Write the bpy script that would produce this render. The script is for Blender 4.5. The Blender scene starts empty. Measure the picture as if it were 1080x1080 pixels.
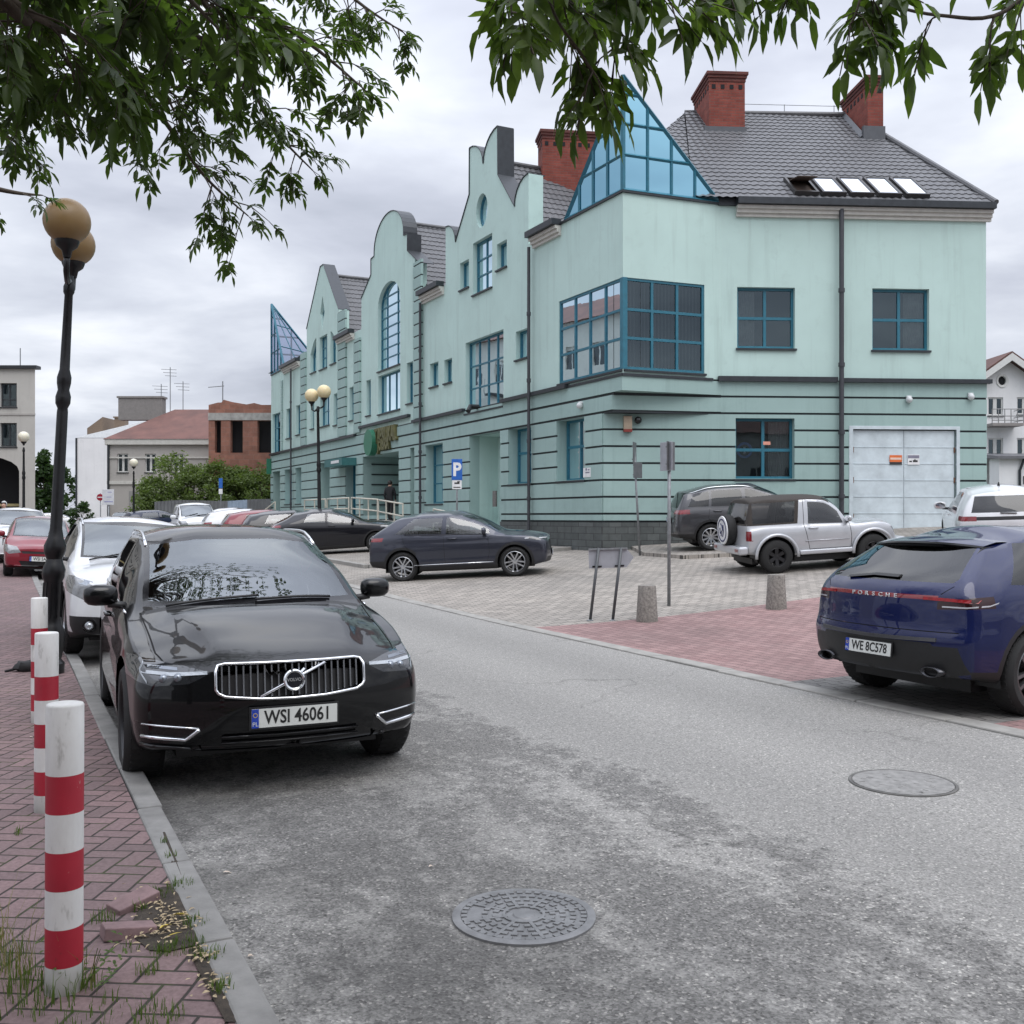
import bpy, bmesh, math, random
from mathutils import Vector, Matrix
R = math.radians
scene = bpy.context.scene
COL = scene.collection
random.seed(11)
F = 1080.0; CX = 540.0; HY = 545.0; CAMZ = 1.70
TH = R(26.5)
DX, DY = -math.sin(TH), math.cos(TH)      # along the street, away
NX, NY = math.cos(TH), math.sin(TH)       # across the street, to the right

def ST(s, t): return (s*NX + t*DX, s*NY + t*DY)
def toST(x, y): return (x*NX + y*NY, x*DX + y*DY)
def sp_(z, w=.07): return z if z/w > 40 else (0.0 if z/w < -40 else w*math.log(1+math.exp(z/w)))
def gst(s, t):
    a = sp_(.0693*min(s, 26.0)+.027*min(max(t, -20), 22.0)-1.0)
    b = sp_(.02*(min(t, 48.0)-21.0))
    return math.sqrt(a*a+b*b) if s < 12 else max(a, math.sqrt(a*a+b*b*max(0, 1-(s-12)/4)))
def gz(x, y):
    s, t = toST(x, y); return gst(s, t)

# ---------------------------------------------------------------- objects
def tag(o, label=None, cat=None, group=None, kind=None):
    if label: o['label'] = label
    if cat: o['category'] = cat
    if group: o['group'] = group
    if kind: o['kind'] = kind
    return o
def empty(name, loc=(0,0,0), rz=0, label=None, cat=None, group=None):
    o = bpy.data.objects.new(name, None); COL.objects.link(o)
    o.empty_display_size = .2
    o.location = loc; o.rotation_euler = (0, 0, rz)
    return tag(o, label, cat, group)
def copy_tree(o, parent=None):
    c = o.copy(); COL.objects.link(c)
    if parent: c.parent = parent
    for ch in list(o.children): copy_tree(ch, c)
    return c

class MB:
    def __init__(s): s.v = []; s.f = []; s.m = []; s.uv = {}
    def add(s, vs, fs, m=0):
        n = len(s.v); s.v.extend([tuple(p) for p in vs])
        for f in fs: s.f.append(tuple(i+n for i in f)); s.m.append(m)
        return s
    def box(s, c, d, rz=0, m=0, M=None):
        hx, hy, hz = d[0]/2, d[1]/2, d[2]/2
        vs = [Vector((x, y, z)) for x in (-hx, hx) for y in (-hy, hy) for z in (-hz, hz)]
        if M is None: M = Matrix.Translation(c) @ Matrix.Rotation(rz, 4, 'Z')
        vs = [M @ p for p in vs]
        return s.add(vs, [(0,1,3,2),(4,6,7,5),(0,4,5,1),(2,3,7,6),(0,2,6,4),(1,5,7,3)], m)
    def hexa(s, p, m=0):  # p: 8 points bottom loop 0-3, top loop 4-7
        return s.add(p, [(3,2,1,0),(4,5,6,7),(0,1,5,4),(1,2,6,5),(2,3,7,6),(3,0,4,7)], m)
    def poly(s, pts, m=0): return s.add(pts, [tuple(range(len(pts)))], m)
    def tube(s, path, r, n=8, m=0, cap=True):
        path = [Vector(p) for p in path]
        rs = r if isinstance(r, (list, tuple)) else [r]*len(path)
        vs = []; fs = []
        up = Vector((0, 0, 1)); prev = None
        for i, p in enumerate(path):
            d = (path[min(i+1, len(path)-1)] - path[max(i-1, 0)])
            if d.length < 1e-9: d = Vector((0,0,1))
            d.normalize()
            if prev is None:
                a = d.cross(up if abs(d.z) < .95 else Vector((1, 0, 0))).normalized()
            else:
                a = (prev - d*prev.dot(d))
                if a.length < 1e-6: a = d.cross(Vector((1, 0, 0)))
                a.normalize()
            prev = a; b = d.cross(a)
            for k in range(n):
                t = 2*math.pi*k/n
                vs.append(p + (a*math.cos(t) + b*math.sin(t))*rs[i])
        for i in range(len(path)-1):
            for k in range(n):
                fs.append((i*n+k, i*n+(k+1) % n, (i+1)*n+(k+1) % n, (i+1)*n+k))
        if cap:
            fs.append(tuple(range(n))[::-1]); fs.append(tuple((len(path)-1)*n+k for k in range(n)))
        return s.add(vs, fs, m)
    def lathe(s, prof, n=24, M=None, m=0, cap=True):  # prof: (r, z)
        M = M or Matrix.Identity(4); vs = []; fs = []
        for r, z in prof:
            for k in range(n):
                t = 2*math.pi*k/n
                vs.append(M @ Vector((r*math.cos(t), r*math.sin(t), z)))
        for i in range(len(prof)-1):
            for k in range(n):
                fs.append((i*n+k, i*n+(k+1) % n, (i+1)*n+(k+1) % n, (i+1)*n+k))
        if cap:
            fs.append(tuple(range(n))[::-1]); fs.append(tuple((len(prof)-1)*n+k for k in range(n)))
        return s.add(vs, fs, m)
    def sphere(s, c, r, n=20, m=0, sq=(1,1,1)):
        prof = []
        k = n//2
        vs = []; fs = []
        for i in range(k+1):
            a = math.pi*i/k
            for j in range(n):
                t = 2*math.pi*j/n
                vs.append((c[0]+r*sq[0]*math.sin(a)*math.cos(t), c[1]+r*sq[1]*math.sin(a)*math.sin(t), c[2]-r*sq[2]*math.cos(a)))
        for i in range(k):
            for j in range(n):
                fs.append((i*n+j, i*n+(j+1) % n, (i+1)*n+(j+1) % n, (i+1)*n+j))
        return s.add(vs, fs, m)
    def build(s, name, mats, parent=None, smooth=False, sharp=None, uvf=None, merge=False):
        me = bpy.data.meshes.new(name)
        me.from_pydata(s.v, [], s.f)
        if not isinstance(mats, (list, tuple)): mats = [mats]
        for mt in mats: me.materials.append(mt)
        me.polygons.foreach_set('material_index', s.m)
        if merge:
            bm = bmesh.new(); bm.from_mesh(me)
            bmesh.ops.remove_doubles(bm, verts=bm.verts, dist=1e-5)
            bmesh.ops.recalc_face_normals(bm, faces=bm.faces)
            bm.to_mesh(me); bm.free()
        if uvf:
            uv = me.uv_layers.new(name='UVMap')
            for l in me.loops:
                uv.data[l.index].uv = uvf(me.vertices[l.vertex_index].co)
        if smooth:
            me.polygons.foreach_set('use_smooth', [True]*len(me.polygons))
            if sharp is not None: me.set_sharp_from_angle(angle=R(sharp))
        me.update()
        o = bpy.data.objects.new(name, me); COL.objects.link(o)
        if parent: o.parent = parent
        return o
def bevel(o, w=.01, n=2):
    m = o.modifiers.new('bevel', 'BEVEL'); m.width = w; m.segments = n; m.limit_method = 'ANGLE'; m.angle_limit = R(40)
    return o

def text_obj(name, body, size, mat, parent, M, extrude=.002, sx=1.0, align='CENTER', bold=0.0):
    cu = bpy.data.curves.new(name, 'FONT'); cu.body = body; cu.size = size; cu.extrude = extrude
    cu.align_x = align; cu.align_y = 'CENTER'; cu.offset = bold
    cu.resolution_u = 3
    t = bpy.data.objects.new(name, cu); COL.objects.link(t)
    dg = bpy.context.evaluated_depsgraph_get(); dg.update()
    me = bpy.data.meshes.new_from_object(t.evaluated_get(dg))
    bpy.data.objects.remove(t); bpy.data.curves.remove(cu)
    me.transform(M @ Matrix.Diagonal((sx, 1, 1, 1)))
    me.materials.clear(); me.materials.append(mat)
    o = bpy.data.objects.new(name, me); COL.objects.link(o)
    if parent: o.parent = parent
    return o

# ---------------------------------------------------------------- materials
def nmat(name):
    m = bpy.data.materials.new(name); m.use_nodes = True
    nt = m.node_tree; nt.nodes.clear()
    out = nt.nodes.new('ShaderNodeOutputMaterial')
    return m, nt, out
def nd(nt, typ, **kw):
    n = nt.nodes.new(typ)
    for k, v in kw.items():
        if k.startswith('i_'):
            key = k[2:]
            key = int(key) if key.isdigit() else key.replace('_', ' ')
            n.inputs[key].default_value = v
        else: setattr(n, k, v)
    return n
def c4(c): return (c[0], c[1], c[2], 1)
def ramp(nt, fac, stops):
    r = nt.nodes.new('ShaderNodeValToRGB')
    el = r.color_ramp.elements
    while len(el) < len(stops): el.new(.5)
    for e, (p, c) in zip(el, stops):
        e.position = p; e.color = c4(c) if len(c) == 3 else c
    nt.links.new(fac, r.inputs[0]); return r.outputs[0]
def mixc(nt, f, a, b, mode='MIX'):
    m = nt.nodes.new('ShaderNodeMix'); m.data_type = 'RGBA'; m.blend_type = mode
    for sock, v in ((m.inputs[0], f), (m.inputs[6], a), (m.inputs[7], b)):
        if isinstance(v, bpy.types.NodeSocket): nt.links.new(v, sock)
        elif isinstance(v, (int, float)): sock.default_value = v
        else: sock.default_value = c4(v)
    return m.outputs[2]
def mth(nt, op, a, b=None):
    m = nt.nodes.new('ShaderNodeMath'); m.operation = op
    for i, v in enumerate((a, b)):
        if v is None: continue
        if isinstance(v, bpy.types.NodeSocket): nt.links.new(v, m.inputs[i])
        else: m.inputs[i].default_value = v
    return m.outputs[0]
def coords(nt, kind='Object'):
    return nt.nodes.new('ShaderNodeTexCoord').outputs[kind]
def mapping(nt, vec, scale=(1,1,1), rot=(0,0,0), loc=(0,0,0)):
    m = nt.nodes.new('ShaderNodeMapping')
    m.inputs['Scale'].default_value = scale; m.inputs['Rotation'].default_value = rot; m.inputs['Location'].default_value = loc
    nt.links.new(vec, m.inputs[0]); return m.outputs[0]
def noise(nt, vec, scale, detail=4, rough=.55, dist=0):
    n = nt.nodes.new('ShaderNodeTexNoise')
    n.inputs['Scale'].default_value = scale; n.inputs['Detail'].default_value = detail
    n.inputs['Roughness'].default_value = rough; n.inputs['Distortion'].default_value = dist
    if vec is not None: nt.links.new(vec, n.inputs['Vector'])
    return n.outputs[0]
def bsdf(nt, out, col, rough=.6, metal=0, coat=0, spec=.5, bump=None, bdist=.01, bstr=.5, ior=None):
    b = nt.nodes.new('ShaderNodeBsdfPrincipled')
    for key, v in (('Base Color', col), ('Roughness', rough), ('Metallic', metal), ('Coat Weight', coat), ('Specular IOR Level', spec)):
        if isinstance(v, bpy.types.NodeSocket): nt.links.new(v, b.inputs[key])
        elif key == 'Base Color': b.inputs[key].default_value = c4(v)
        else: b.inputs[key].default_value = v
    if ior: b.inputs['IOR'].default_value = ior
    b.inputs['Coat Roughness'].default_value = .03
    if bump is not None:
        bn = nt.nodes.new('ShaderNodeBump'); bn.inputs['Distance'].default_value = bdist; bn.inputs['Strength'].default_value = bstr
        nt.links.new(bump, bn.inputs['Height']); nt.links.new(bn.outputs[0], b.inputs['Normal'])
    nt.links.new(b.outputs[0], out.inputs[0]); return b
def simple(name, col, rough=.6, metal=0, coat=0, var=.12, scale=6, bumps=0, spec=.5):
    m, nt, out = nmat(name)
    v = coords(nt)
    n = noise(nt, v, scale, 5, .6)
    lo = tuple(c*(1-var) for c in col); hi = tuple(min(1, c*(1+var)) for c in col)
    cc = ramp(nt, n, [(.3, lo), (.7, hi)])
    rr = mth(nt, 'ADD', mth(nt, 'MULTIPLY', n, .15), rough-.075)
    bp = noise(nt, v, scale*12, 3) if bumps else None
    bsdf(nt, out, cc, rr, metal, coat, spec, bp, .004, bumps)
    return m
MATS = {}
def M_(name, *a, **k):
    if name not in MATS: MATS[name] = simple(name, *a, **k)
    return MATS[name]

def glass_mat(name, tint=(.45,.5,.5), ior=1.7, rough=.01, gcol=(1,1,1), wob=0):
    m, nt, out = nmat(name)
    tr = nd(nt, 'ShaderNodeBsdfTransparent'); tr.inputs[0].default_value = c4(tint)
    gl = nd(nt, 'ShaderNodeBsdfGlossy'); gl.inputs['Roughness'].default_value = rough; gl.inputs[0].default_value = c4(gcol)
    fr = nd(nt, 'ShaderNodeFresnel'); fr.inputs['IOR'].default_value = ior
    if wob:
        bn = nd(nt, 'ShaderNodeBump'); bn.inputs['Distance'].default_value = wob; bn.inputs['Strength'].default_value = .3
        nt.links.new(noise(nt, coords(nt), 1.3, 2), bn.inputs['Height'])
        nt.links.new(bn.outputs[0], gl.inputs['Normal']); 
    mx = nd(nt, 'ShaderNodeMixShader')
    nt.links.new(fr.outputs[0], mx.inputs[0]); nt.links.new(tr.outputs[0], mx.inputs[1]); nt.links.new(gl.outputs[0], mx.inputs[2])
    nt.links.new(mx.outputs[0], out.inputs[0]); return m
def paint(name, col, flake=.0, rough=.25, metal=.0, coat=1.0):
    m, nt, out = nmat(name)
    n = noise(nt, coords(nt), 3, 4)
    lo = tuple(c*.93 for c in col); hi = tuple(min(1, c*1.05) for c in col)
    cc = ramp(nt, n, [(.3, lo), (.7, hi)])
    b = bsdf(nt, out, cc, rough, metal, coat, spec=.12)
    b.inputs['Coat Roughness'].default_value = .02; b.inputs['Coat IOR'].default_value = 1.45
    return m
BLACK = M_('black_plastic', (.012,.012,.013), .5, var=.2)
BLACKG = M_('black_gloss', (.006,.006,.007), .12, var=.2)
RUBBER = M_('tyre_rubber', (.014,.014,.014), .8, var=.25, scale=20, bumps=.3)
CHROME = M_('chrome', (.75,.76,.78), .12, 1.0, var=.05)
ALLOY = M_('alloy', (.55,.56,.58), .28, .9, var=.06)
DALLOY = M_('dark_alloy', (.02,.02,.022), .35, .3, var=.1)
GAP = M_('panel_gap', (.004,.004,.004), .8)
CGLASS = glass_mat('car_glass', (.50,.55,.55), 2.0)
WSGLASS = glass_mat('windscreen_glass', (.45,.50,.50), 2.5, .01, (.92,.97,1.0))
DGLASS = glass_mat('privacy_glass', (.10,.105,.11), 1.62)
LAMPG = M_('lamp_reflector', (.5,.52,.54), .15, .6, var=.3, scale=25)
REDL = M_('red_lens', (.17,.006,.010), .12, coat=1, var=.3, scale=15)
WLENS = M_('clear_lens', (.75,.77,.8), .15, coat=1, var=.1)
SEAT = M_('seat_fabric', (.035,.035,.037), .8, var=.3)
STEEL = M_('galvanised_steel', (.23,.24,.25), .5, .4, var=.2, scale=14, bumps=.1)
# ================================================================ ground
def sheet(name, s0, s1, t0, t1, off, mat, ds=1.0, dt=1.0, edges=None, label=None, poly=None):
    ns = max(1, int(round((s1-s0)/ds))); ntt = max(1, int(round((t1-t0)/dt)))
    mb = MB(); vs = []; fs = []
    for j in range(ntt+1):
        for i in range(ns+1):
            s = s0+(s1-s0)*i/ns; t = t0+(t1-t0)*j/ntt
            x, y = ST(s, t); vs.append((x, y, gst(s, t)+off))
    for j in range(ntt):
        for i in range(ns):
            a = j*(ns+1)+i; fs.append((a, a+1, a+ns+2, a+ns+1))
    mb.add(vs, fs)
    o = mb.build(name, mat, uvf=lambda c: toST(c.x, c.y), smooth=True)
    tag(o, kind='structure'); return o
def strip(name, s0, s1, t0, t1, z0, z1, mat, seg=1.0, gap=.006, jag=0):
    mb = MB(); t = t0
    while t < t1-1e-6:
        e = min(t+seg, t1)
        ja = random.uniform(-jag, jag); jz = random.uniform(-jag, jag)*.3
        p = []
        for z in (z0, z1):
            for s, tt in ((s0+ja, t+gap), (s1+ja, t+gap), (s1+ja, e-gap), (s0+ja, e-gap)):
                x, y = ST(s, tt); p.append((x, y, gst(s, tt)+z+(jz if z == z1 else 0)))
        mb.hexa(p); t = e
    o = mb.build(name, mat, uvf=lambda c: toST(c.x, c.y)); bevel(o, .012, 2)
    return tag(o, kind='structure')

def asphalt_mat():
    m, nt, out = nmat('asphalt')
    uv = coords(nt, 'UV')
    sep = nd(nt, 'ShaderNodeSeparateXYZ'); nt.links.new(uv, sep.inputs[0])
    fine = noise(nt, uv, 60, 3, .7)
    grit = nd(nt, 'ShaderNodeTexVoronoi', i_Scale=95.0); nt.links.new(uv, grit.inputs['Vector'])
    str_ = mapping(nt, uv, (1.0, .45, 1))
    crust = noise(nt, str_, 1.5, 14, .76, .15); crust2 = noise(nt, uv, 7.0, 10, .8); big = noise(nt, str_, .35, 4, .5)
    # dusty worn crust against bare aggregate, more crust in the right hand lane
    edge = mth(nt, 'ADD', sep.outputs[0], mth(nt, 'MULTIPLY', mth(nt, 'SUBTRACT', noise(nt, uv, 1.6, 8, .75), .5), 1.1))
    lane = nd(nt, 'ShaderNodeMapRange', i_1=3.55, i_2=3.95); nt.links.new(edge, lane.inputs[0])
    fade = nd(nt, 'ShaderNodeMapRange', i_1=8.0, i_2=12.0); nt.links.new(sep.outputs[1], fade.inputs[0])
    lane2 = mth(nt, 'MAXIMUM', lane.outputs[0], mth(nt, 'MULTIPLY', fade.outputs[0], .8))
    cr = mth(nt, 'ADD', mth(nt, 'ADD', mth(nt, 'MULTIPLY', crust, .45), mth(nt, 'MULTIPLY', crust2, .42)), mth(nt, 'MULTIPLY', big, .15))
    cr = mth(nt, 'ADD', cr, mth(nt, 'MULTIPLY', lane2, .12))
    crm = nd(nt, 'ShaderNodeMapRange', i_1=.495, i_2=.555); nt.links.new(cr, crm.inputs[0])
    band = mth(nt, 'SINE', mth(nt, 'MULTIPLY', sep.outputs[0], 3.4))
    base = mixc(nt, crm.outputs[0], (.158,.153,.145), (.270,.262,.246))
    base = mixc(nt, mth(nt, 'MULTIPLY', mth(nt, 'ADD', band, 1.0), .10), base, (.10,.098,.095))
    g1 = ramp(nt, grit.outputs['Color'], [(.0, (.40,.40,.40)), (.45, (.92,.92,.92)), (.8, (1.25,1.25,1.25)), (1, (2.7,2.65,2.55))])
    col = mixc(nt, mth(nt, 'SUBTRACT', 1.0, mth(nt, 'MULTIPLY', crm.outputs[0], .35)), base, g1, 'MULTIPLY')
    f1 = ramp(nt, fine, [(.3, (.72,.72,.72)), (.7, (1.25,1.25,1.25))])
    col = mixc(nt, .8, col, f1, 'MULTIPLY')
    # dark pits
    pits = ramp(nt, noise(nt, uv, 28, 5, .8), [(.34, (.35,.35,.35)), (.44, (1,1,1))])
    col = mixc(nt, .8, col, pits, 'MULTIPLY')
    # hair cracks
    wv = nd(nt, 'ShaderNodeTexNoise', i_Scale=1.2, i_Detail=6.0); nt.links.new(uv, wv.inputs['Vector'])
    wa = nd(nt, 'ShaderNodeVectorMath', operation='MULTIPLY_ADD'); nt.links.new(wv.outputs['Color'], wa.inputs[0]); wa.inputs[1].default_value = (1.2, 1.2, 0); nt.links.new(uv, wa.inputs[2])
    vk = nd(nt, 'ShaderNodeTexVoronoi', feature='DISTANCE_TO_EDGE', i_Scale=.42); nt.links.new(wa.outputs[0], vk.inputs['Vector'])
    ck = nd(nt, 'ShaderNodeMapRange', i_1=.007, i_2=.002); nt.links.new(vk.outputs['Distance'], ck.inputs[0])
    col = mixc(nt, mth(nt, 'MULTIPLY', mth(nt, 'MULTIPLY', ck.outputs[0], .35), ramp_f(nt, big, .45, .55)), col, (.05,.048,.045))
    # oil stain by the left kerb
    st = nd(nt, 'ShaderNodeMapRange', i_1=2.6, i_2=1.0); nt.links.new(edge, st.inputs[0])
    stm = mth(nt, 'MULTIPLY', st.outputs[0], ramp_f(nt, noise(nt, uv, .9, 5), .4, .6))
    col = mixc(nt, mth(nt, 'MULTIPLY', stm, .6), col, (.045,.043,.041))
    h = mth(nt, 'ADD', grit.outputs['Distance'], mth(nt, 'MULTIPLY', fine, .8))
    bsdf(nt, out, col, .85, bump=h, bdist=.006, bstr=.6, spec=.3)
    return m
def ramp_f(nt, fac, a, b):
    r = nd(nt, 'ShaderNodeMapRange'); r.inputs[1].default_value = a; r.inputs[2].default_value = b
    nt.links.new(fac, r.inputs[0]); return r.outputs[0]
def paver_mat(name, c1, c2, mortar, w, h, gap=.010, offset=.5, rot=0, dirt=.4, freq=2, squash=1, zig=0, green=0):
    m, nt, out = nmat(name)
    uv = coords(nt, 'UV')
    mp = mapping(nt, uv, rot=(0, 0, rot))
    if zig:
        sp = nd(nt, 'ShaderNodeSeparateXYZ'); nt.links.new(mp, sp.inputs[0])
        tri = mth(nt, 'PINGPONG', sp.outputs[0], w/2)
        y2 = mth(nt, 'ADD', sp.outputs[1], mth(nt, 'MULTIPLY', tri, zig))
        cb = nd(nt, 'ShaderNodeCombineXYZ'); nt.links.new(sp.outputs[0], cb.inputs[0]); nt.links.new(y2, cb.inputs[1])
        mp = cb.outputs[0]
    br = nd(nt, 'ShaderNodeTexBrick', offset=offset, offset_frequency=freq, squash=squash)
    nt.links.new(mp, br.inputs['Vector'])
    br.inputs['Color1'].default_value = c4(c1); br.inputs['Color2'].default_value = c4(c2); br.inputs['Mortar'].default_value = c4(mortar)
    br.inputs['Scale'].default_value = 1; br.inputs['Mortar Size'].default_value = gap/2; br.inputs['Mortar Smooth'].default_value = .3
    br.inputs['Brick Width'].default_value = w; br.inputs['Row Height'].default_value = h; br.inputs['Bias'].default_value = 0
    n1 = noise(nt, uv, .8, 8, .7); n2 = noise(nt, uv, 45, 4, .7); n3 = noise(nt, uv, .28, 4, .6)
    br_c = mixc(nt, .8, br.outputs['Color'], ramp(nt, n3, [(.35, (.80,.80,.80)), (.65, (1.12,1.10,1.08))]), 'MULTIPLY')
    col = mixc(nt, .9, br_c if True else br.outputs['Color'], ramp(nt, n2, [(.3, (.72,.72,.72)), (.7, (1.25,1.25,1.25))]), 'MULTIPLY')
    col = mixc(nt, mth(nt, 'MULTIPLY', ramp_f(nt, n1, .42, .72), dirt), col, (.075,.07,.064))
    if green:
        gm = mth(nt, 'MULTIPLY', br.outputs['Fac'], ramp_f(nt, noise(nt, uv, 2.3, 4, .7), .48, .6))
        col = mixc(nt, mth(nt, 'MULTIPLY', gm, green), col, (.045,.06,.018))
    h_ = mth(nt, 'ADD', mth(nt, 'MULTIPLY', mth(nt, 'SUBTRACT', 1.0, br.outputs['Fac']), 1.0), mth(nt, 'MULTIPLY', n2, .25))
    bsdf(nt, out, col, .82, bump=h_, bdist=.008, bstr=.8, spec=.3)
    return m
ASPH = asphalt_mat()
CONC = simple('kerb_concrete', (.20,.195,.185), .85, var=.25, scale=5, bumps=.4)
CONC2 = simple('low_kerb_stone', (.27,.26,.24), .85, var=.22, scale=4, bumps=.4)
def herring_mat(name, c1, c2, mortar, w=.10, gap=.06, rot=0, dirt=.35, green=.8):
    m, nt, out = nmat(name)
    uv = coords(nt, 'UV'); mp = mapping(nt, uv, rot=(0, 0, rot), scale=(1, 1, 1))
    wob = nd(nt, 'ShaderNodeTexNoise', i_Scale=1.6); nt.links.new(mp, wob.inputs['Vector'])
    vm = nd(nt, 'ShaderNodeVectorMath', operation='MULTIPLY_ADD'); nt.links.new(wob.outputs['Color'], vm.inputs[0]); vm.inputs[1].default_value = (.035, .035, 0); nt.links.new(mp, vm.inputs[2])
    sc = nd(nt, 'ShaderNodeVectorMath', operation='SCALE'); nt.links.new(vm.outputs[0], sc.inputs[0]); sc.inputs['Scale'].default_value = 1/w
    sp = nd(nt, 'ShaderNodeSeparateXYZ'); nt.links.new(sc.outputs[0], sp.inputs[0])
    x, y = sp.outputs[0], sp.outputs[1]
    i, j = mth(nt, 'FLOOR', x), mth(nt, 'FLOOR', y); fx, fy = mth(nt, 'SUBTRACT', x, i), mth(nt, 'SUBTRACT', y, j)
    k = mth(nt, 'FLOORED_MODULO', mth(nt, 'SUBTRACT', i, j), 4.0)
    def eq(v): return mth(nt, 'COMPARE', k, float(v))
    ks = [eq(v) for v in range(4)]
    for q in ks: q.node.inputs[2].default_value = .5
    l, r, b, t = fx, mth(nt, 'SUBTRACT', 1.0, fx), fy, mth(nt, 'SUBTRACT', 1.0, fy)
    def orr(d, kk): return mth(nt, 'ADD', d, mth(nt, 'MULTIPLY', ks[kk], 9.0))
    d = mth(nt, 'MINIMUM', mth(nt, 'MINIMUM', orr(l, 1), orr(r, 0)), mth(nt, 'MINIMUM', orr(b, 2), orr(t, 3)))
    fac = nd(nt, 'ShaderNodeMapRange', interpolation_type='SMOOTHSTEP', i_1=gap*.45, i_2=gap*1.15); nt.links.new(d, fac.inputs[0]); fac = fac.outputs[0]
    cid = nd(nt, 'ShaderNodeCombineXYZ'); nt.links.new(mth(nt, 'SUBTRACT', i, ks[1]), cid.inputs[0]); nt.links.new(mth(nt, 'SUBTRACT', j, ks[2]), cid.inputs[1])
    wn = nd(nt, 'ShaderNodeTexWhiteNoise'); nt.links.new(cid.outputs[0], wn.inputs['Vector'])
    n1 = noise(nt, uv, 1.1, 6, .65); n2 = noise(nt, uv, 45, 4, .7)
    col = mixc(nt, wn.outputs['Value'], c1, c2)
    col = mixc(nt, .9, col, ramp(nt, n2, [(.3, (.72,.72,.72)), (.7, (1.25,1.25,1.25))]), 'MULTIPLY')
    col = mixc(nt, mth(nt, 'MULTIPLY', ramp_f(nt, n1, .42, .72), dirt), col, (.075,.07,.064))
    mcol = mixc(nt, mth(nt, 'MULTIPLY', ramp_f(nt, noise(nt, uv, 2.3, 4, .7), .5, .6), green), mortar, (.045,.06,.018))
    col = mixc(nt, fac, mcol, col)
    bsdf(nt, out, col, .82, bump=mth(nt, 'ADD', fac, mth(nt, 'MULTIPLY', n2, .25)), bdist=.008, bstr=.8, spec=.3)
    return m
PAVE_L = herring_mat('red_brick_paving', (.225,.150,.148), (.160,.112,.112), (.036,.031,.027), .105, .065, R(31))
PAVE_R = paver_mat('red_block_paving', (.33,.215,.205), (.25,.155,.15), (.075,.055,.05), .22, .145, .011, .5, R(90), .3, zig=.0)
PAVE_G = paver_mat('grey_block_paving', (.36,.33,.295), (.26,.24,.215), (.075,.07,.064), .24, .16, .016, .5, R(4), .25)
PAVE_Z = paver_mat('grey_zigzag_paving', (.20,.195,.185), (.16,.155,.15), (.045,.043,.04), .24, .145, .014, .5, R(90), .35, zig=.35)
GROUND = simple('earth', (.10,.095,.08), .9, var=.3, scale=.6, bumps=.3)

def big_ground():
    mb = MB(); vs = []; fs = []
    ss = [-400,-200,-100,-50,-30,-20,-12,-6,0,2,4,6,8,10,12,14,16,18,20,22,24,26,28,32,40,60,100,200,400]
    ts = [-200,-100,-60,-40,-20,-10,0,5,10,14,18,20,22,24,28,34,40,50,60,80,120,200,400,700]
    for t in ts:
        for s in ss:
            x, y = ST(s, t); vs.append((x, y, gst(s, t)-.07))
    n = len(ss)
    for j in range(len(ts)-1):
        for i in range(n-1):
            a = j*n+i; fs.append((a, a+1, a+n+1, a+n))
    mb.add(vs, fs); tag(mb.build('ground', GROUND, smooth=True), kind='structure')
big_ground()
sheet('road', .75, 7.0, -25, 110, 0.0, ASPH, .5, .5)
KL = .83            # left kerb
sheet('brick_pavement', -7.5, .67, -14, 110, .075, PAVE_L, .8, 1)
strip('pavement_kerb', .67, .80, -12, 60, -.06, .085, CONC, 1.0, jag=.008)
strip('flush_kerb', 7.0, 7.22, -12, 45, -.06, .018, CONC2, 1.0, jag=.012)
sheet('grey_paving', 7.2, 32, 13.8, 27.2, .004, PAVE_G, .8, .8)
sheet('red_paving', 7.2, 32, 8.15, 13.8, .004, PAVE_R, .8, .8)
sheet('grey_bay_paving', 7.2, 32, 5.75, 8.15, .004, PAVE_Z, .8, .8)
sheet('red_bay_paving', 7.2, 32, 3.4, 5.75, .004, PAVE_R, .8, .8)
sheet('grey_bay_paving', 7.2, 32, -20, 3.4, .004, PAVE_Z, .8, .8)
sheet('grey_paving', 7.2, 9.0, 27.2, 110, .004, PAVE_G, .8, 1)
# raised parking strip along the far part of the building, and its kerb
sheet('raised_paving', 9.15, 15.6, 27.35, 110, .10, PAVE_G, .8, 1)
strip('raised_kerb', 9.0, 9.15, 27.3, 80, -.05, .11, CONC2, 1.0, jag=.004)
strip('raised_kerb', 9.15, 15.6, 27.2, 27.35, -.05, .11, CONC2, .15)

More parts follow.
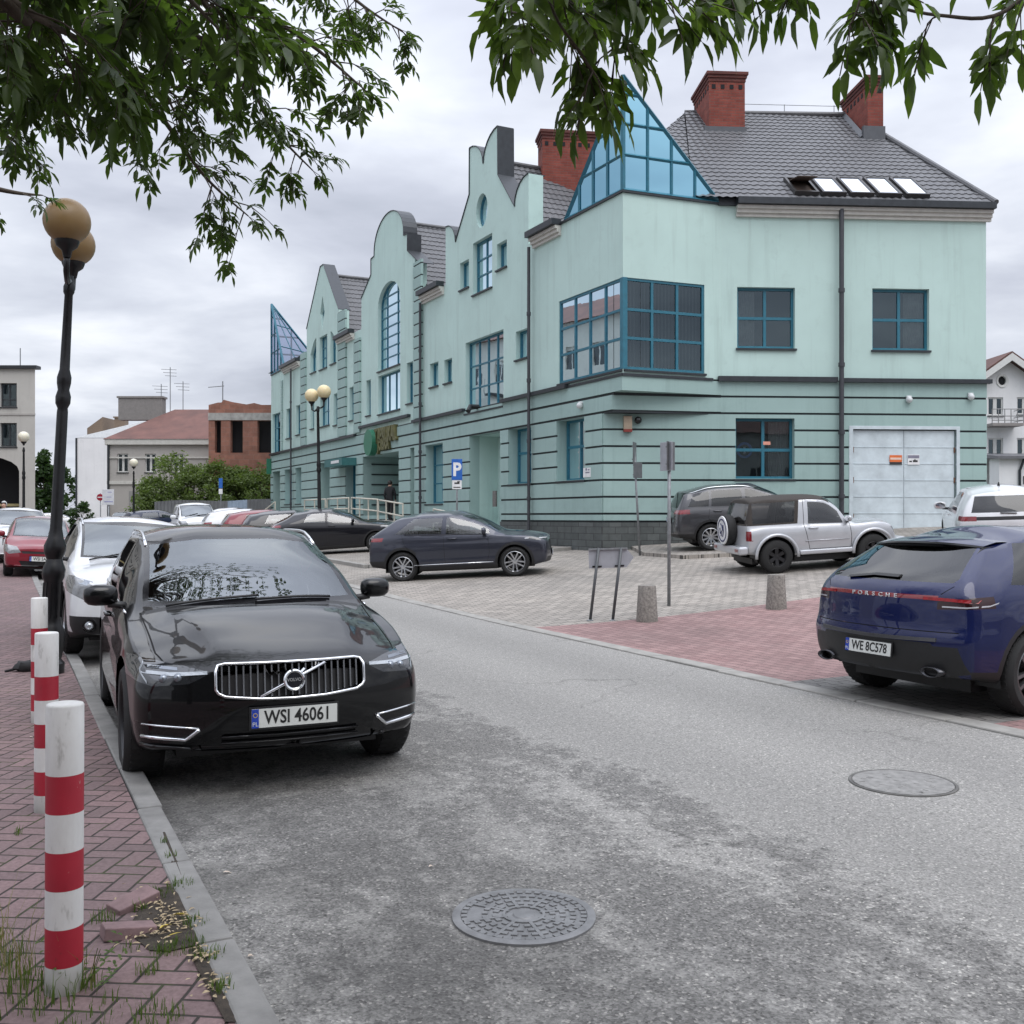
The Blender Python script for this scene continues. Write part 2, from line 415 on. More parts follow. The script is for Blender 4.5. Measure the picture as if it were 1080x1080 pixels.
rnd_m = random.Random(3)
def manhole(px, py, r, label, worn=False):
    # cast iron cover flush with the asphalt
    Z = F*CAMZ/(py-HY); x = (px-CX)/F*Z
    g = gz(x, Z)
    for _ in range(6):
        Z = F*(CAMZ-gz(x, Z))/(py-HY); x = (px-CX)/F*Z
    g = gz(x, Z)
    iron = M_('cast_iron', (.19,.19,.192), .55, .35, var=.25, scale=9, bumps=.3) if not worn else M_('worn_iron', (.11,.107,.10), .75, .1, var=.3, scale=9, bumps=.4)
    root = empty('manhole_cover', (x, Z, g), 0.3, label, 'manhole cover')
    mb = MB()
    if worn: mb.lathe([(r, -.02), (r, .006), (r-.004, .009), (r-.016, .008), (r-.022, .002)], 56, cap=False)
    else: mb.lathe([(r, -.02), (r, .010), (r-.015, .014), (r-.035, .014), (r-.04, .006)], 56, cap=False)
    mb.build('cover_ring', iron, root, True, 35)
    mb = MB(); e_ = .022 if worn else 0; mb.lathe([(.001, .008), (r-.047+e_, .008), (r-.050+e_, -.01)], 48, cap=False)
    if not worn:
        for k in range(8):
            a = k*math.pi/4
            mb.box((0,0,0), (r*.62, .016, .006), M=Matrix.Rotation(a, 4, 'Z') @ Matrix.Translation((r*.55, 0, .0105)))
            for q in range(4):
                rr = r*(.40+.145*q); nn = 2+q
                for i in range(nn):
                    aa = a + math.pi/4*(i+.5+.25*(nn > 2)*0)/nn
                    if 3 <= k <= 3 and q == 2: continue
                    mb.box((0,0,0), (r*.08, r*.085, .006), M=Matrix.Rotation(aa, 4, 'Z') @ Matrix.Translation((rr, 0, .0105)))
        mb.lathe([(r*.30, .008), (r*.30, .014), (r*.26, .014), (r*.26, .008)], 36, cap=False)
        mb.lathe([(.001, .012), (r*.14, .013), (r*.16, .008)], 24, cap=False)
        mb.build('cover_plate', iron, root)
    else:
        for k in range(26):
            a = rnd_m.uniform(0, 6.28); q = r*.8*math.sqrt(rnd_m.random()); mb.box((q*math.cos(a), q*math.sin(a), .0085), (r*.10, r*.05, .003), rz=a)
        mb.build('cover_plate', M_('worn_cover', (.215,.21,.20), .8, .0, var=.3, scale=18, bumps=.6), root)
    return root
manhole(552.5, 967, .305, 'round cast iron cover with raised spokes in the near asphalt')
manhole(952, 826, .33, 'worn grey round cover sunk in the asphalt near the dark blue car', True)
manhole(781, 604, .42, 'round cover in the grey paving before the silver off-roader', True)
# ================================================================ the mint office building
class Frame:
    def __init__(s, o, ang, inward_left=True):
        s.o = Vector((o[0], o[1], 0)); s.e = Vector((math.cos(ang), math.sin(ang), 0))
        s.out = Vector((s.e.y, -s.e.x, 0))
        if s.out.y > 0: s.out = -s.out          # always towards the viewer's side
    def p(s, a, z, d=0.0):                       # d > 0 : proud of the wall
        return s.o + s.e*a + s.out*d + Vector((0, 0, z))
    def px(s, x, y):
        k = (x-CX)/F
        a = (k*s.o.y - s.o.x)/(s.e.x - k*s.e.y)
        Z = s.o.y + a*s.e.y
        return a, CAMZ + (HY-y)*Z/F
P0 = Vector((3.146, 29.04))
FL = Frame(P0, R(90+26.5))
FR = Frame((P0.x+DX*1.07, P0.y+DY*1.07), R(4.0))
FC = Frame(P0, R(21.7))
# where the turned corner meets the main right facade
def xing():
    a = FC.e; b = FR.e; d = FR.o-FC.o
    den = a.x*(-b.y)-a.y*(-b.x)
    return (d.x*(-b.y)-d.y*(-b.x))/den
AC = xing()                                   # length of the turned corner wall
RP = FC.p(AC, 0)
AR0 = (RP-FR.o).length                        # same point on the right facade
AR1 = FR.px(1040, 400)[0]
ZL = 5.75; ZP = 1.56; ZE = 10.9; GR = [1.79+.494*i for i in range(8)]
EX, EY = FR.e.x, FR.e.y

def stucco(name, c, streak=.5):
    m, nt, out = nmat(name)
    v = coords(nt)
    n1 = noise(nt, v, .5, 5, .6)
    n2 = noise(nt, mapping(nt, v, (3.5, 3.5, .22)), 1.0, 5, .65)
    n3 = noise(nt, v, 90, 2)
    col = ramp(nt, n1, [(.3, tuple(x*.94 for x in c)), (.7, tuple(min(1, x*1.05) for x in c))])
    col = mixc(nt, mth(nt, 'MULTIPLY', ramp_f(nt, n2, .53, .75), streak), col, tuple(x*.62 for x in c))
    n4 = noise(nt, v, 1.7, 8, .7); sp = nd(nt, 'ShaderNodeSeparateXYZ'); nt.links.new(v, sp.inputs[0])
    lowm = nd(nt, 'ShaderNodeMapRange', i_1=3.0, i_2=1.2); nt.links.new(sp.outputs[2], lowm.inputs[0])
    col = mixc(nt, mth(nt, 'MULTIPLY', mth(nt, 'MULTIPLY', lowm.outputs[0], ramp_f(nt, n4, .35, .7)), .5), col, tuple(x*.5+.03 for x in c))
    col = mixc(nt, mth(nt, 'MULTIPLY', ramp_f(nt, n4, .56, .74), .35), col, tuple(x*.72 for x in c))
    bsdf(nt, out, col, .85, bump=n3, bdist=.004, bstr=.25, spec=.25)
    return m
MINT = stucco('mint_render', (.50,.655,.61), .38)
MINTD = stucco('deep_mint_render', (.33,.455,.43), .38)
SLATE = M_('slate_flashing', (.035,.040,.046), .45, .3, var=.2)
GROOVE = M_('groove_slate', (.028,.034,.038), .6, var=.2)
BLUE = M_('blue_window_frame', (.024,.145,.205), .4, var=.12)
CORN = M_('cream_cornice', (.53,.52,.48), .6, var=.1)
WGLASS = glass_mat('window_glass', (.72,.78,.80), 2.05, .012, (.66,.82,.90), .003)
BGLASS = glass_mat('blue_roof_glass', (.22,.43,.52), 1.9, .02, (.33,.60,.72))
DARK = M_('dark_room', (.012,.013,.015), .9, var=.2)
BLINDS = M_('vertical_blinds', (.20,.21,.20), .8, var=.1)
NETC = M_('net_curtain', (.42,.42,.41), .9, var=.15, scale=4)

bld = empty('office_building', (P0.x, P0.y, gz(P0.x, P0.y)), 0,
    'long mint green office building with stepped gables, blue windows and glass corner pyramid', 'building')
BO = Vector(bld.location)
def bp(mb, name, mat, parent=None, **k):
    o = mb.build(name, mat, None, **k)
    if parent is None: parent = bld
    o.parent = parent
    # keep world coordinates: children are built in world space
    o.location = -wloc(parent)
    return o
def wloc(o):
    l = Vector(o.location)
    while o.parent: o = o.parent; l = l + Vector(o.location)
    return l

def offset_poly(poly, d):
    # inset a convex polygon (a,z) by d
    n = len(poly); A = sum(poly[i][0]*poly[(i+1) % n][1]-poly[(i+1) % n][0]*poly[i][1] for i in range(n))
    sg = 1 if A > 0 else -1; lines = []
    for i in range(n):
        x0, y0 = poly[i]; x1, y1 = poly[(i+1) % n]
        dx, dy = x1-x0, y1-y0; L = math.hypot(dx, dy)
        nx, ny = -dy/L*sg, dx/L*sg
        lines.append((x0+nx*d, y0+ny*d, dx, dy))
    res = []
    for i in range(n):
        x0, y0, dx0, dy0 = lines[i-1]; x1, y1, dx1, dy1 = lines[i]
        den = dx0*dy1-dy0*dx1
        if abs(den) < 1e-6: res.append((x1, y1)); continue
        t = ((x1-x0)*dy1-(y1-y0)*dx1)/den
        res.append((x0+dx0*t, y0+dy0*t))
    return res
def span(poly, v, ax):
    xs = []
    n = len(poly)
    for i in range(n):
        p, q = poly[i], poly[(i+1) % n]
        if (p[ax]-v)*(q[ax]-v) < 0:
            t = (v-p[ax])/(q[ax]-p[ax]); xs.append(p[1-ax]+t*(q[1-ax]-p[1-ax]))
    return (min(xs), max(xs)) if len(xs) >= 2 else None
def fbox(mb, fr, a0, a1, z0, z1, d0, d1, m=0):
    mb.hexa([fr.p(a0, z0, d1), fr.p(a1, z0, d1), fr.p(a1, z0, d0), fr.p(a0, z0, d0),
             fr.p(a0, z1, d1), fr.p(a1, z1, d1), fr.p(a1, z1, d0), fr.p(a0, z1, d0)], m)
def facade(name, fr, outline, holes, mat, rec=.2, backd=None, rmat=None):
    from mathutils.geometry import delaunay_2d_cdt
    pts = []; edges = []
    def inside(p, poly):
        r = False; n = len(poly)
        for i in range(n):
            (x0, y0), (x1, y1) = poly[i], poly[(i+1) % n]
            if (y0 > p[1]) != (y1 > p[1]) and p[0] < (x1-x0)*(p[1]-y0)/(y1-y0)+x0: r = not r
        return r
    for lp in [outline]+holes:
        n0 = len(pts); pts += [Vector(p) for p in lp]
        edges += [(n0+i, n0+(i+1) % len(lp)) for i in range(len(lp))]
    vo, eo, fo, _, _, _ = delaunay_2d_cdt(pts, edges, [], 0, 1e-5)
    bm = bmesh.new()
    bv = [bm.verts.new(fr.p(v.x, v.y)) for v in vo]
    for f in fo:
        c = sum((vo[i] for i in f), Vector((0, 0)))/len(f)
        if inside(c, outline) and not any(inside(c, h) for h in holes): bm.faces.new([bv[i] for i in f])
    bm.normal_update()
    for f in bm.faces:
        if f.normal.dot(fr.out) < 0: f.normal_flip()
    def back(lp, d, mi=0, skip=None):
        vs = [fr.p(a, z) for a, z in lp]; vs = [bm.verts.new(v) for v in vs]
        nv = [bm.verts.new(v.co - fr.out*d) for v in vs]
        for i in range(len(vs)):
            j = (i+1) % len(vs)
            if skip and lp[i][0] < skip and lp[j][0] < skip: continue
            f = bm.faces.new((vs[i], vs[j], nv[j], nv[i])); f.material_index = mi
    for h in holes: back(h, rec, 1 if rmat else 0, .06)
    if backd: back(outline, backd, 1 if rmat else 0, .011)
    me = bpy.data.meshes.new(name); bm.to_mesh(me); bm.free()
    me.materials.append(mat)
    if rmat: me.materials.append(rmat)
    o = bpy.data.objects.new(name, me); COL.objects.link(o); o.parent = bld; o.location = -BO
    return o
def rect(a0, a1, z0, z1):
    a0, a1 = min(a0, a1), max(a0, a1); z0, z1 = min(z0, z1), max(z0, z1)
    return [(a0, z0), (a1, z0), (a1, z1), (a0, z1)]
def window(fr, poly, nx, ny, rec=.17, fw=.075, bw=.055, back='dark', sill=True, fmat=None, glass=None, depth=.5, parent=None, hz=None, corner=False):
    mb = MB(); inn = offset_poly(poly, fw); n = len(poly)
    d0, d1 = -rec-.07, -rec
    for i in range(n):
        j = (i+1) % n
        mb.hexa([fr.p(*poly[i], d1), fr.p(*poly[j], d1), fr.p(*poly[j], d0), fr.p(*poly[i], d0),
                 fr.p(*inn[i], d1), fr.p(*inn[j], d1), fr.p(*inn[j], d0), fr.p(*inn[i], d0)])
    a0 = min(p[0] for p in inn); a1 = max(p[0] for p in inn); z0 = min(p[1] for p in inn); z1 = max(p[1] for p in inn)
    for k in range(1, nx):
        a = a0+(a1-a0)*k/nx; sp = span(inn, a, 0)
        if sp: fbox(mb, fr, a-bw/2, a+bw/2, sp[0], sp[1], d0+.01, d1-.003)
    for f in (hz if hz else [k/ny for k in range(1, ny)]):
        z = z0+(z1-z0)*f; sp = span(inn, z, 1)
        if sp: fbox(mb, fr, sp[0], sp[1], z-bw/2, z+bw/2, d0+.015, d1-.006)
    w = bp(mb, 'window', fmat or BLUE, parent)
    g = MB(); g.poly([fr.p(a, z, d0+.03) for a, z in inn]); bp(g, 'pane', glass or WGLASS, w)
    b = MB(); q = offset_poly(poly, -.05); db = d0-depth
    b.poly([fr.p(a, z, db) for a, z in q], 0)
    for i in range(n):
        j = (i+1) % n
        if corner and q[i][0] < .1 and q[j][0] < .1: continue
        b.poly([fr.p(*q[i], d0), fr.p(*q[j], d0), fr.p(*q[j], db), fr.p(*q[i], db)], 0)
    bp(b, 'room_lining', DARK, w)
    if back != 'dark':
        c = MB(); dc = d0-.10
        A0, A1 = min(p[0] for p in poly), max(p[0] for p in poly)
        if back == 'blinds':
            a = A0+.03
            while a < A1-.03:
                sp = span(q, a, 0)
                if sp: c.poly([fr.p(a, sp[0], dc), fr.p(min(a+.085, A1), sp[0], dc-.06), fr.p(min(a+.085, A1), sp[1], dc-.06), fr.p(a, sp[1], dc)])
                a += .115
            bp(c, 'blind', BLINDS, w)
        else:                                   # side curtains and a half net
            zt = z0+(z1-z0)*random.uniform(.85, 1.0); N = 24
            lo, hi = {'net': (0, 1), 'left': (0, .35), 'right': (.62, 1)}[back]
            for k in range(N):
                t0 = lo+(hi-lo)*k/N; t1 = lo+(hi-lo)*(k+1)/N
                aa, ab = A0+(A1-A0)*t0, A0+(A1-A0)*t1
                c.poly([fr.p(aa, z0-.02, dc-.03*(k % 2)), fr.p(ab, z0-.02, dc-.03*((k+1) % 2)), fr.p(ab, z1, dc-.03*((k+1) % 2)), fr.p(aa, z1, dc-.03*(k % 2))])
            bp(c, 'curtain', NETC, w)
    if sill:
        s = MB(); A0, A1 = min(p[0] for p in poly), max(p[0] for p in poly); Z0 = min(p[1] for p in poly)
        fbox(s, fr, A0-.04, A1+.04, Z0-.07, Z0-.012, -rec+.002, .07)
        bp(s, 'sill', SLATE, w)
    return w
def pr(fr, x0, y0, x1, y1):
    # opening rectangle from two picture corners on the same wall
    a0, za = fr.px(x0, y0); a1, zb = fr.px(x1, y1)
    return rect(a0, a1, za, zb)

def brick_mat(name, c1, c2, mort, sc=1.0, w=.25, h=.077):
    m, nt, out = nmat(name)
    v = coords(nt); sp = nd(nt, 'ShaderNodeSeparateXYZ'); nt.links.new(v, sp.inputs[0])
    cb = nd(nt, 'ShaderNodeCombineXYZ'); nt.links.new(mth(nt, 'ADD', sp.outputs[0], sp.outputs[1]), cb.inputs[0]); nt.links.new(sp.outputs[2], cb.inputs[1])
    br = nd(nt, 'ShaderNodeTexBrick'); nt.links.new(cb.outputs[0], br.inputs['Vector'])
    br.inputs['Color1'].default_value = c4(c1); br.inputs['Color2'].default_value = c4(c2); br.inputs['Mortar'].default_value = c4(mort)
    br.inputs['Scale'].default_value = 1; br.inputs['Mortar Size'].default_value = .007; br.inputs['Brick Width'].default_value = w*sc; br.inputs['Row Height'].default_value = h*sc
    col = mixc(nt, .8, br.outputs[0], ramp(nt, noise(nt, v, 2.0, 5, .65), [(.3, (.7,.7,.7)), (.7, (1.2,1.2,1.2))]), 'MULTIPLY')
    bsdf(nt, out, col, .85, bump=mth(nt, 'SUBTRACT', 1.0, br.outputs['Fac']), bdist=.008, bstr=.7, spec=.25); return m
PLINTH = brick_mat('plinth_tiles', (.115,.125,.122), (.085,.094,.092), (.05,.05,.05), 1, .4, .2)
def bps(mb, name, mat, parent=None, n=8):
    # every box of the builder becomes a piece of its own
    for k in range(0, len(mb.v), n):
        m = MB(); m.add(mb.v[k:k+n], [tuple(i-k for i in f) for f in mb.f if k <= f[0] < k+n]); bp(m, name, mat, parent)
# ---- openings ---------------------------------------------------------------
def L(x0, x1, zt, zb): return rect(FL.px(x0, 0)[0], FL.px(x1, 0)[0], zt, zb)
def zl(x, y): return FL.px(x, y)[1]
# upper left facade
ZBT, ZBB = 8.5, 5.9          # corner bay
bayL = rect(0.0, FL.px(589.5, 300)[0], ZBB, ZBT)
bayC = rect(0.0, FC.px(743, 300)[0], ZBB, ZBT)
up = []      # (poly, nx, ny, back)
up.append((L(544, 556.5, zl(550, 348), zl(550, 378)), 1, 1, 'dark'))
up.append((L(491, 531, zl(491, 362), zl(531, 427.5)), 4, 3, 'blinds'))
up.append((L(498.8, 519, zl(498.8, 257), zl(519, 302)), 2, 3, 'dark'))
up.append((L(485, 494.5, zl(485, 278), zl(494, 302)), 1, 1, 'dark'))
up.append((L(524, 534.5, zl(524, 258), zl(534.5, 280)), 1, 1, 'dark'))
up.append((L(453.5, 462.3, zl(453.5, 384), zl(462, 406)), 1, 1, 'dark'))
up.append((L(468.6, 476.7, zl(468.6, 380), zl(476.7, 402)), 1, 1, 'dark'))
def archpoly(a0, a1, z0, zs, n=10, rise=None):
    w = (a1-a0)/2; c = (a0+a1)/2; r = rise or w
    return [(a0, z0), (a1, z0)] + [(c+w*math.cos(math.pi*k/n), zs+r*math.sin(math.pi*k/n)) for k in range(n+1)]
aB0, aB1 = FL.px(422, 0)[0], FL.px(398.5, 0)[0]
zB = zl(399, 392); zBt = zl(410, 297)
arch = archpoly(aB0, aB1, zB, zBt-1.0, 12, 1.0)
up.append((arch, 4, 8, 'net'))
up.append((L(399, 422, zB-.22, zB-2.0), 3, 1, 'dark'))
up.append((L(386.3, 391, zl(388, 401), zl(388, 438)), 1, 2, 'dark'))
up.append((L(429, 435.5, zl(432, 382), zl(432, 425)), 1, 2, 'dark'))
zc0 = zl(330, 395)
def arch3(x0, x1, y0, y1, kind):
    a1, a0 = FL.px(x0, 0)[0], FL.px(x1, 0)[0]; zb = zl((x0+x1)/2, y1); zt = zl((x0+x1)/2, y0)
    h = .8
    if kind == 0: return rect(a0, a1, zb, zt)
    n = 6; w = a1-a0
    if kind == 1:   # taller towards the middle (camera side)
        return [(a0, zb), (a1, zb)] + [(a1-w*k/n, zt-h+h*math.sin(math.pi/2*k/n)) for k in range(n+1)]
    return [(a0, zb), (a1, zb)] + [(a1-w*k/n, zt-h+h*math.cos(math.pi/2*k/n)) for k in range(n+1)]
up.append((arch3(327.5, 333.5, 358, 392.5, 1), 1, 2, 'dark'))
up.append((arch3(337, 345, 354, 388.5, 0), 2, 3, 'net'))
up.append((arch3(348.5, 354.5, 348, 383, 2), 1, 2, 'dark'))
up.append((L(337.5, 347.5, zl(342, 418), zl(342, 449)), 2, 2, 'net'))
up.append((L(351.8, 356.5, zl(354, 415), zl(354, 448)), 1, 2, 'dark'))
up.append((L(327.5, 331.3, zl(329, 422), zl(329, 452)), 1, 2, 'dark'))
up.append((L(368.5, 374.8, zl(371, 408), zl(371, 443)), 1, 3, 'dark'))
up.append((L(302, 306.8, zl(304, 431), zl(304, 462)), 1, 2, 'dark'))
up.append((L(312.2, 318.3, zl(315, 427), zl(315, 458)), 2, 2, 'dark'))
up.append((L(287.2, 295.6, 10.1 if False else zl(291, 436), zl(291, 479)), 3, 3, 'dark'))

# top outline of the left facade, right to left
def q2(x, y): return FL.px(270+x/3.484, 130+y/3.484)
out = [(0.0, ZL), (0.0, ZBB)]
top = [(0.0, ZE), (FL.px(563, 0)[0], ZE)]
aR = FL.px(558, 0)[0]
def sym(a): return a
# gable A
gA0 = FL.px(557.5, 0)[0]; gA1 = FL.px(470, 0)[0]; gc = (gA0+gA1)/2
hw = (gA1-gA0)/2
zsh = q2(1000, 185)[1]; zdip = q2(948, 308)[1]; zst = q2(875, 200)[1]; zhorn = q2(875, 22)[1]
s1 = hw*.50; s2 = hw*.34      # shoulder curve ends, half width of the centre piece
def gableA(sg):
    pts = [(hw, ZE-.1), (hw, zsh)]
    for k in range(1, 6):
        t = k/5*math.pi/2
        pts.append((hw-.75*hw*.36*math.sin(t)*1.0-.05, zsh-(zsh-zdip)*(1-math.cos(t))))
    pts.append((s2+.02, zst)); pts.append((s2, zhorn))
    for k in range(1, 7):
        t = k/6*math.pi/2
        pts.append((s2*(1-math.sin(t)*.98), zhorn-.95*(1-math.cos(t))))
    return [(gc+sg*x, z) for x, z in pts]
rA = gableA(-1); lA = gableA(1)[::-1]
top += rA + lA[1:]
zEB = q2(640, 640)[1]+.15
top += [(gA1+.02, ZE)]
# between A and B, then gable B
gB0 = FL.px(437.6, 0)[0]; gB1 = FL.px(381.2, 0)[0]; bc = (aB0+aB1)/2; bw_ = gB1-bc
zb1 = q2(583, 500)[1]; zb2 = q2(572, 460)[1]; zb3 = q2(545, 400)[1]; zb4 = q2(480, 335)[1]
def gableB():
    pts = [(bw_, zb1-.3), (bw_*.62, zb2)]
    pts += [(bw_*.62, zb2+.75), (bw_*.5, zb2+.78)]
    r = bw_*.5
    for k in range(0, 9):
        t = k/9*math.pi/2
        pts.append((r*math.cos(t), zb2+.95+(zb4-zb2-.95)*math.sin(t)))
    return pts
hb = gableB()
top += [(gB0, ZE), (gB0, zb1)] + [(bc-x, z) for x, z in hb[1:]] + [(bc, zb4)] + [(bc+x, z) for x, z in hb[::-1]] + [(gB1, ZE)]
# gable C
gC0 = FL.px(357.5, 0)[0]; gC1 = FL.px(323.5, 0)[0]; cc_ = (gC0+gC1)/2
zc1 = q2(303, 685)[1]; zct = q2(240, 525)[1]
top += [(gC0, ZE), (gC0, zc1), (cc_-.3, zct), (cc_+.3, zct), (gC1, zc1), (gC1, ZE)]
AEND = FL.px(286, 0)[0]
top += [(AEND, ZE), (AEND, ZL)]
holes = [bayL] + [u[0] for u in up]
ocu_c = FL.px(508, 222)
ocu = [(ocu_c[0]+.5*math.cos(2*math.pi*k/20), ocu_c[1]+.62*math.sin(2*math.pi*k/20)) for k in range(20)]
dia_c = FL.px(340, 330)
dia = [(dia_c[0]-.42, dia_c[1]), (dia_c[0], dia_c[1]-.95), (dia_c[0]+.42, dia_c[1]), (dia_c[0], dia_c[1]+.95)]
holes += [ocu, dia]
# the bay opening touches the corner: keep a hair line of wall so the fill stays simple
bayLh = [(max(p[0], .02), p[1]) for p in bayL]
holes[0] = bayLh
facade('front_wall', FL, [(0, ZL)]+top, holes, MINT, .2, .55)
for poly, nx, ny, bk in up: window(FL, poly, nx, ny, back=bk, depth=.26)
window(FL, ocu, 1, 1, sill=False, depth=.2); window(FL, dia, 1, 1, sill=False, depth=.2)
# dark metal copings on the gable tops
def coping(pts, w=.62, fr=FL, lift=.03):
    mb = MB()
    for i in range(len(pts)-1):
        (a0, z0), (a1, z1) = pts[i], pts[i+1]
        dx, dz = a1-a0, z1-z0; Ln = math.hypot(dx, dz)
        if Ln < 1e-4: continue
        nx, nz = -dz/Ln*lift, dx/Ln*lift
        if nz < 0 and abs(dx) > 1e-3: nx, nz = -nx, -nz
        mb.hexa([fr.p(a0, z0, .04), fr.p(a1, z1, .04), fr.p(a1, z1, -w), fr.p(a0, z0, -w),
                 fr.p(a0+nx, z0+nz, .04), fr.p(a1+nx, z1+nz, .04), fr.p(a1+nx, z1+nz, -w), fr.p(a0+nx, z0+nz, -w)])
    bp(mb, 'coping', SLATE)
coping(rA[1:]); coping(lA[:-1])
coping([(bc-x, z) for x, z in hb]+[(bc, zb4)]); coping([(bc, zb4)]+[(bc+x, z) for x, z in hb[::-1]])
coping([(gC0, zc1), (cc_-.3, zct), (cc_+.3, zct), (gC1, zc1)])
# ---- turned corner wall and right facade -------------------------------------
bayCh = [(max(p[0], .02), p[1]) for p in bayC]
facade('corner_wall', FC, rect(0, AC, ZL, ZE), [bayCh], MINT, .2)
wr1 = pr(FR, 777.5, 302.5, 838.5, 367.5); wr2 = pr(FR, 920, 304, 980, 369.5)
facade('side_wall', FR, rect(AR0, AR1, ZL, ZE), [wr1, wr2], MINT, .2)
for wq, bk in ((wr1, 'left'), (wr2, 'right')): window(FR, wq, 2, 2, back=bk, bw=.085, rec=.14)
# corner bay glazing (two windows meeting at the corner)
window(FL, [(a+.04 if a < .1 else a, z) for a, z in bayLh], 4, 3, back='dark', bw=.07, rec=.03, corner=True)
window(FC, [(a+.04 if a < .1 else a, z) for a, z in bayCh], 3, 3, back='blinds', bw=.08, rec=.03, corner=True)
mb = MB(); cpt = FL.p(.02, 0, -.13) ; cpt2 = FC.p(.02, 0, -.13)
for z0, z1 in ((ZBB, ZBT),):
    mb.hexa([P0.to_3d()+Vector((0, 0, z0))+FL.out*.012+FC.out*.012+FC.e*d1+FL.e*d2 for d1, d2 in ((0, 0), (.15, 0), (.15, .15), (0, .15))] +
            [P0.to_3d()+Vector((0, 0, z1))+FL.out*.012+FC.out*.012+FC.e*d1+FL.e*d2 for d1, d2 in ((0, 0), (.15, 0), (.15, .15), (0, .15))])
bp(mb, 'corner_post', BLUE)
# back and far end walls (closed volume)
EP = FR.p(AR1, 0); EB = EP+Vector((-3.2, 14, 0))
mb = MB()
def wallq(p, q, z0, z1): mb.poly([Vector((p[0], p[1], z0)), Vector((q[0], q[1], z0)), Vector((q[0], q[1], z1)), Vector((p[0], p[1], z1))])
LE = FL.p(AEND, 0); LEb = LE+Vector((NX, NY, 0))*11
wallq(EP, EB, -.5, ZE); wallq(EB, LEb, -.5, ZE); wallq(LEb, LE, -.5, ZE)
bp(mb, 'rear_wall', MINT)

# ---- lower storey with slate grooves -----------------------------------------
lo = []     # left lower openings (poly)
LW1 = L(588, 617.4, GR[6]-.02, GR[2]+.05); LW2 = L(537, 561.4, GR[6]-.02, GR[2]+.05)
niche = L(496, 528.5, GR[6]-.02, ZP-.4)
LW3 = L(449.5, 468, GR[6]-.1, GR[1]-.05)
slot = L(433.5, 438, GR[6]-.1, ZP-.2)
ent = L(383.5, 421.5, GR[5]+.35, 1.75)
dorb = L(365, 376, GR[5]+.35, 1.75)
rec2 = L(337.5, 348.5, GR[6]-.1, 1.2)
w6 = L(312.2, 318.5, GR[5]+.35, GR[1]+.2); w7 = L(300.8, 308.5, GR[5]+.35, GR[1]+.2); rec3 = L(288.2, 296, GR[5]+.35, 1.2)
lowL = [LW1, LW2, niche, LW3, slot, ent, dorb, rec2, w6, w7, rec3]
def bands(fr, a0, a1, holes, zs, mat, pr_=.045, gap=.062, name='stone_course'):
    mb = MB()
    for i in range(len(zs)-1):
        z0, z1 = zs[i]+gap/2, zs[i+1]-gap/2
        cuts = sorted({z0, z1} | {z for h in holes for z in (min(p[1] for p in h), max(p[1] for p in h)) if z0+.01 < z < z1-.01})
        for c0, c1 in zip(cuts[:-1], cuts[1:]):
            cm = (c0+c1)/2; iv = [(a0, a1)]
            for h in holes:
                if min(p[1] for p in h) < cm < max(p[1] for p in h):
                    h0, h1 = min(p[0] for p in h), max(p[0] for p in h); nv = []
                    for u, v in iv:
                        if h1 <= u or h0 >= v: nv.append((u, v)); continue
                        if h0 > u: nv.append((u, h0))
                        if h1 < v: nv.append((h1, v))
                    iv = nv
            for u, v in iv:
                if v-u > .02: fbox(mb, fr, u, v, c0, c1, .0, pr_)
    bp(mb, name, mat)
zsL = [ZP]+GR+[ZL]
aQ = 1.07
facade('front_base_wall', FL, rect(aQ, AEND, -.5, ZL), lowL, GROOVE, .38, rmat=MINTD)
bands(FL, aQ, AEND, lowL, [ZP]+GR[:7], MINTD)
# two corbelled courses that step out towards the sharp corner
aS1 = aQ*.5
mb = MB(); fbox(mb, FL, aS1, AEND, GR[6]+.04, GR[7]-.04, 0, .045); bp(mb, 'stone_course', MINTD)
mb = MB(); fbox(mb, FL, -.03, AEND, GR[7]+.04, ZL-.06, 0, .045); bp(mb, 'stone_course', MINTD)
lr1 = pr(FR, 775.5, 441, 837.5, 505); gdoor = [(FR.px(899, 0)[0], 1.30), (FR.px(1008, 0)[0], 1.30), (FR.px(1008, 0)[0], FR.px(950, 453)[1]), (FR.px(899, 0)[0], FR.px(950, 453)[1])]
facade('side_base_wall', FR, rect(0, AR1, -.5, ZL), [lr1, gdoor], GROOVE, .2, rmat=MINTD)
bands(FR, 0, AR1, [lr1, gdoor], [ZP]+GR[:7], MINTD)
bands(FR, AR0, AR1, [], [GR[6], GR[7], ZL], MINTD)
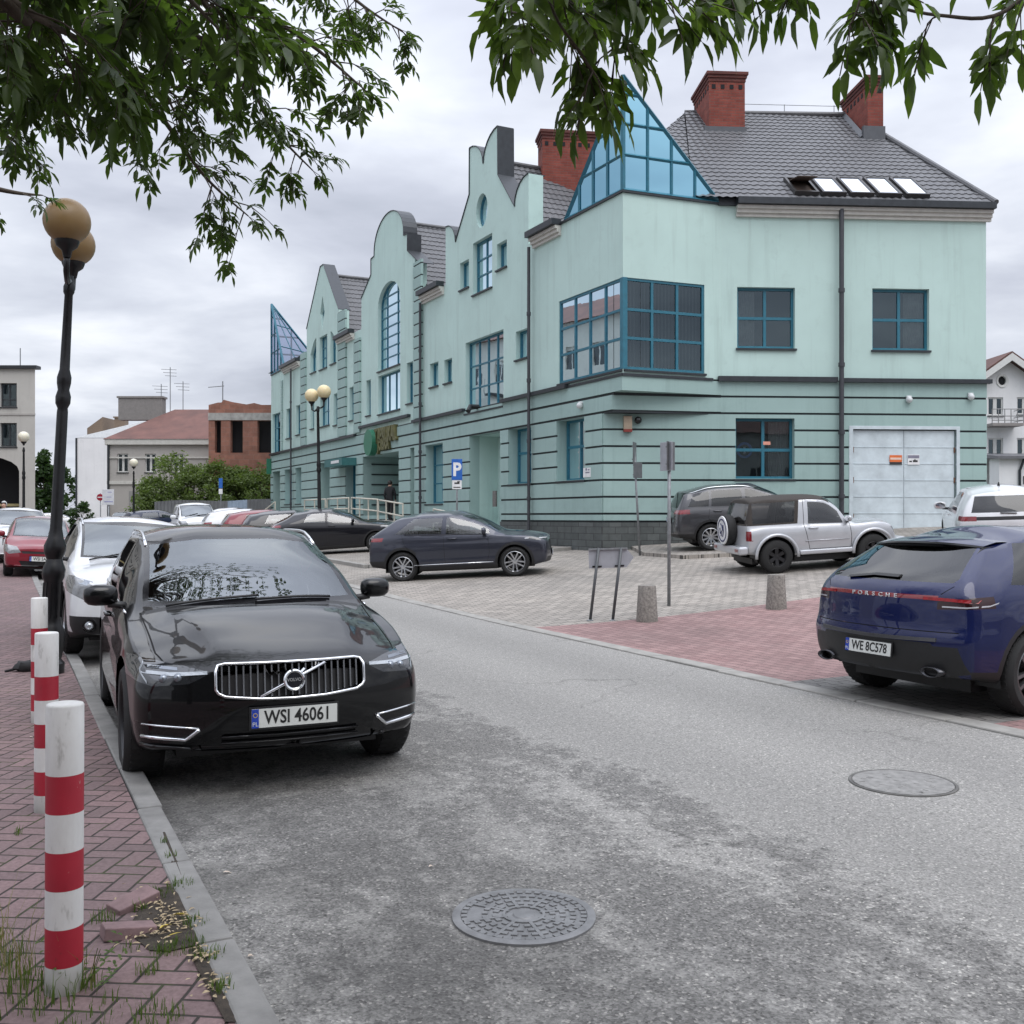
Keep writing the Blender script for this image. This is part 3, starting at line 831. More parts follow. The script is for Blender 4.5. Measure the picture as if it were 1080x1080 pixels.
# wedge shaped corbels under the turned corner
def wedge(p_a, p_b, z0, z1):
    mb = MB(); c = FR.p(AR0, 0, .045); q = FR.p(0, 0, .02)
    A = Vector((p_a.x, p_a.y, 0)); B = c
    Qi = FR.p(0.0, 0, .0)
    mb.add([A+Vector((0,0,z0)), B+Vector((0,0,z0)), Qi+Vector((0,0,z0)), A+Vector((0,0,z1)), B+Vector((0,0,z1)), Qi+Vector((0,0,z1))],
           [(2,1,0), (3,4,5), (0,1,4,3), (1,2,5,4), (2,0,3,5)])
    bp(mb, 'corbel', MINTD)
wedge(FL.p(aS1, 0, .045)+FR.e*.02, None, GR[6]+.04, GR[7]-.04)
wedge(FL.p(-.03, 0, .045), None, GR[7]+.04, ZL-.06)
mb = MB()       # dark line between the corbels
for za in (GR[6]-.0, GR[7]-.0):
    A = FL.p(aS1 if za == GR[6] else aS1*.9, 0, .0); 
    mb.add([A+Vector((0,0,za-.04)), FR.p(AR0-.1,0,.0)+Vector((0,0,za-.04)), FR.p(0,0,-.02)+Vector((0,0,za-.04)),
            A+Vector((0,0,za+.04)), FR.p(AR0-.1,0,.0)+Vector((0,0,za+.04)), FR.p(0,0,-.02)+Vector((0,0,za+.04))],
           [(2,1,0), (3,4,5), (0,1,4,3), (1,2,5,4), (2,0,3,5)])
bp(mb, 'groove_strip', GROOVE)
# string course (slate ledge) and plinth
mb = MB()
fbox(mb, FL, FL.px(600, 0)[0], FL.px(531, 0)[0], ZL-.06, ZL+.06, 0, .16)
fbox(mb, FL, FL.px(491, 0)[0], FL.px(437, 0)[0], ZL-.06, ZL+.06, 0, .16)
fbox(mb, FL, FL.px(433, 0)[0], FL.px(381, 0)[0], ZL+.25, ZL+.37, 0, .16)
fbox(mb, FL, FL.px(376, 0)[0], AEND, ZL-.06, ZL+.06, 0, .16)
fbox(mb, FL, -.05, FL.px(600, 0)[0], ZL-.06, ZL+.02, 0, .07)
fbox(mb, FC, -.05, AC-.3, ZL-.06, ZL+.02, 0, .07)
fbox(mb, FR, AR0-.1, FR.px(884, 0)[0]-.06, ZL-.06, ZL+.09, 0, .16)
fbox(mb, FR, FR.px(884, 0)[0]+.06, AR1+.1, ZL-.06, ZL+.06, 0, .19)
bps(mb, 'string_course', SLATE)
mb = MB(); gd0, gd1 = gdoor[0][0], gdoor[1][0]
fbox(mb, FL, aQ-.03, niche[0][0], -.4, ZP-.03, 0, .05); fbox(mb, FL, niche[1][0], ent[0][0], -.4, ZP-.03, 0, .05)
fbox(mb, FL, ent[1][0], AEND, -.4, ZP-.03, 0, .05)
fbox(mb, FR, -.03, gd0-.1, -.4, ZP-.03, 0, .05); fbox(mb, FR, gd1+.1, AR1, -.4, ZP-.03, 0, .05)
bps(mb, 'plinth', PLINTH)
window(FL, LW1, 2, 2, rec=.33, back='net', bw=.085, hz=[.56]); window(FL, LW2, 2, 2, rec=.33, back='left', bw=.085, hz=[.56])
window(FL, LW3, 2, 3, rec=.33, back='net'); window(FL, w6, 1, 2, rec=.33); window(FL, w7, 1, 2, rec=.33)
wlow = window(FR, lr1, 2, 2, rec=.17, back='right', bw=.09, hz=[.48])
# pharmacy-like round blue sign and a small card inside the low right window
mb = MB(); a0, z0 = FR.px(788, 476)
M0 = Matrix.Translation(FR.p(a0, z0+.05, -.27)) @ Matrix.Rotation(R(4), 4, 'Z') @ Matrix.Rotation(R(90), 4, 'X')
mb.lathe([(.24, 0), (.24, .01), (.17, .01), (.17, 0)], 28, M0, cap=False)
o = bp(mb, 'window_sign', M_('sign_blue', (.02,.12,.45), .5), wlow)
mb = MB(); mb.box((0,0,0), (.20,.06,.012), M=M0); mb.box((0,0,0), (.06,.20,.0125), M=M0); bp(mb, 'window_sign', M_('sign_white', (.75,.75,.75), .5), wlow)
mb = MB(); a0, z0 = FR.px(811, 467); fbox(mb, FR, a0-.12, a0+.10, z0-.05, z0+.05, -.175, -.168); bp(mb, 'card', M_('card_salmon', (.75,.33,.24), .6), wlow)
# deep niches: back walls, doors
def nicheback(h, d, mat, name='niche_wall', floor=True):
    mb = MB(); a0, a1 = h[0][0], h[1][0]; z0, z1 = h[0][1], h[2][1]
    mb.poly([FL.p(a0, z0, -d), FL.p(a1, z0, -d), FL.p(a1, z1, -d), FL.p(a0, z1, -d)])
    for a in (a0, a1): mb.poly([FL.p(a, z0, -.379), FL.p(a, z0, -d), FL.p(a, z1, -d), FL.p(a, z1, -.379)])
    mb.poly([FL.p(a0, z1, -.379), FL.p(a1, z1, -.379), FL.p(a1, z1, -d), FL.p(a0, z1, -d)])
    mb.poly([FL.p(a0, z0, -.0), FL.p(a1, z0, -.0), FL.p(a1, z0, -d), FL.p(a0, z0, -d)])
    return bp(mb, name, mat)
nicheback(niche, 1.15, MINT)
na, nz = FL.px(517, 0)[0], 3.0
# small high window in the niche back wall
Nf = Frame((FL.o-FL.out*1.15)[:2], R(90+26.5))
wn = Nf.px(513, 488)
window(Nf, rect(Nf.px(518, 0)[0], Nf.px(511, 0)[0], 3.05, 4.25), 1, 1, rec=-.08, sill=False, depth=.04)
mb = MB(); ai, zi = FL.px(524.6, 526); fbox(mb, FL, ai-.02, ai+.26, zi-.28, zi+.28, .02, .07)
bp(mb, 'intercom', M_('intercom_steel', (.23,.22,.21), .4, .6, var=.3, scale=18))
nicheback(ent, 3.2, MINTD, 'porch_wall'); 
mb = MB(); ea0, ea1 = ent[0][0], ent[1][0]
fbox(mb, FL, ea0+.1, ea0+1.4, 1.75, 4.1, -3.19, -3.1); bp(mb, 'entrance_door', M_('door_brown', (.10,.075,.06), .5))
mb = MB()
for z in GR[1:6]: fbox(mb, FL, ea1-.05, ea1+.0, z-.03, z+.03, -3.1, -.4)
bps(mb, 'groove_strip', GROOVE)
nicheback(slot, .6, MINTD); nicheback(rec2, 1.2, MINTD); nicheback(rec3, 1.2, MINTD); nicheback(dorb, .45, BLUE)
# pilasters with quoin grooves between the gables
mg = MB()
for x0, x1, zt in ((437.8, 446.4, zb1-.2), (374.8, 381, zb1-2.2), (357.6, 366, zc1-.2), (318.2, 323.4, zc1-1.3)):
    a0, a1 = FL.px(x1, 0)[0], FL.px(x0, 0)[0]
    z = ZL+.1; mb = MB()
    while z < zt-.05:
        zz = min(z+.44, zt); fbox(mb, FL, a0, a1, z, zz, 0, .10); fbox(mg, FL, a0+.02, a1-.02, zz, min(zz+.06, zt), 0, .07); z = zz+.06
    bp(mb, 'pilaster', MINTD)
    bp(mg, 'quoin_grooves', GROOVE); mg = MB()
mb = MB()   # rusticated end bay
z = ZL+.15
while z < zl(290, 412): fbox(mb, FL, FL.px(298.5, 0)[0], FL.px(297, 0)[0] if z < 9.9 else AEND+.0, z, z+.42, 0, .06); z += .49
bp(mb, 'stone_course', MINTD)
# garage doors
GD = M_('garage_door_paint', (.56,.63,.66), .55, var=.16, scale=2.2)
gt = gdoor[2][1]; gm = (gd0+gd1)/2
for a0, a1, in ((gd0+.03, gm-.008), (gm+.008, gd1-.03)):
    mb = MB(); fbox(mb, FR, a0, a1, 1.31, gt-.03, -.12, -.03)
    n = 6
    for k in range(1, n):
        z = 1.31+(gt-1.34)*k/n; fbox(mb, FR, a0+.02, a1-.02, z-.012, z+.012, -.03, -.018)
    d = bp(mb, 'garage_door', GD)
    mb = MB(); ah = a0+.06 if a0 < gm-.1 else a1-.06
    for z in (1.7, 2.8, 3.7): mb.tube([FR.p(ah-(.06 if a0 < gm-.1 else -.06), z-.08, -.02), FR.p(ah-(.06 if a0 < gm-.1 else -.06), z+.08, -.02)], .025, 8)
    bp(mb, 'hinge', M_('rusty_iron', (.16,.08,.05), .8, var=.4, scale=20), d)
mb = MB(); fbox(mb, FR, gd0-.12, gd0, 1.25, gt+.1, -.02, .06); fbox(mb, FR, gd1, gd1+.10, 1.25, gt+.1, -.02, .06); fbox(mb, FR, gd0, gd1, gt, gt+.1, -.02, .06)
bp(mb, 'door_frame', GD)
mb = MB(); a, b = FR.px(938.5, 0)[0], FR.px(951.5, 0)[0]; zt_, zb_ = FR.px(945, 480)[1], FR.px(945, 490)[1]
h = (zt_-zb_)
fbox(mb, FR, a, b, zb_+h*.28, zt_, -.018, -.010, 0); fbox(mb, FR, a, b, zb_, zb_+h*.28, -.018, -.010, 1); fbox(mb, FR, a+.02, b-.02, zb_+h*.52, zb_+h*.74, -.010, -.007, 2)
bp(mb, 'orange_sign', [M_('sign_orange', (.70,.16,.04), .5), M_('sign_black', (.03,.03,.03), .5), M_('sign_pale', (.75,.55,.45), .5)])
mb = MB(); a, b = FR.px(957.5, 0)[0], FR.px(970, 0)[0]
fbox(mb, FR, a, b, zb_, zt_+.02, -.018, -.010, 0); fbox(mb, FR, a+.01, b-.01, zb_+h*.68, zt_, -.010, -.007, 1)
fbox(mb, FR, a+.05, a+.13, zb_+h*.27, zb_+h*.42, -.010, -.007, 2); fbox(mb, FR, a+.16, b-.06, zb_+h*.27, zb_+h*.48, -.010, -.007, 2); fbox(mb, FR, a+.2, b-.12, zb_+h*.48, zb_+h*.56, -.010, -.007, 2)
bp(mb, 'white_sign', [M_('sign_white'), M_('sign_grey', (.22,.21,.27), .5), M_('sign_black')])
mb = MB(); fbox(mb, FL, FL.px(624.5, 0)[0]*1.0, FL.px(621.8, 0)[0]+.28, FL.px(626, 503)[1], FL.px(626, 493)[1], .046, .056, 0)
a = FL.px(624.5, 0)[0]; zc_ = FL.px(626, 498)[1]
fbox(mb, FL, a+.06, a+.16, zc_+.06, zc_+.10, .056, .058, 1); fbox(mb, FL, a+.2, a+.29, zc_+.06, zc_+.13, .056, .058, 1); fbox(mb, FL, a+.06, a+.29, zc_-.02, zc_+.02, .056, .058, 1)
bp(mb, 'wall_notice', [M_('sign_white'), M_('sign_grey')])
# gutters, cornices, downpipes
mb = MB(); mc = MB(); md = MB()
def eave(fr, a0, a1):
    for k, (z0, z1, d) in enumerate(((ZE-.34, ZE-.24, .09), (ZE-.24, ZE-.13, .16), (ZE-.13, ZE-.03, .23))): fbox(mc, fr, a0, a1, z0, z1, 0, d)
    fbox(mb, fr, a0-.02, a1+.02, ZE-.02, ZE+.17, .02, .36)
eave(FL, FL.px(592, 0)[0], FL.px(563.5, 0)[0]); eave(FL, gA1+.15, FL.px(446.8, 0)[0]); eave(FL, gB1+1.1, gC0-.05) ; eave(FL, FL.px(317, 0)[0], FL.px(300, 0)[0])
eave(FR, FR.px(776, 0)[0], AR1+.12)
fbox(md, FR, FR.px(757, 0)[0], FR.px(776, 0)[0], ZE-.02, ZE+.2, -.3, .10)
fbox(md, FL, -.05, FL.px(592, 0)[0], ZE, ZE+.06, -.3, .06); fbox(md, FC, -.05, AC+.02, ZE, ZE+.061, -.3, .06)
fbox(md, FL, FL.px(299, 0)[0], AEND, ZE, ZE+.06, -.3, .06)
bps(mb, 'gutter', SLATE); bps(mc, 'cornice', CORN, n=24); bps(md, 'parapet_flashing', SLATE)
def pipe(fr, a, z0, z1, r=.055, off=.19):
    m = MB(); m.tube([fr.p(a, z0, off), fr.p(a, z1, off)], r, 10)
    for z in (z0+1.3, z0+3.2, z0+5.2, z0+7.4):
        if z < z1: m.tube([fr.p(a, z-.06, off), fr.p(a, z+.06, off)], r*1.35, 10)
    bp(m, 'downpipe', M_('pipe_zinc', (.06,.062,.07), .5, .3), None, smooth=True, sharp=40)
pipe(FR, FR.px(885, 0)[0], 1.0, ZE-.1, .07); pipe(FL, FL.px(563, 0)[0], 1.0, ZE-.3); pipe(FL, FL.px(447.6, 0)[0], 1.2, ZE-.3)
pipe(FL, FL.px(310, 0)[0], 1.2, ZE-.3, .05)
# security boxes, cameras
mb = MB(); a, z = FR.px(662, 443); fbox(mb, FR, a-.14, a+.10, z-.28, z+.10, .045, .18, 0); fbox(mb, FR, a-.14, a+.10, z-.36, z-.281, .045, .20, 1)
mb.sphere(FR.p(a+.28, z-.02, .16), .11, 12, 2)
bp(mb, 'alarm_box', [M_('box_tan', (.42,.33,.24), .6), M_('box_red', (.25,.04,.03), .5), M_('lens_black', (.01,.01,.01), .2)])
for fr, x, y in ((FL, 615, 428), (FR, 957, 422), (FR, 1022, 419)):
    mb = MB(); a, z = fr.px(x, y); mb.sphere(fr.p(a, z, .12), .10, 12); fbox(mb, fr, a-.07, a+.07, z+.02, z+.12, .04, .13)
    bp(mb, 'security_camera', M_('camera_white', (.6,.62,.62), .4), None, smooth=True)
mb = MB(); a, z = FL.px(505, 432); mb.tube([FL.p(a, z+.1, .0), FL.p(a, z+.1, .35), FL.p(a-.15, z-.1, .5)], .09, 8); bp(mb, 'floodlight', BLACK)
# sign above the entrance
sg = M_('sign_bronze', (.12,.115,.045), .5, var=.3); sgg = M_('sign_green', (.03,.17,.10), .45)
a, z = FL.px(395.5, 467); mb = MB()
Ms = Matrix.Translation(FL.p(a, z, .06)) @ Matrix(((FL.e.x*-1, 0, FL.out.x, 0), (FL.e.y*-1, 0, FL.out.y, 0), (0, 1, 0, 0), (0, 0, 0, 1)))
mb.lathe([(.62, 0), (.62, .30), (.001, .30)], 28, Ms, cap=False); bp(mb, 'round_sign', sgg)
def sign_line(x0, y0, x1, y1, body, size, sx):
    a, z = FL.px((x0+x1)/2, (y0+y1)/2)
    M = Matrix.Translation(FL.p(a, z, .06)) @ Matrix(((-FL.e.x, 0, FL.out.x, 0), (-FL.e.y, 0, FL.out.y, 0), (0, 1, 0, 0), (0, 0, 0, 1)))
    o = text_obj('sign_lettering', body, size, sg, None, M, .12, sx, bold=.03)
    o.parent = bld; o.location = -BO
sign_line(399, 464, 420, 454, 'TAPRUKAL', .95, .62); sign_line(401, 472, 414, 466, 'JOBRA', .72, .75)
mb = MB(); a0, a1 = FL.px(377, 0)[0], FL.px(358, 0)[0]; z = FL.px(367, 487)[1]
fbox(mb, FL, a0, a1, z-.25, z+.12, .05, .8, 0); fbox(mb, FL, a0+.5, a1-1.2, z-.12, z+.02, .8, .815, 1); bp(mb, 'canopy_sign', [M_('canopy_green', (.04,.15,.15), .5), M_('sign_white')])
mb = MB(); a = FL.px(286.5, 0)[0]; z = FL.px(286, 492)[1]; fbox(mb, FL, a-.12, a-.02, z-.5, z+.5, .05, .35); bp(mb, 'canopy_sign', sgg)
# glass corner pyramids
def pyramid(Pv, eL, lL, eR, lR, h, rows, nL, nR, gm=None):
    base = ZE+.07
    A = Vector((Pv.x, Pv.y, base)); T = Vector((Pv.x, Pv.y, base+h)); B = A+eL*lL; C = A+eR*lR
    g = MB(); g.poly([A, B, T]); g.poly([A, T, C]); g.poly([B, C, T]); bp(g, 'roof_glazing', gm or BGLASS)
    f = MB(); r = .055
    for a, b in ((A, T), (B, T), (C, T), (A, B), (A, C)): f.tube([a, b], r*1.3, 4)
    for e, l, n in ((eL, lL, nL), (eR, lR, nR)):
        for fz in rows:
            z = h*fz; w = l*(1-fz); f.tube([A+Vector((0, 0, z)), A+e*w+Vector((0, 0, z))], r, 4)
        for k in range(1, n):
            x = l*k/n*.98; f.tube([A+e*x, A+e*x+Vector((0, 0, h*(1-x/l)))], r, 4)
    for k in range(1, 3):
        t = k/3; f.tube([B.lerp(T, t), C.lerp(T, t)], r*.7, 4); f.tube([B.lerp(C, t), T], r*.7, 4)
    bp(f, 'roof_glazing_bars', BLUE)
pyramid(P0.to_3d(), FL.e, FL.px(596.5, 0)[0], FC.e, AC*.985, 3.25, (.31, .58, .84), 4, 4)
pyramid(FL.p(AEND-.1, 0), -FL.e, 3.4, Vector((NX, NY, 0)), 4, 4.6, (.3, .55, .8), 4, 3, glass_mat('clear_roof_glass', (.55,.60,.70), 1.9, .02, (.80,.86,1.0)))
# ---- roofs ---------------------------------------------------------------------
def tile_mat():
    m, nt, out = nmat('grey_roof_tiles')
    n = noise(nt, coords(nt), 1.2, 5, .6); n2 = noise(nt, coords(nt), 14, 4, .6)
    col = ramp(nt, n, [(.3, (.088,.089,.094)), (.7, (.125,.126,.132))])
    col = mixc(nt, .6, col, ramp(nt, n2, [(.3, (.75,.75,.75)), (.7, (1.2,1.2,1.2))]), 'MULTIPLY')
    bsdf(nt, out, col, .5, spec=.45); return m
TILE = tile_mat()
def tiled(name, e0, e1, r1, r0, tw=.235, th=.36, hi=True, amp=.014, step=.026, parent=None):
    # e0-e1 eave edge, r0-r1 ridge edge
    e0, e1, r0, r1 = map(Vector, (e0, e1, r0, r1))
    ux = (e1-e0).normalized(); nrm = ux.cross(((r0+r1)-(e0+e1)).normalized()).normalized()
    if nrm.z < 0: nrm = -nrm
    vy = nrm.cross(ux)
    if vy.z < 0: vy = -vy
    v1 = (r0-e0).dot(vy)
    uR0, uR1 = (r0-e0).dot(ux), (r1-e0).dot(ux); uE1 = (e1-e0).length
    lo = min(0, uR0); hi_ = max(uE1, uR1)
    pts = 6 if hi else 4
    us = [lo+i*tw/pts for i in range(int((hi_-lo)/tw*pts)+2)]
    vsn = []; v = 0
    while v < v1: vsn += [(v, step), (min(v+th*.98, v1), 0.0)]; v += th
    mb = MB(); V = []; Fs = []
    for v, zoff in vsn:
        t = v/v1; a = uR0*t; b = uE1+(uR1-uE1)*t
        row = int(v/th+1e-3) if zoff else int((v-.01)/th)
        for u in us:
            uc = min(max(u, a), b)
            ph = 2*math.pi*uc/tw
            V.append(e0+ux*uc+vy*v+nrm*(zoff+amp*math.sin(ph)))
    n = len(us)
    for j in range(len(vsn)-1):
        for i in range(n-1):
            A, B, C, D = j*n+i, j*n+i+1, (j+1)*n+i+1, (j+1)*n+i
            if (V[A]-V[B]).length < 1e-4 and (V[C]-V[D]).length < 1e-4: continue
            Fs.append((A, B, C, D))
    mb.add(V, Fs); return bp(mb, name, TILE, parent, smooth=True, sharp=50)
A1 = Vector((6.24, 37, 16.3)); A2 = Vector((12.3, 37.2, 16.3))
E0 = FC.p(.3, ZE+.1, -.2); E0.x = P0.x+.4
eL_ = FR.p(FR.px(720, 0)[0], ZE+.14, .30); eR_ = FR.p(AR1+.15, ZE+.14, .30)
roof = tiled('roof', FR.p(AR0-.9, ZE+.14, .30), eR_, A2, A1)
S_ = FL.p(9.0, ZE+.14, -.1)
tiled('hip_roof', FL.p(5.6, ZE+.1, -.3), FL.p(.3, ZE+.05, -.3), A1-Vector((.02,0,.05)), A1-Vector((.03,0,.05)), hi=False); tiled('hip_roof', FL.p(.3, ZE+.05, -.3), FR.p(AR0-.9, ZE+.12, .28), A1-Vector((.02,0,.05)), A1-Vector((.03,0,.05)))
mb = MB(); Eb = EB+Vector((0, 0, ZE+.1)); mb.poly([eR_, Eb, A2]); mb.poly([Eb, LEb+Vector((0,0,ZE)), A1]); mb.poly([A2, Eb, A1])
mb.tube([A2, eR_+Vector((0,0,.03))], .09, 8); mb.tube([A1, A2], .10, 8); bp(mb, 'ridge_tiles', TILE)
# left wing
zR = 14.5; ow = 5.2
def In(a, o, z): return FL.p(a, z, -o)
tiled('roof', In(AEND-.2, .57, ZE+.06), In(5.0, .57, ZE+.06), In(5.0, ow, zR), In(AEND-3.4, ow, zR), hi=False)
mb = MB(); mb.poly([In(AEND-3.4, ow, zR), In(4.5, ow, zR), In(4.5, 10.8, ZE), In(AEND, 10.8, ZE)]); mb.poly([In(AEND-3.4, ow, zR), In(AEND, 10.8, ZE), In(AEND-.2, -.25, ZE+.12)]); bp(mb, 'rear_roof', TILE)
def cross(c, w, zr, o0=.5, dep=7):
    zb = ZE+.2
    tiled('gable_roof', In(c-w, dep, zb), In(c-w, o0, zb), In(c, o0, zr), In(c, dep, zr), hi=False)
    tiled('gable_roof', In(c+w, o0, zb), In(c+w, dep, zb), In(c, dep, zr), In(c, o0, zr), hi=False)
    m = MB(); m.tube([In(c, o0, zr+.03), In(c, dep, zr+.03)], .1, 8); bp(m, 'ridge_tiles', TILE)
cross(gc, hw-.1, 14.75); cross(bc, bw_-.1, 15.15); cross(cc_, (gC1-gC0)/2-.1, 15.0)
# cheek walls of the gables (short returns behind the parapets)
BRK = brick_mat('chimney_brick', (.27,.075,.055), (.21,.055,.042), (.16,.10,.085), 1.25)
BRKD = brick_mat('chimney_cap_brick', (.17,.06,.05), (.13,.045,.04), (.1,.07,.06), 1.25)
def chimney(cx, cy, wx, wy, z0, z1, rz):
    M = Matrix.Translation((cx, cy, 0)) @ Matrix.Rotation(rz, 4, 'Z')
    mb = MB()
    def b(sx, sy, a, c, m=0): mb.box((0,0,0), (sx, sy, c-a), m=m, M=M @ Matrix.Translation((0, 0, (a+c)/2)))
    b(wx, wy, z0, z1-.32); b(wx+.05, wy+.05, z1-.32, z1-.20, 1); b(wx+.12, wy+.12, z1-.20, z1-.10, 1); b(wx+.2, wy+.2, z1-.10, z1, 1)
    for sgn in (-1, 1):
        n = max(2, int(wx/.28))
        for k in range(n): mb.box((0,0,0), (.13, .02, .15), m=2, M=M @ Matrix.Translation(((k+.5)/n*wx-wx/2, sgn*(wy/2+.004), z1-.50)))
        n = max(2, int(wy/.28))
        for k in range(n): mb.box((0,0,0), (.02, .13, .15), m=2, M=M @ Matrix.Translation((sgn*(wx/2+.004), (k+.5)/n*wy-wy/2, z1-.50)))
    c = bp(mb, 'chimney', [BRK, BRKD, DARK], roof)
    m2 = MB(); m2.box((0,0,0), (wx+.25, wy+.25, .5), M=M @ Matrix.Translation((0, 0, z0+.9))); 
chimney(7.33, 36.3, 1.25, 2.1, 13.8, 17.0, R(4)); chimney(12.42, 36.3, .55, 2.2, 13.6, 16.85, R(4))
chimney(2.15, 38.6, 2.2, 1.0, 13.0, 16.05, R(8))
# lead flashing round the chimney feet
for cx, cy, wx, wy, zz in ((7.33, 36.3, 1.25, 2.1, 14.85), (12.42, 36.3, .55, 2.2, 14.85)):
    mb = MB(); M = Matrix.Translation((cx, cy-wy/2-.02, zz)) @ Matrix.Rotation(R(4), 4, 'Z')
    mb.box((0,0,0), (wx+.22, .16, .5), M=M)
    for sg_ in (-1, 1):
        p = [Vector((cx+sg_*(wx/2+.06), cy-wy/2, zz-.1)), Vector((cx+sg_*(wx/2+.06), cy+wy/2, zz+1.55))]
        mb.tube(p, .12, 4)
    bp(mb, 'lead_flashing', M_('lead', (.085,.09,.10), .5, .2))
# roof windows
rn = ((A1-FR.p(.35, ZE+.14, .30)).cross(FR.e)).normalized()
if rn.z < 0: rn = -rn
rv = rn.cross(FR.e); rv = rv if rv.z > 0 else -rv
ro = FR.p(0, ZE+.14, .30)
def rpx(x, y):      # picture point on the roof plane
    d = Vector(((x-CX)/F, 1, (HY-y)/F)); o = Vector((0, 0, CAMZ))
    t = (ro-o).dot(rn)/d.dot(rn); return o+d*t
for k in range(5):
    x0 = 868+29.2*(k-1) ; 
    b0 = rpx(846+29*k, 212.5); t0 = rpx(832+29*k, 191.5)
    u0 = (b0-ro).dot(FR.e); v0 = (b0-ro).dot(rv); v1 = (t0-ro).dot(rv); wd = .72
    if v0 < .25: v0 = .25
    c = ro+FR.e*(u0+wd/2-.1)+rv*((v0+v1)/2)
    Mx = Matrix.Translation(c) @ Matrix(((FR.e.x, rv.x, rn.x, 0), (FR.e.y, rv.y, rn.y, 0), (FR.e.z, rv.z, rn.z, 0), (0, 0, 0, 1)))
    hh = v1-v0; mb = MB()
    for sx in (-1, 1): mb.box((0,0,0), (.07, hh, .14), M=Mx @ Matrix.Translation((sx*(wd/2-.03), 0, .08)))
    for sy in (-1, 1): mb.box((0,0,0), (wd-.13, .07, .14), M=Mx @ Matrix.Translation((0, sy*(hh/2-.035), .08)))
    w = bp(mb, 'roof_window', M_('roof_window_metal', (.05,.048,.047), .4, .4), roof)
    mb = MB(); mb.box((0,0,0), (wd-.13, hh-.14, .02), M=Mx @ (Matrix.Translation((0, 0, .12)) if k else Matrix.Translation((0, .1, .25)) @ Matrix.Rotation(R(-28), 4, 'X')))
    bp(mb, 'pane', M_('skylight_glass', (.85,.9,.95), .06, .95, var=.05) if k else M_('old_wood', (.09,.065,.05), .8, var=.4), w)
    if not k:
        mb = MB(); mb.box((0,0,0), (wd-.14, hh-.14, .02), M=Mx @ Matrix.Translation((0, 0, .045))); bp(mb, 'frame_lining', M_('old_wood'), w)
mb = MB()       # lightning wire on the ridge
mb.tube([A1.lerp(A2, .18)+Vector((0,0,.35)), A1.lerp(A2, .95)+Vector((0,0,.30))], .012, 5)
for t in (.3, .6, .9): mb.tube([A1.lerp(A2, t), A1.lerp(A2, t)+Vector((0,0,.34))], .015, 5)
bp(mb, 'lightning_wire', STEEL)
# pavement apron along the side facade, ramp in front of the garage door
mb = MB()
xs = [(3.5, 27.2), (4.3, 25.7), (6, 25.7), (9, 25.9), (12, 26.1), (15, 26.3), (18, 26.5), (22, 26.8)]
for (x0, y0), (x1, y1) in zip(xs[:-1], xs[1:]):
    yb0, yb1 = FR.o.y+(x0-FR.o.x)*.07+.4, FR.o.y+(x1-FR.o.x)*.07+.4
    p = []
    for dz in (-.3, .10):
        for x, y in ((x0, y0), (x1, y1), (x1, yb1), (x0, yb0)): p.append((x, y, gz(x, y)+dz))
    mb.hexa(p)
tag(bp_world := mb.build('building_pavement', PAVE_G, uvf=lambda c: toST(c.x, c.y)), kind='structure')
# ================================================================ vehicles
from mathutils.bvhtree import BVHTree
def pchip(pts):
    xs = [p[0] for p in pts]; ys = [p[1] for p in pts]; n = len(xs)
    h = [xs[i+1]-xs[i] for i in range(n-1)]; d = [(ys[i+1]-ys[i])/h[i] for i in range(n-1)]
    m = [0]*n
    if n == 2: m = [d[0], d[0]]
    else:
        for i in range(1, n-1):
            if d[i-1]*d[i] > 0:
                w1 = 2*h[i]+h[i-1]; w2 = h[i]+2*h[i-1]; m[i] = (w1+w2)/(w1/d[i-1]+w2/d[i])
        m[0] = d[0]; m[-1] = d[-1]
    def f(x):
        if x <= xs[0]: return ys[0]
        if x >= xs[-1]: return ys[-1]
        i = 0
        while x > xs[i+1]: i += 1
        t = (x-xs[i])/h[i]; t2 = t*t; t3 = t2*t
        return (2*t3-3*t2+1)*ys[i]+(t3-2*t2+t)*h[i]*m[i]+(-2*t3+3*t2)*ys[i+1]+(t3-t2)*h[i]*m[i+1]
    return f
def sstep(a, b, x):
    t = min(max((x-a)/(b-a), 0), 1); return t*t*(3-2*t)

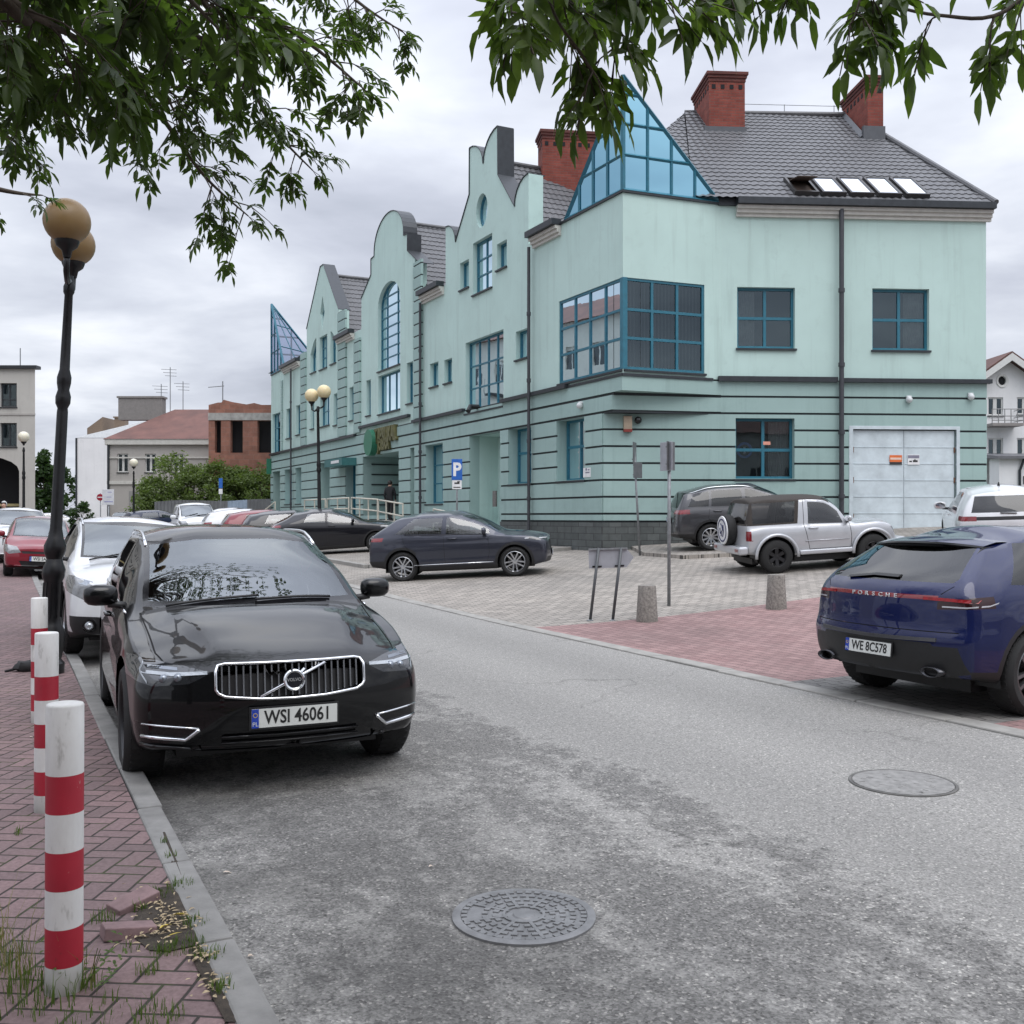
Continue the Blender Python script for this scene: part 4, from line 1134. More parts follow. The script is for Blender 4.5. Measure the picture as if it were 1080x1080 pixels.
class Car:
    """Lofted body shell, cut along the panel lines into body, glass, lamps, doors."""
    def __init__(s, q):
        s.q = q; s.L = q['L']; s.W = q['W']
        s.zt = pchip(q['top']); s.zb = pchip(q['belt']); s.zr = pchip(q['rail']); s.wr = pchip(q['wr'])
        s.wm = pchip(q.get('wm', [(0, s.W*.94), (.6, s.W*.985), (s.q['fo']+.1, s.W), (s.L-.9, s.W), (s.L-.3, s.W*.97), (s.L, s.W*.93)]))
        s.z0 = pchip(q.get('bot', [(0, .30), (.5, .22), (1.2, .21), (s.L-1, .22), (s.L, .36)]))
        s.side = pchip(q.get('side', [(0, .93), (.06, .965), (.3, .995), (.5, 1.0), (.72, .995), (.9, .97), (1, .93)]))
        s.fp = pchip(q.get('fp', [(0, .12), (.35, .02), (.5, 0), (.75, .03), (.95, .09), (1.2, .2)]))
        s.rp = pchip(q['rp']); s.cf = q.get('cf', .16); s.cr = q.get('cr', .13)
        s.rl = q.get('rl', 1.0)
        s.build()
    def sect(s, u):
        L = s.L; W = s.wm(u); zb = s.zb(u); z0 = s.z0(u); zr = max(s.zr(u), zb+.004); zt = max(s.zt(u), zr+.003); wr = s.wr(u)
        q = s.q; hi = q.get('res', 1)
        nB, nC, nD = (18, 9, 20 if 'hood' in q else 11) if hi > 1 else (12, 6, 7)
        pts = [(0, z0), (W*.84, z0)]
        for i in range(nB+1):
            v = i/nB; x = W*s.side(v); z = z0+(zb-z0)*v
            cr = q.get('crease')
            if cr:
                for (cz, cd, u0, u1) in cr:
                    f = sstep(u0, u0+.3, u)*(1-sstep(u1-.3, u1, u)); x -= cd*f*math.exp(-((z-cz)/.045)**2)
            pts.append((x, z))
        wb = pts[-1][0]
        bul = q.get('bulge', .025)*sstep(.08, .4, zr-zb)
        for i in range(1, nC+1):
            v = i/nC; pts.append((wb+(wr-wb)*v+bul*4*v*(1-v), zb+(zr-zb)*v))
        ex = q.get('crown', 2.2)
        for i in range(1, nD+1):
            v = i/nD; xx = wr*(1-v); hz_ = 0
            if 'hood' in q:
                hw_ = q['hood'][0]+(q['hood'][1]-q['hood'][0])*min(1, u/1.2)
                hz_ = q['hood'][2]*(1-sstep(hw_-.05, hw_+.07, xx))*sstep(.02, .25, u)*(1-sstep(q['hood'][3]-.25, q['hood'][3], u))
            pts.append((xx, zr+(zt-zr)*(1-(1-v)**ex)+hz_))
        # corner rounding in plan
        for d, r in ((u, q.get('rf', .10)), (L-u, q.get('rr', .08))):
            if d < r:
                sh = r-math.sqrt(max(0, r*r-(r-d)**2)); pts = [(max(0, x*(1-sh*.75/W)), z) for x, z in pts]
        rt = q.get('rtop', .05); d = L-u
        if d < rt:
            sh = rt-math.sqrt(max(0, rt*rt-(rt-d)**2)); zm = .5
            pts = [(x, z-sh*.7*max(0, (z-zm)/(zt-zm))) for x, z in pts]
        return pts
    def yof(s, u, x, z):
        y = s.L/2-u; r = min(1, abs(x)/s.W)
        y -= (s.cf*r**2.3)*(1-sstep(0, .85, u)) + s.fp(z)*(1-sstep(0, .7, u))
        v = s.L-u
        y += (s.cr*r**2.5)*(1-sstep(0, .8, v)) + s.rp(z)*(1-sstep(0, s.rl, v))
        return y
    def build(s):
        hi = s.q.get('res', 1); st = .05 if hi > 1 else .09
        us = [0, .004, .015, .035, .065, .10]
        u = .10+st
        while u < s.L-.12: us.append(u); u += st
        us += [s.L-.10, s.L-.065, s.L-.035, s.L-.015, s.L-.004, s.L]
        bm = bmesh.new(); rings = []
        for u in us:
            half = s.sect(u); ring = []
            for sg in (1, -1):
                h = half if sg == 1 else half[::-1][1:-1]
                for x, z in h: ring.append(bm.verts.new((sg*x, s.yof(u, x, z), z)))
            rings.append(ring)
        n = len(rings[0]); m = len(half)
        for j in range(len(us)-1):
            for i in range(n):
                bm.faces.new((rings[j][i], rings[j+1][i], rings[j+1][(i+1) % n], rings[j][(i+1) % n]))
        nc = 22 if hi > 1 else 12
        for ring, u in ((rings[0], 0), (rings[-1], s.L)):
            rows = []
            for i in range(1, m-1):
                a, b = ring[i], ring[n-i]
                row = [a]; x0 = a.co.x; z = a.co.z
                for k in range(1, nc):
                    x = x0*(1-2*k/nc); row.append(bm.verts.new((x, s.yof(u, x, z), z)))
                row.append(b); rows.append(row)
            for r0, r1 in zip(rows[:-1], rows[1:]):
                for k in range(nc):
                    try: bm.faces.new((r0[k], r0[k+1], r1[k+1], r1[k]))
                    except ValueError: pass
            try:
                bm.faces.new([ring[0]]+[v for v in rows[0]][::1])
            except ValueError: pass
            try: bm.faces.new([ring[m-1]]+rows[-1])
            except ValueError: pass
        bmesh.ops.remove_doubles(bm, verts=bm.verts, dist=.0004)
        bmesh.ops.recalc_face_normals(bm, faces=bm.faces)
        bm.normal_update()
        s.bm = bm; s.lay = bm.faces.layers.int.new('part'); s.parts = [('body', None, None, 0)]
        s.bvh = BVHTree.FromBMesh(bm)
    # surface probes
    def fy(s, x, z):
        r = s.bvh.ray_cast(Vector((x, 5, z)), Vector((0, -1, 0))); return r[0].y if r[0] else s.L/2-.3
    def ry(s, x, z):
        r = s.bvh.ray_cast(Vector((x, -5, z)), Vector((0, 1, 0))); return r[0].y if r[0] else -s.L/2+.3
    def sx(s, u, z):
        r = s.bvh.ray_cast(Vector((3, s.L/2-u, z)), Vector((-1, 0, 0))); return r[0].x if r[0] else s.W*.9
    def tz(s, x, u):
        r = s.bvh.ray_cast(Vector((x, s.L/2-u, 4)), Vector((0, 0, -1))); return r[0].z if r[0] else 1.5
    def cut(s, poly, axis, part, mat, parent=None, push=0, lim=None, keep=0, nmin=.12):
        """axis: side (u,z) both sides, left/right, front (x,z), rear (x,z), top (x,u)."""
        if axis == 'side':
            a = s.cut(poly, 'right', part, mat, parent, push, lim, keep, nmin); b = s.cut(poly, 'left', part, mat, parent, push, lim, keep, nmin); return a, b
        L = s.L
        if axis in ('left', 'right'):
            sg = 1 if axis == 'right' else -1
            to2 = lambda c: (L/2-c.y, c.z); ok = lambda f: f.normal.x*sg > nmin and f.calc_center_median().x*sg > 0
            to3 = lambda p: Vector((0, L/2-p[0], p[1])); ax = Vector((1, 0, 0))
        elif axis in ('front', 'rear'):
            sg = 1 if axis == 'front' else -1
            to2 = lambda c: (c.x, c.z); ok = lambda f: f.normal.y*sg > nmin and (lim is None or lim[0] < L/2-f.calc_center_median().y < lim[1])
            to3 = lambda p: Vector((p[0], 0, p[1])); ax = Vector((0, 1, 0))
        else:
            to2 = lambda c: (c.x, L/2-c.y); ok = lambda f: f.normal.z > nmin
            to3 = lambda p: Vector((p[0], L/2-p[1], 0)); ax = Vector((0, 0, 1))
        x0 = min(p[0] for p in poly); x1 = max(p[0] for p in poly); y0 = min(p[1] for p in poly); y1 = max(p[1] for p in poly)
        fs = []
        for f in s.bm.faces:
            if keep is not None and f[s.lay] != keep: continue
            if axis not in ('left', 'right') and lim is None and axis != 'top' :
                if (f.calc_center_median().y > 0) != (axis == 'front'): continue
            cs = [to2(v.co) for v in f.verts]
            if max(c[0] for c in cs) < x0 or min(c[0] for c in cs) > x1 or max(c[1] for c in cs) < y0 or min(c[1] for c in cs) > y1: continue
            if ok(f): fs.append(f)
        if not fs: return None
        cx = sum(p[0] for p in poly)/len(poly); cy = sum(p[1] for p in poly)/len(poly); C3 = to3((cx, cy))
        n = len(poly)
        for i in range(n):
            p, q = to3(poly[i]), to3(poly[(i+1) % n])
            e = q-p
            if e.length < 1e-6: continue
            no = ax.cross(e).normalized()
            if (C3-p).dot(no) < 0: no = -no
            geo = list({x for f in fs for x in list(f.verts)+list(f.edges)})+fs
            r = bmesh.ops.bisect_plane(s.bm, geom=geo, dist=1e-5, plane_co=p, plane_no=no)
            fs = [g for g in r['geom'] if isinstance(g, bmesh.types.BMFace) and (g.calc_center_median()-p).dot(no) > 0]
            if not fs: return None
        if part is None: idx = -1
        else:
            idx = len(s.parts); s.parts.append((part, mat, parent, push))
        for f in fs: f[s.lay] = idx
        return idx
    def arch(s, u, r, clad=0, z=None, mat=BLACK):
        z = z if z else s.q['R']
        if clad:
            c = [(u+(r+clad)*math.cos(2*math.pi*k/26), z+(r+clad)*math.sin(2*math.pi*k/26)) for k in range(26)]
            s.cut(c, 'side', 'arch_trim', mat, keep=0, nmin=-.3)
        c = [(u+r*math.cos(2*math.pi*k/28), z+r*math.sin(2*math.pi*k/28)) for k in range(28)]
        for sg in ('left', 'right'): s.cut(c, sg, None, None, keep=None, nmin=-1.1)
    def finish(s, root, paintm):
        bm = s.bm
        dele = [f for f in bm.faces if f[s.lay] == -1 and abs(f.calc_center_median().x) > .45*s.W]
        for f in bm.faces:
            if f[s.lay] == -1: f[s.lay] = 0
        bmesh.ops.delete(bm, geom=dele, context='FACES')
        bm.normal_update(); bm.verts.index_update()
        groups = {}
        for f in bm.faces: groups.setdefault(f[s.lay], []).append(f)
        objs = {}
        def islands(fl):
            fl = set(fl); out = []
            while fl:
                st = [fl.pop()]; isl = list(st)
                while st:
                    f = st.pop()
                    for e in f.edges:
                        for g in e.link_faces:
                            if g in fl: fl.discard(g); st.append(g); isl.append(g)
                out.append(isl)
            out.sort(key=lambda i: -sum(f.calc_area() for f in i))
            return [i for k, i in enumerate(out) if k == 0 or sum(f.calc_area() for f in i) > .0008]
        jobs = []
        for idx in sorted(groups):
            if idx == 0: jobs.append((0, groups[0]))
            else: jobs += [(idx, i) for i in islands(groups[idx])]
        for idx, flist in jobs:
            nm, mt, par, push = s.parts[idx]
            vm = {}; vs = []; ns = []; fs = []
            for f in flist:
                ii = []
                for v in f.verts:
                    if v.index not in vm:
                        vm[v.index] = len(vs); vs.append(v.co - v.normal*push); ns.append(v.normal.copy())
                    ii.append(vm[v.index])
                fs.append(ii)
            me = bpy.data.meshes.new(nm); me.from_pydata([tuple(v) for v in vs], [], fs)
            me.polygons.foreach_set('use_smooth', [True]*len(fs))
            me.materials.append(mt or paintm); me.update()
            me.normals_split_custom_set_from_vertices([tuple(x) for x in ns])
            o = bpy.data.objects.new(nm, me); COL.objects.link(o)
            o.parent = objs[par] if par in objs else root
            objs.setdefault(idx, o)
        s.bm.free(); s.objs = objs; return objs
    def winpoly(s, ubf, ubr, utf=None, utr=None, lo=.03, hi=.045, hi_r=None):
        # side window between the belt and the roof rail
        pts = [(ubr, s.zb(ubr)+lo), (ubf, s.zb(ubf)+lo)]
        a = utf if utf is not None else ubf; b = utr if utr is not None else ubr
        n = 7; tp = []
        for k in range(n+1):
            u = a+(b-a)*k/n; z = s.zr(u)-hi
            if z > s.zb(u)+lo+.01: tp.append((u, z))
        return pts+tp

def wheel(parent, x, y, Rw, wd, rim, mat, spokes=5, style='double', face=None, steer=0):
    sg = 1 if x > 0 else -1
    M = Matrix.Translation((x, y, Rw)) @ Matrix.Rotation(steer, 4, 'Z') @ Matrix.Rotation(R(90)*sg, 4, 'Y')
    h = wd/2
    hb = MB(); hb.lathe([(.001, -.02), (.16, -.02), (.16, .0), (.001, .0)], 20, M, cap=False)
    w = hb.build('wheel', M_('brake_disc', (.12,.12,.125), .5, .6), parent)
    t = MB()
    t.lathe([(rim-.005, -h+.02), (rim+.01, -h+.005), (Rw-.045, -h), (Rw-.012, -h+.025), (Rw, -h+.06), (Rw, h-.06), (Rw-.012, h-.025), (Rw-.045, h), (rim+.01, h-.005), (rim-.005, h-.02)], 40, M, cap=False)
    for k in range(40):       # tread blocks
        a = 2*math.pi*k/40
        for zz in (-h*.45, h*.45):
            t.box((0,0,0), (.012, .028, h*.5), M=M @ Matrix.Rotation(a, 4, 'Z') @ Matrix.Translation((Rw-.004, 0, zz)))
    t.build('tyre', RUBBER, w, True, 40)
    r = MB()
    r.lathe([(rim, h-.018), (rim-.012, h-.012), (rim-.022, h-.03), (rim-.03, -h+.03), (rim, -h+.02)], 36, M, cap=False)
    r.lathe([(.001, h-.045), (.055, h-.05), (.065, h-.075)], 20, M, cap=False)
    r.lathe([(.16, h-.12), (.001, h-.12)], 18, M, m=1, cap=False)
    for k in range(spokes):
        a = 2*math.pi*k/spokes
        offs = (-.030, .030) if style == 'double' else (0,)
        for o in offs:
            ww = .020 if style == 'double' else (.05 if style == 'single' else .028)
            p0, p1 = .03, rim-.008
            sp = .8 if style == 'double' else 0
            y0, y1 = o*.8, o*(1+sp)
            vs = []
            for (rr, yy, zz) in ((p0, y0, h-.05), (p1, y1, h-.028)):
                wq = ww*(.8 if rr < .1 else 1)
                vs += [(rr, yy-wq, zz-.035), (rr, yy+wq, zz-.035), (rr, yy+wq*.8, zz), (rr, yy-wq*.8, zz)]
            Mk = M @ Matrix.Rotation(a, 4, 'Z')
            r.add([Mk @ Vector(v) for v in vs], [(0,1,2,3), (7,6,5,4), (0,4,5,1), (1,5,6,2), (2,6,7,3), (3,7,4,0)])
    r.build('rim', [mat, BLACK], w, True, 30)
    return w
def liner(root, c, u, r, z):
    for sg in (1, -1):
        m = MB(); x1 = c.W-.05; x0 = c.W-.45; y = c.L/2-u; n = 18; V = []; Fa = []
        for k in range(n+1):
            a = -.25+(math.pi+.5)*k/n
            for x in (x1, x0): V.append((sg*x, y+r*math.cos(a), z+r*math.sin(a)))
        for k in range(n): Fa.append((2*k, 2*k+1, 2*k+3, 2*k+2))
        V.append((sg*x0, y, z)); 
        for k in range(n): Fa.append((2*k+1, 2*k+3, len(V)-1))
        m.add(V, Fa); m.build('wheel_arch_liner', BLACK, root)
def surf_tube(c, pts, r, where, n=6, off=.004, sg=1):
    P = []
    for a, b in pts:
        if where == 'front': P.append((a, c.fy(a, b)+off, b))
        elif where == 'rear': P.append((a, c.ry(a, b)-off, b))
        elif where == 'side': P.append((sg*(c.sx(a, b)+off), c.L/2-a, b))
        elif where == 'top': P.append((a, c.L/2-b, c.tz(a, b)+off))
    return P
def dens(pts, k=6):
    o = []
    for (a, b), (c_, d) in zip(pts[:-1], pts[1:]):
        for i in range(k): o.append((a+(c_-a)*i/k, b+(d-b)*i/k))
    o.append(pts[-1]); return o
def ribbon(mb, c, pts, w, where, th=.01, m=0):
    # raised band that follows the bodywork
    pts = dens(pts, 5)
    for (a, b), (a2, b2) in zip(pts[:-1], pts[1:]):
        def y(p, q): return c.fy(p, q) if where == 'front' else c.ry(p, q)
        s_ = 1 if where == 'front' else -1
        lo = [(a, b-w/2), (a2, b2-w/2), (a2, b2+w/2), (a, b+w/2)]
        mb.hexa([(p, y(p, q)-.004*s_, q) for p, q in lo]+[(p, y(p, q)+th*s_, q) for p, q in lo], m)
def mirror(root, c, u, z, mat, sc=1.0, out=.17):
    for sg in (1, -1):
        x = c.sx(u, z-.03)
        mb = MB(); mb.sphere((sg*(x+out*sc), c.L/2-u+.01, z+.03), .13*sc, 18, 0, (.95, .55, .68))
        for i, p in enumerate(mb.v):           # squarer shell
            cx_, cy_, cz_ = sg*(x+out*sc), c.L/2-u+.01, z+.03
            d = [(p[0]-cx_)/(.13*sc*.95), (p[1]-cy_)/(.13*sc*.55), (p[2]-cz_)/(.13*sc*.68)]
            k_ = (abs(d[0])**3.2+abs(d[1])**2.2+abs(d[2])**3.0)**(1/3.0)
            if k_ > 0: mb.v[i] = (cx_+d[0]/k_*.13*sc*.95, cy_+d[1]/k_*.13*sc*.55, cz_+d[2]/k_*.13*sc*.62)
        for i, p in enumerate(mb.v):           # flat glass side towards the rear
            if p[1] < c.L/2-u-.025: mb.v[i] = (p[0], c.L/2-u-.025, p[2])
        o = mb.build('wing_mirror', mat, root, True, 50)
        a = MB(); a.tube([(sg*(x-.02), c.L/2-u+.03, z-.05), (sg*(x+out*sc*.7), c.L/2-u+.01, z-.035)], .028*sc, 8); a.build('mirror_arm', BLACK, o, True)
        g = MB(); g.sphere((sg*(x+out*sc), c.L/2-u-.026, z+.03), .11*sc, 14, 0, (.92, .02, .62)); g.build('mirror_glass', CHROME, o, True)
def handle(root, c, u, z, mat, parents=None):
    for sg in (1, -1):
        x = c.sx(u, z)
        mb = MB(); mb.tube([(sg*(x+.002), c.L/2-u+.11, z), (sg*(x+.03), c.L/2-u+.08, z), (sg*(x+.032), c.L/2-u-.07, z+.004), (sg*(x+.002), c.L/2-u-.11, z+.004)], [.012, .015, .015, .012], 8)
        mb.build('door_handle', mat, (parents[sg] if parents else root), True)
PLW = M_('plate_white', (.62,.63,.60), .5, var=.06); PLT = M_('plate_black', (.012,.012,.012), .6); PLB = M_('plate_blue', (.015,.05,.36), .5)
def plate(root, y, z, txt, front=True, tilt=0, x=0):
    s_ = 1 if front else -1
    M = Matrix.Translation((x, y, z)) @ Matrix.Rotation(R(180) if front else 0, 4, 'Z') @ Matrix.Rotation(tilt, 4, 'X') @ Matrix.Rotation(R(90), 4, 'X')
    mb = MB(); mb.box((0,0,0), (.545, .135, .012), m=1, M=M); mb.box((0,0,0), (.52, .112, .006), m=0, M=M @ Matrix.Translation((0, 0, .0075)))
    mb.box((0,0,0), (.042, .112, .002), m=2, M=M @ Matrix.Translation((-.239, 0, .0118)))
    p = mb.build('number_plate', [PLW, BLACK, PLB], root)
    if txt: 
        text_obj('plate_lettering', txt, .112, PLT, p, M @ Matrix.Translation((.018, 0, .0115)), .0008, .80, bold=.002)
        text_obj('plate_country_code', 'PL', .036, PLW, p, M @ Matrix.Translation((-.239, -.034, .0135)), .0004, 1)
        st = MB()
        for k in range(12):
            a = 2*math.pi*k/12; st.box((0,0,0), (.004, .004, .001), M=M @ Matrix.Translation((-.239+.012*math.cos(a), .02+.012*math.sin(a), .0135)))
        st.build('plate_emblem', M_('plate_yellow', (.7,.5,.05), .5), p)
    return p
def interior(root, c, uc, rows, wheel_x=None):
    mb = MB(); w = c.W
    mb.box((0, c.L/2-uc-.35, .93), (w*1.62, .6, .12)); b = mb.build('dashboard', SEAT, root, True, 30); bevel(b, .04, 3)
    for u in rows:
        for x in (-.38, .38):
            m = MB(); y = c.L/2-u
            m.hexa([(x-.22, y+.05, .50), (x+.22, y+.05, .50), (x+.22, y-.1, .50), (x-.22, y-.1, .50), (x-.20, y-.12, 1.12), (x+.20, y-.12, 1.12), (x+.20, y-.24, 1.12), (x-.20, y-.24, 1.12)])
            m.box((x, y+.25, .50), (.46, .56, .16)); m.box((x, y-.20, 1.23), (.25, .09, .16))
            o = m.build('seat', SEAT, root, True, 30); bevel(o, .03, 3)
    if wheel_x is not None:
        m = MB(); Mx = Matrix.Translation((wheel_x, c.L/2-uc-.72, 1.0)) @ Matrix.Rotation(R(-65), 4, 'X')
        pts = [Mx @ Vector((.185*math.cos(2*math.pi*k/24), .185*math.sin(2*math.pi*k/24), 0)) for k in range(25)]
        m.tube(pts, .016, 8); m.tube([Mx @ Vector((-.18, 0, 0)), Mx @ Vector((.18, 0, 0))], .02, 6); m.tube([Mx @ Vector((0, 0, 0)), Mx @ Vector((0, 0, -.3))], .03, 6)
        m.build('steering_wheel', BLACK, root, True)
def surf_h(x, y):
    s_, t = toST(x, y); z = gst(s_, t)
    if s_ < .74: z += .078
    elif s_ > 9.05 and t > 27.3 and s_ < 15.6: z += .105
    elif x > 4.2 and y > 25.75 and s_ > 15: z += .10
    return z
def place(root, x, y, hd, wb, tr):
    # rest the four wheels on the ground; hd: heading of the nose
    f = Vector((math.cos(hd), math.sin(hd))); r = Vector((f.y, -f.x)); c = Vector((x, y))
    h = {}
    for a in (1, -1):
        for b in (1, -1):
            p = c+f*(a*wb/2)+r*(b*tr/2); h[a, b] = surf_h(p.x, p.y)
    z = sum(h.values())/4; pitch = math.atan((h[1,1]+h[1,-1]-h[-1,1]-h[-1,-1])/2/wb); roll = -math.atan((h[1,1]+h[-1,1]-h[1,-1]-h[-1,-1])/2/tr)
    root.location = (x, y, z); root.rotation_euler = (pitch, roll, hd-R(90))
def spec(L, W, H, fo, wb, Rw, hz, cz, cu, wu, wz, tz, b0, b1, rp, wr0=.66, **k):
    mid = (cu+wu)/2; mz = (cz+wz)/2+.035
    q = dict(L=L, W=W, H=H, fo=fo, wb=wb, R=Rw, rp=rp,
        top=[(0, hz-.07), (.05, hz-.02), (.22, hz+.03), (cu-.45, cz-.05), (cu-.02, cz), (cu+.10, cz+.065), (mid, mz), (wu, wz), (wu+.3, H-.02), ((wu+L)/2-.1, H), (L-.55, (H+tz*1.4)/2.4), (L, tz)],
        belt=[(0, hz-.14), (.12, hz-.06), (.5, hz+.0), (cu, b0-.03), (cu+.4, b0), (L*.62, (b0+b1)/2), (L-.45, b1), (L, b1-.05)],
        rail=[(0, hz-.12), (cu-.1, b0-.02), (cu+.08, b0+.03), (mid+.10, mz-.06), (wu+.22, wz-.055), (wu+.55, H-.105), ((wu+L)/2, H-.10), (L-.5, tz-.03), (L, tz-.07)],
        wr=[(0, W*.80), (cu-.2, W*.84), (cu+.05, W*.85), (mid, (W*.85+wr0)/2+.015), (wu+.2, wr0), ((wu+L)/2, wr0), (L, wr0-.04)])
    q.update(k); return q
def start(name, label, q, x, y, hd, group=None, cat='car'):
    root = empty(name, (0,0,0), 0, label, cat, group); c = Car(q); return root, c
def common(root, c, paintm, rim, spokes, style, rimmat, wd=.24, track=None, clad=0, cladm=BLACK, ra=None):
    q = c.q; Rw = q['R']; ra = ra or Rw+.055
    for u in (q['fo'], q['fo']+q['wb']): c.arch(u, ra, clad, mat=cladm)
    o = c.finish(root, paintm)
    tr = (track or q['W']*2-.27)/2
    for u in (q['fo'], q['fo']+q['wb']):
        liner(root, c, u, ra-.003, Rw)
        for sg in (1, -1): wheel(root, sg*tr, c.L/2-u, Rw, wd, rim, rimmat, spokes, style)
    mb = MB(); mb.box((0, c.L/2-q['fo']-q['wb']/2, .26), (q['W']*1.35, q['wb']+.9, .12)); mb.build('underbody', BLACK, root)
    return o
def windows(c, wins, mats, parents=None):
    r = []
    for k, wdw in enumerate(wins):
        m = mats[k] if isinstance(mats, (list, tuple)) else mats
        r.append(c.cut(c.winpoly(**wdw), 'side', 'window', m, None))
    return r
def doorgaps(c, lines, w=.009):
    for pts in lines:
        for (a, b), (a2, b2) in zip(pts[:-1], pts[1:]):
            d = Vector((a2-a, b2-b)); n = Vector((-d.y, d.x)).normalized()*w/2
            c.cut([(a+n.x, b+n.y), (a2+n.x, b2+n.y), (a2-n.x, b2-n.y), (a-n.x, b-n.y)], 'side', 'panel_gap', GAP, None, .004, keep=0, nmin=.05)
def doors(c, lst):
    for u0, u1, z0 in lst: c.cut([(u0, z0), (u1, z0), (u1, c.zb(u1)), (u0, c.zb(u0))], 'side', 'door', None, keep=0, nmin=.3)
def rails(root, c, u0, u1, mat, dx=.03):
    for sg in (1, -1):
        P = []
        for k in range(13):
            u = u0+(u1-u0)*k/12; x = c.wr(u)-dx; h = .034*min(1, 4*min(k/12, 1-k/12)+.05)
            P.append((sg*x, c.L/2-u, c.tz(x, u)+h))
        mb = MB(); mb.tube(P, .013, 8); mb.build('roof_rail', mat, root, True)
def winframe(root, c, u0, u1, mat, lo=.012, r=.008):
    for sg in (1, -1):
        pts = [(u0+(u1-u0)*k/20, 0) for k in range(21)]
        mb = MB(); mb.tube([(sg*(c.sx(u, c.zb(u)+lo)+.002), c.L/2-u, c.zb(u)+lo) for u, _ in pts], r, 6); mb.build('window_trim', mat, root, True)
def wiper(root, c, pts, where='top'):
    mb = MB(); mb.tube(surf_tube(c, pts, .01, where, off=.015), .010, 6); mb.build('wiper', BLACK, root, True)

# ---------------------------------------------------------------- black SUV in front
PB = paint('black_car_paint', (.0025,.0027,.0032), rough=.3, coat=.8)
def black_suv():
    q = spec(4.69, .95, 1.63, .875, 2.865, .37, .855, 1.08, 1.30, 2.12, 1.50, 1.50, 1.02, 1.10,
        [(.25,.15),(.5,0),(.9,.03),(1.05,.08),(1.5,.42),(1.65,.55)], res=2, cf=.30, rl=1.2, crown=3.0, wr0=.70, hood=(.43, .60, .026, 1.25),
        crease=[(.83, .012, .9, 4.3), (.40, -.012, 1.2, 3.6)], fp=[(.15,.14),(.30,.05),(.42,.01),(.55,0),(.70,.015),(.84,.045),(.95,.11),(1.1,.2)])
    root, c = start('parked_suv', 'glossy black SUV in the foreground with a wide chrome slatted grille', q, 0, 0, 0)
    # glass
    f_ = c.cut([(-.765,1.07),(.765,1.07),(.685,1.49),(.32,1.545),(-.32,1.545),(-.685,1.49)], 'front', 'windscreen_surround', BLACKG, lim=(1.1, 2.6), keep=0, nmin=.1)
    c.cut([(-.725,1.10),(.725,1.10),(.645,1.475),(.30,1.52),(-.30,1.52),(-.645,1.475)], 'front', 'windscreen', WSGLASS, lim=(1.1, 2.6), keep=f_, nmin=.1)
    W1 = windows(c, [dict(ubf=1.62, ubr=2.66, utr=2.62), dict(ubf=2.74, ubr=3.66, utf=2.72, utr=3.52), dict(ubf=3.74, ubr=4.22, utf=3.60, utr=3.86)], [CGLASS, DGLASS, DGLASS])
    c.cut([(-.52,1.16),(.52,1.16),(.47,1.46),(-.47,1.46)], 'rear', 'rear_window', DGLASS)
    # lamps
    for sg in (1, -1):
        c.cut([(sg*.475,.765),(sg*.60,.70),(sg*.80,.685),(sg*.945,.72),(sg*.95,.825),(sg*.88,.835),(sg*.62,.80)], 'front', 'headlight', M_('headlight_glass', (.02,.022,.025), .06, coat=1), lim=(-.5, .75), push=.0)
        c.cut([(sg*.53,.33),(sg*.86,.36),(sg*.90,.47),(sg*.53,.445)], 'front', 'bumper_vent', BLACKG, lim=(-.5, .6))
        c.cut([(sg*.62,1.0),(sg*.9,1.0),(sg*.86,1.3),(sg*.66,1.3)], 'rear', 'tail_light', REDL)
    c.cut([(-.445,0.6504),(-.40,0.6232),(-.2,0.605),(.2,0.605),(.40,0.6232),(.445,0.6504),(.435,0.7959),(.40,0.805),(-.40,0.805),(-.435,0.7959)], 'front', 'grille', BLACK, lim=(-.5, .5), push=.05)
    c.cut([(-.50,.245),(.50,.245),(.55,.33),(.40,.40),(-.40,.40),(-.55,.33)], 'front', 'lower_grille', BLACKG, lim=(-.5, .5), push=.02)
    c.cut([(-.9,.15),(.9,.15),(.9,.235),(-.9,.235)], 'front', 'bumper_lip', BLACK, lim=(-.5, .6))
    doorgaps(c, [[(1.50,.98),(1.52,.60),(1.60,.36)], [(2.70,1.08),(2.70,.36)], [(3.62,1.05),(3.72,.80),(3.45,.36)], [(1.60,.36),(3.45,.36)]])
    c.cut([(1.2,.20),(3.4,.20),(3.4,.345),(1.2,.345)], 'side', 'sill_trim', BLACK, keep=0)
    c.cut([(-.76,1.245),(.76,1.245),(.76,1.31),(-.76,1.31)], 'top', 'cowl', BLACK, keep=0, nmin=.2)
    # bonnet shut line
    for sg in (1, -1):
        pts = [(sg*.70, .16), (sg*.76, .5), (sg*.775, 1.0), (sg*.79, 1.30)]
        for (a, b), (a2, b2) in zip(pts[:-1], pts[1:]):
            c.cut([(a-.005,b),(a+.005,b),(a2+.005,b2),(a2-.005,b2)], 'top', 'panel_gap', GAP, None, .005, keep=0, nmin=.2)
    c.cut([(-.69,.18),(.69,.18),(.765,1.0),(.775,1.24),(-.775,1.24),(-.765,1.0)], 'top', 'bonnet', None, keep=0, nmin=.3)
    doors(c, [(1.53, 2.69, .37), (2.71, 3.42, .37)])
    o = common(root, c, PB, .255, 10, 'mid', DALLOY, wd=.25)
    # grille: chrome surround, upright bars, slanted bar, round emblem
    path = [(-.40,0.811),(.40,0.811),(.44,0.8019),(.455,0.7716),(.455,0.6626),(.44,0.6414),(.40,0.6214),(.2,0.602),(0,0.5971),(-.2,0.602),(-.40,0.6214),(-.44,0.6414),(-.455,0.6626),(-.455,0.7716),(-.44,0.8019),(-.40,0.811)]
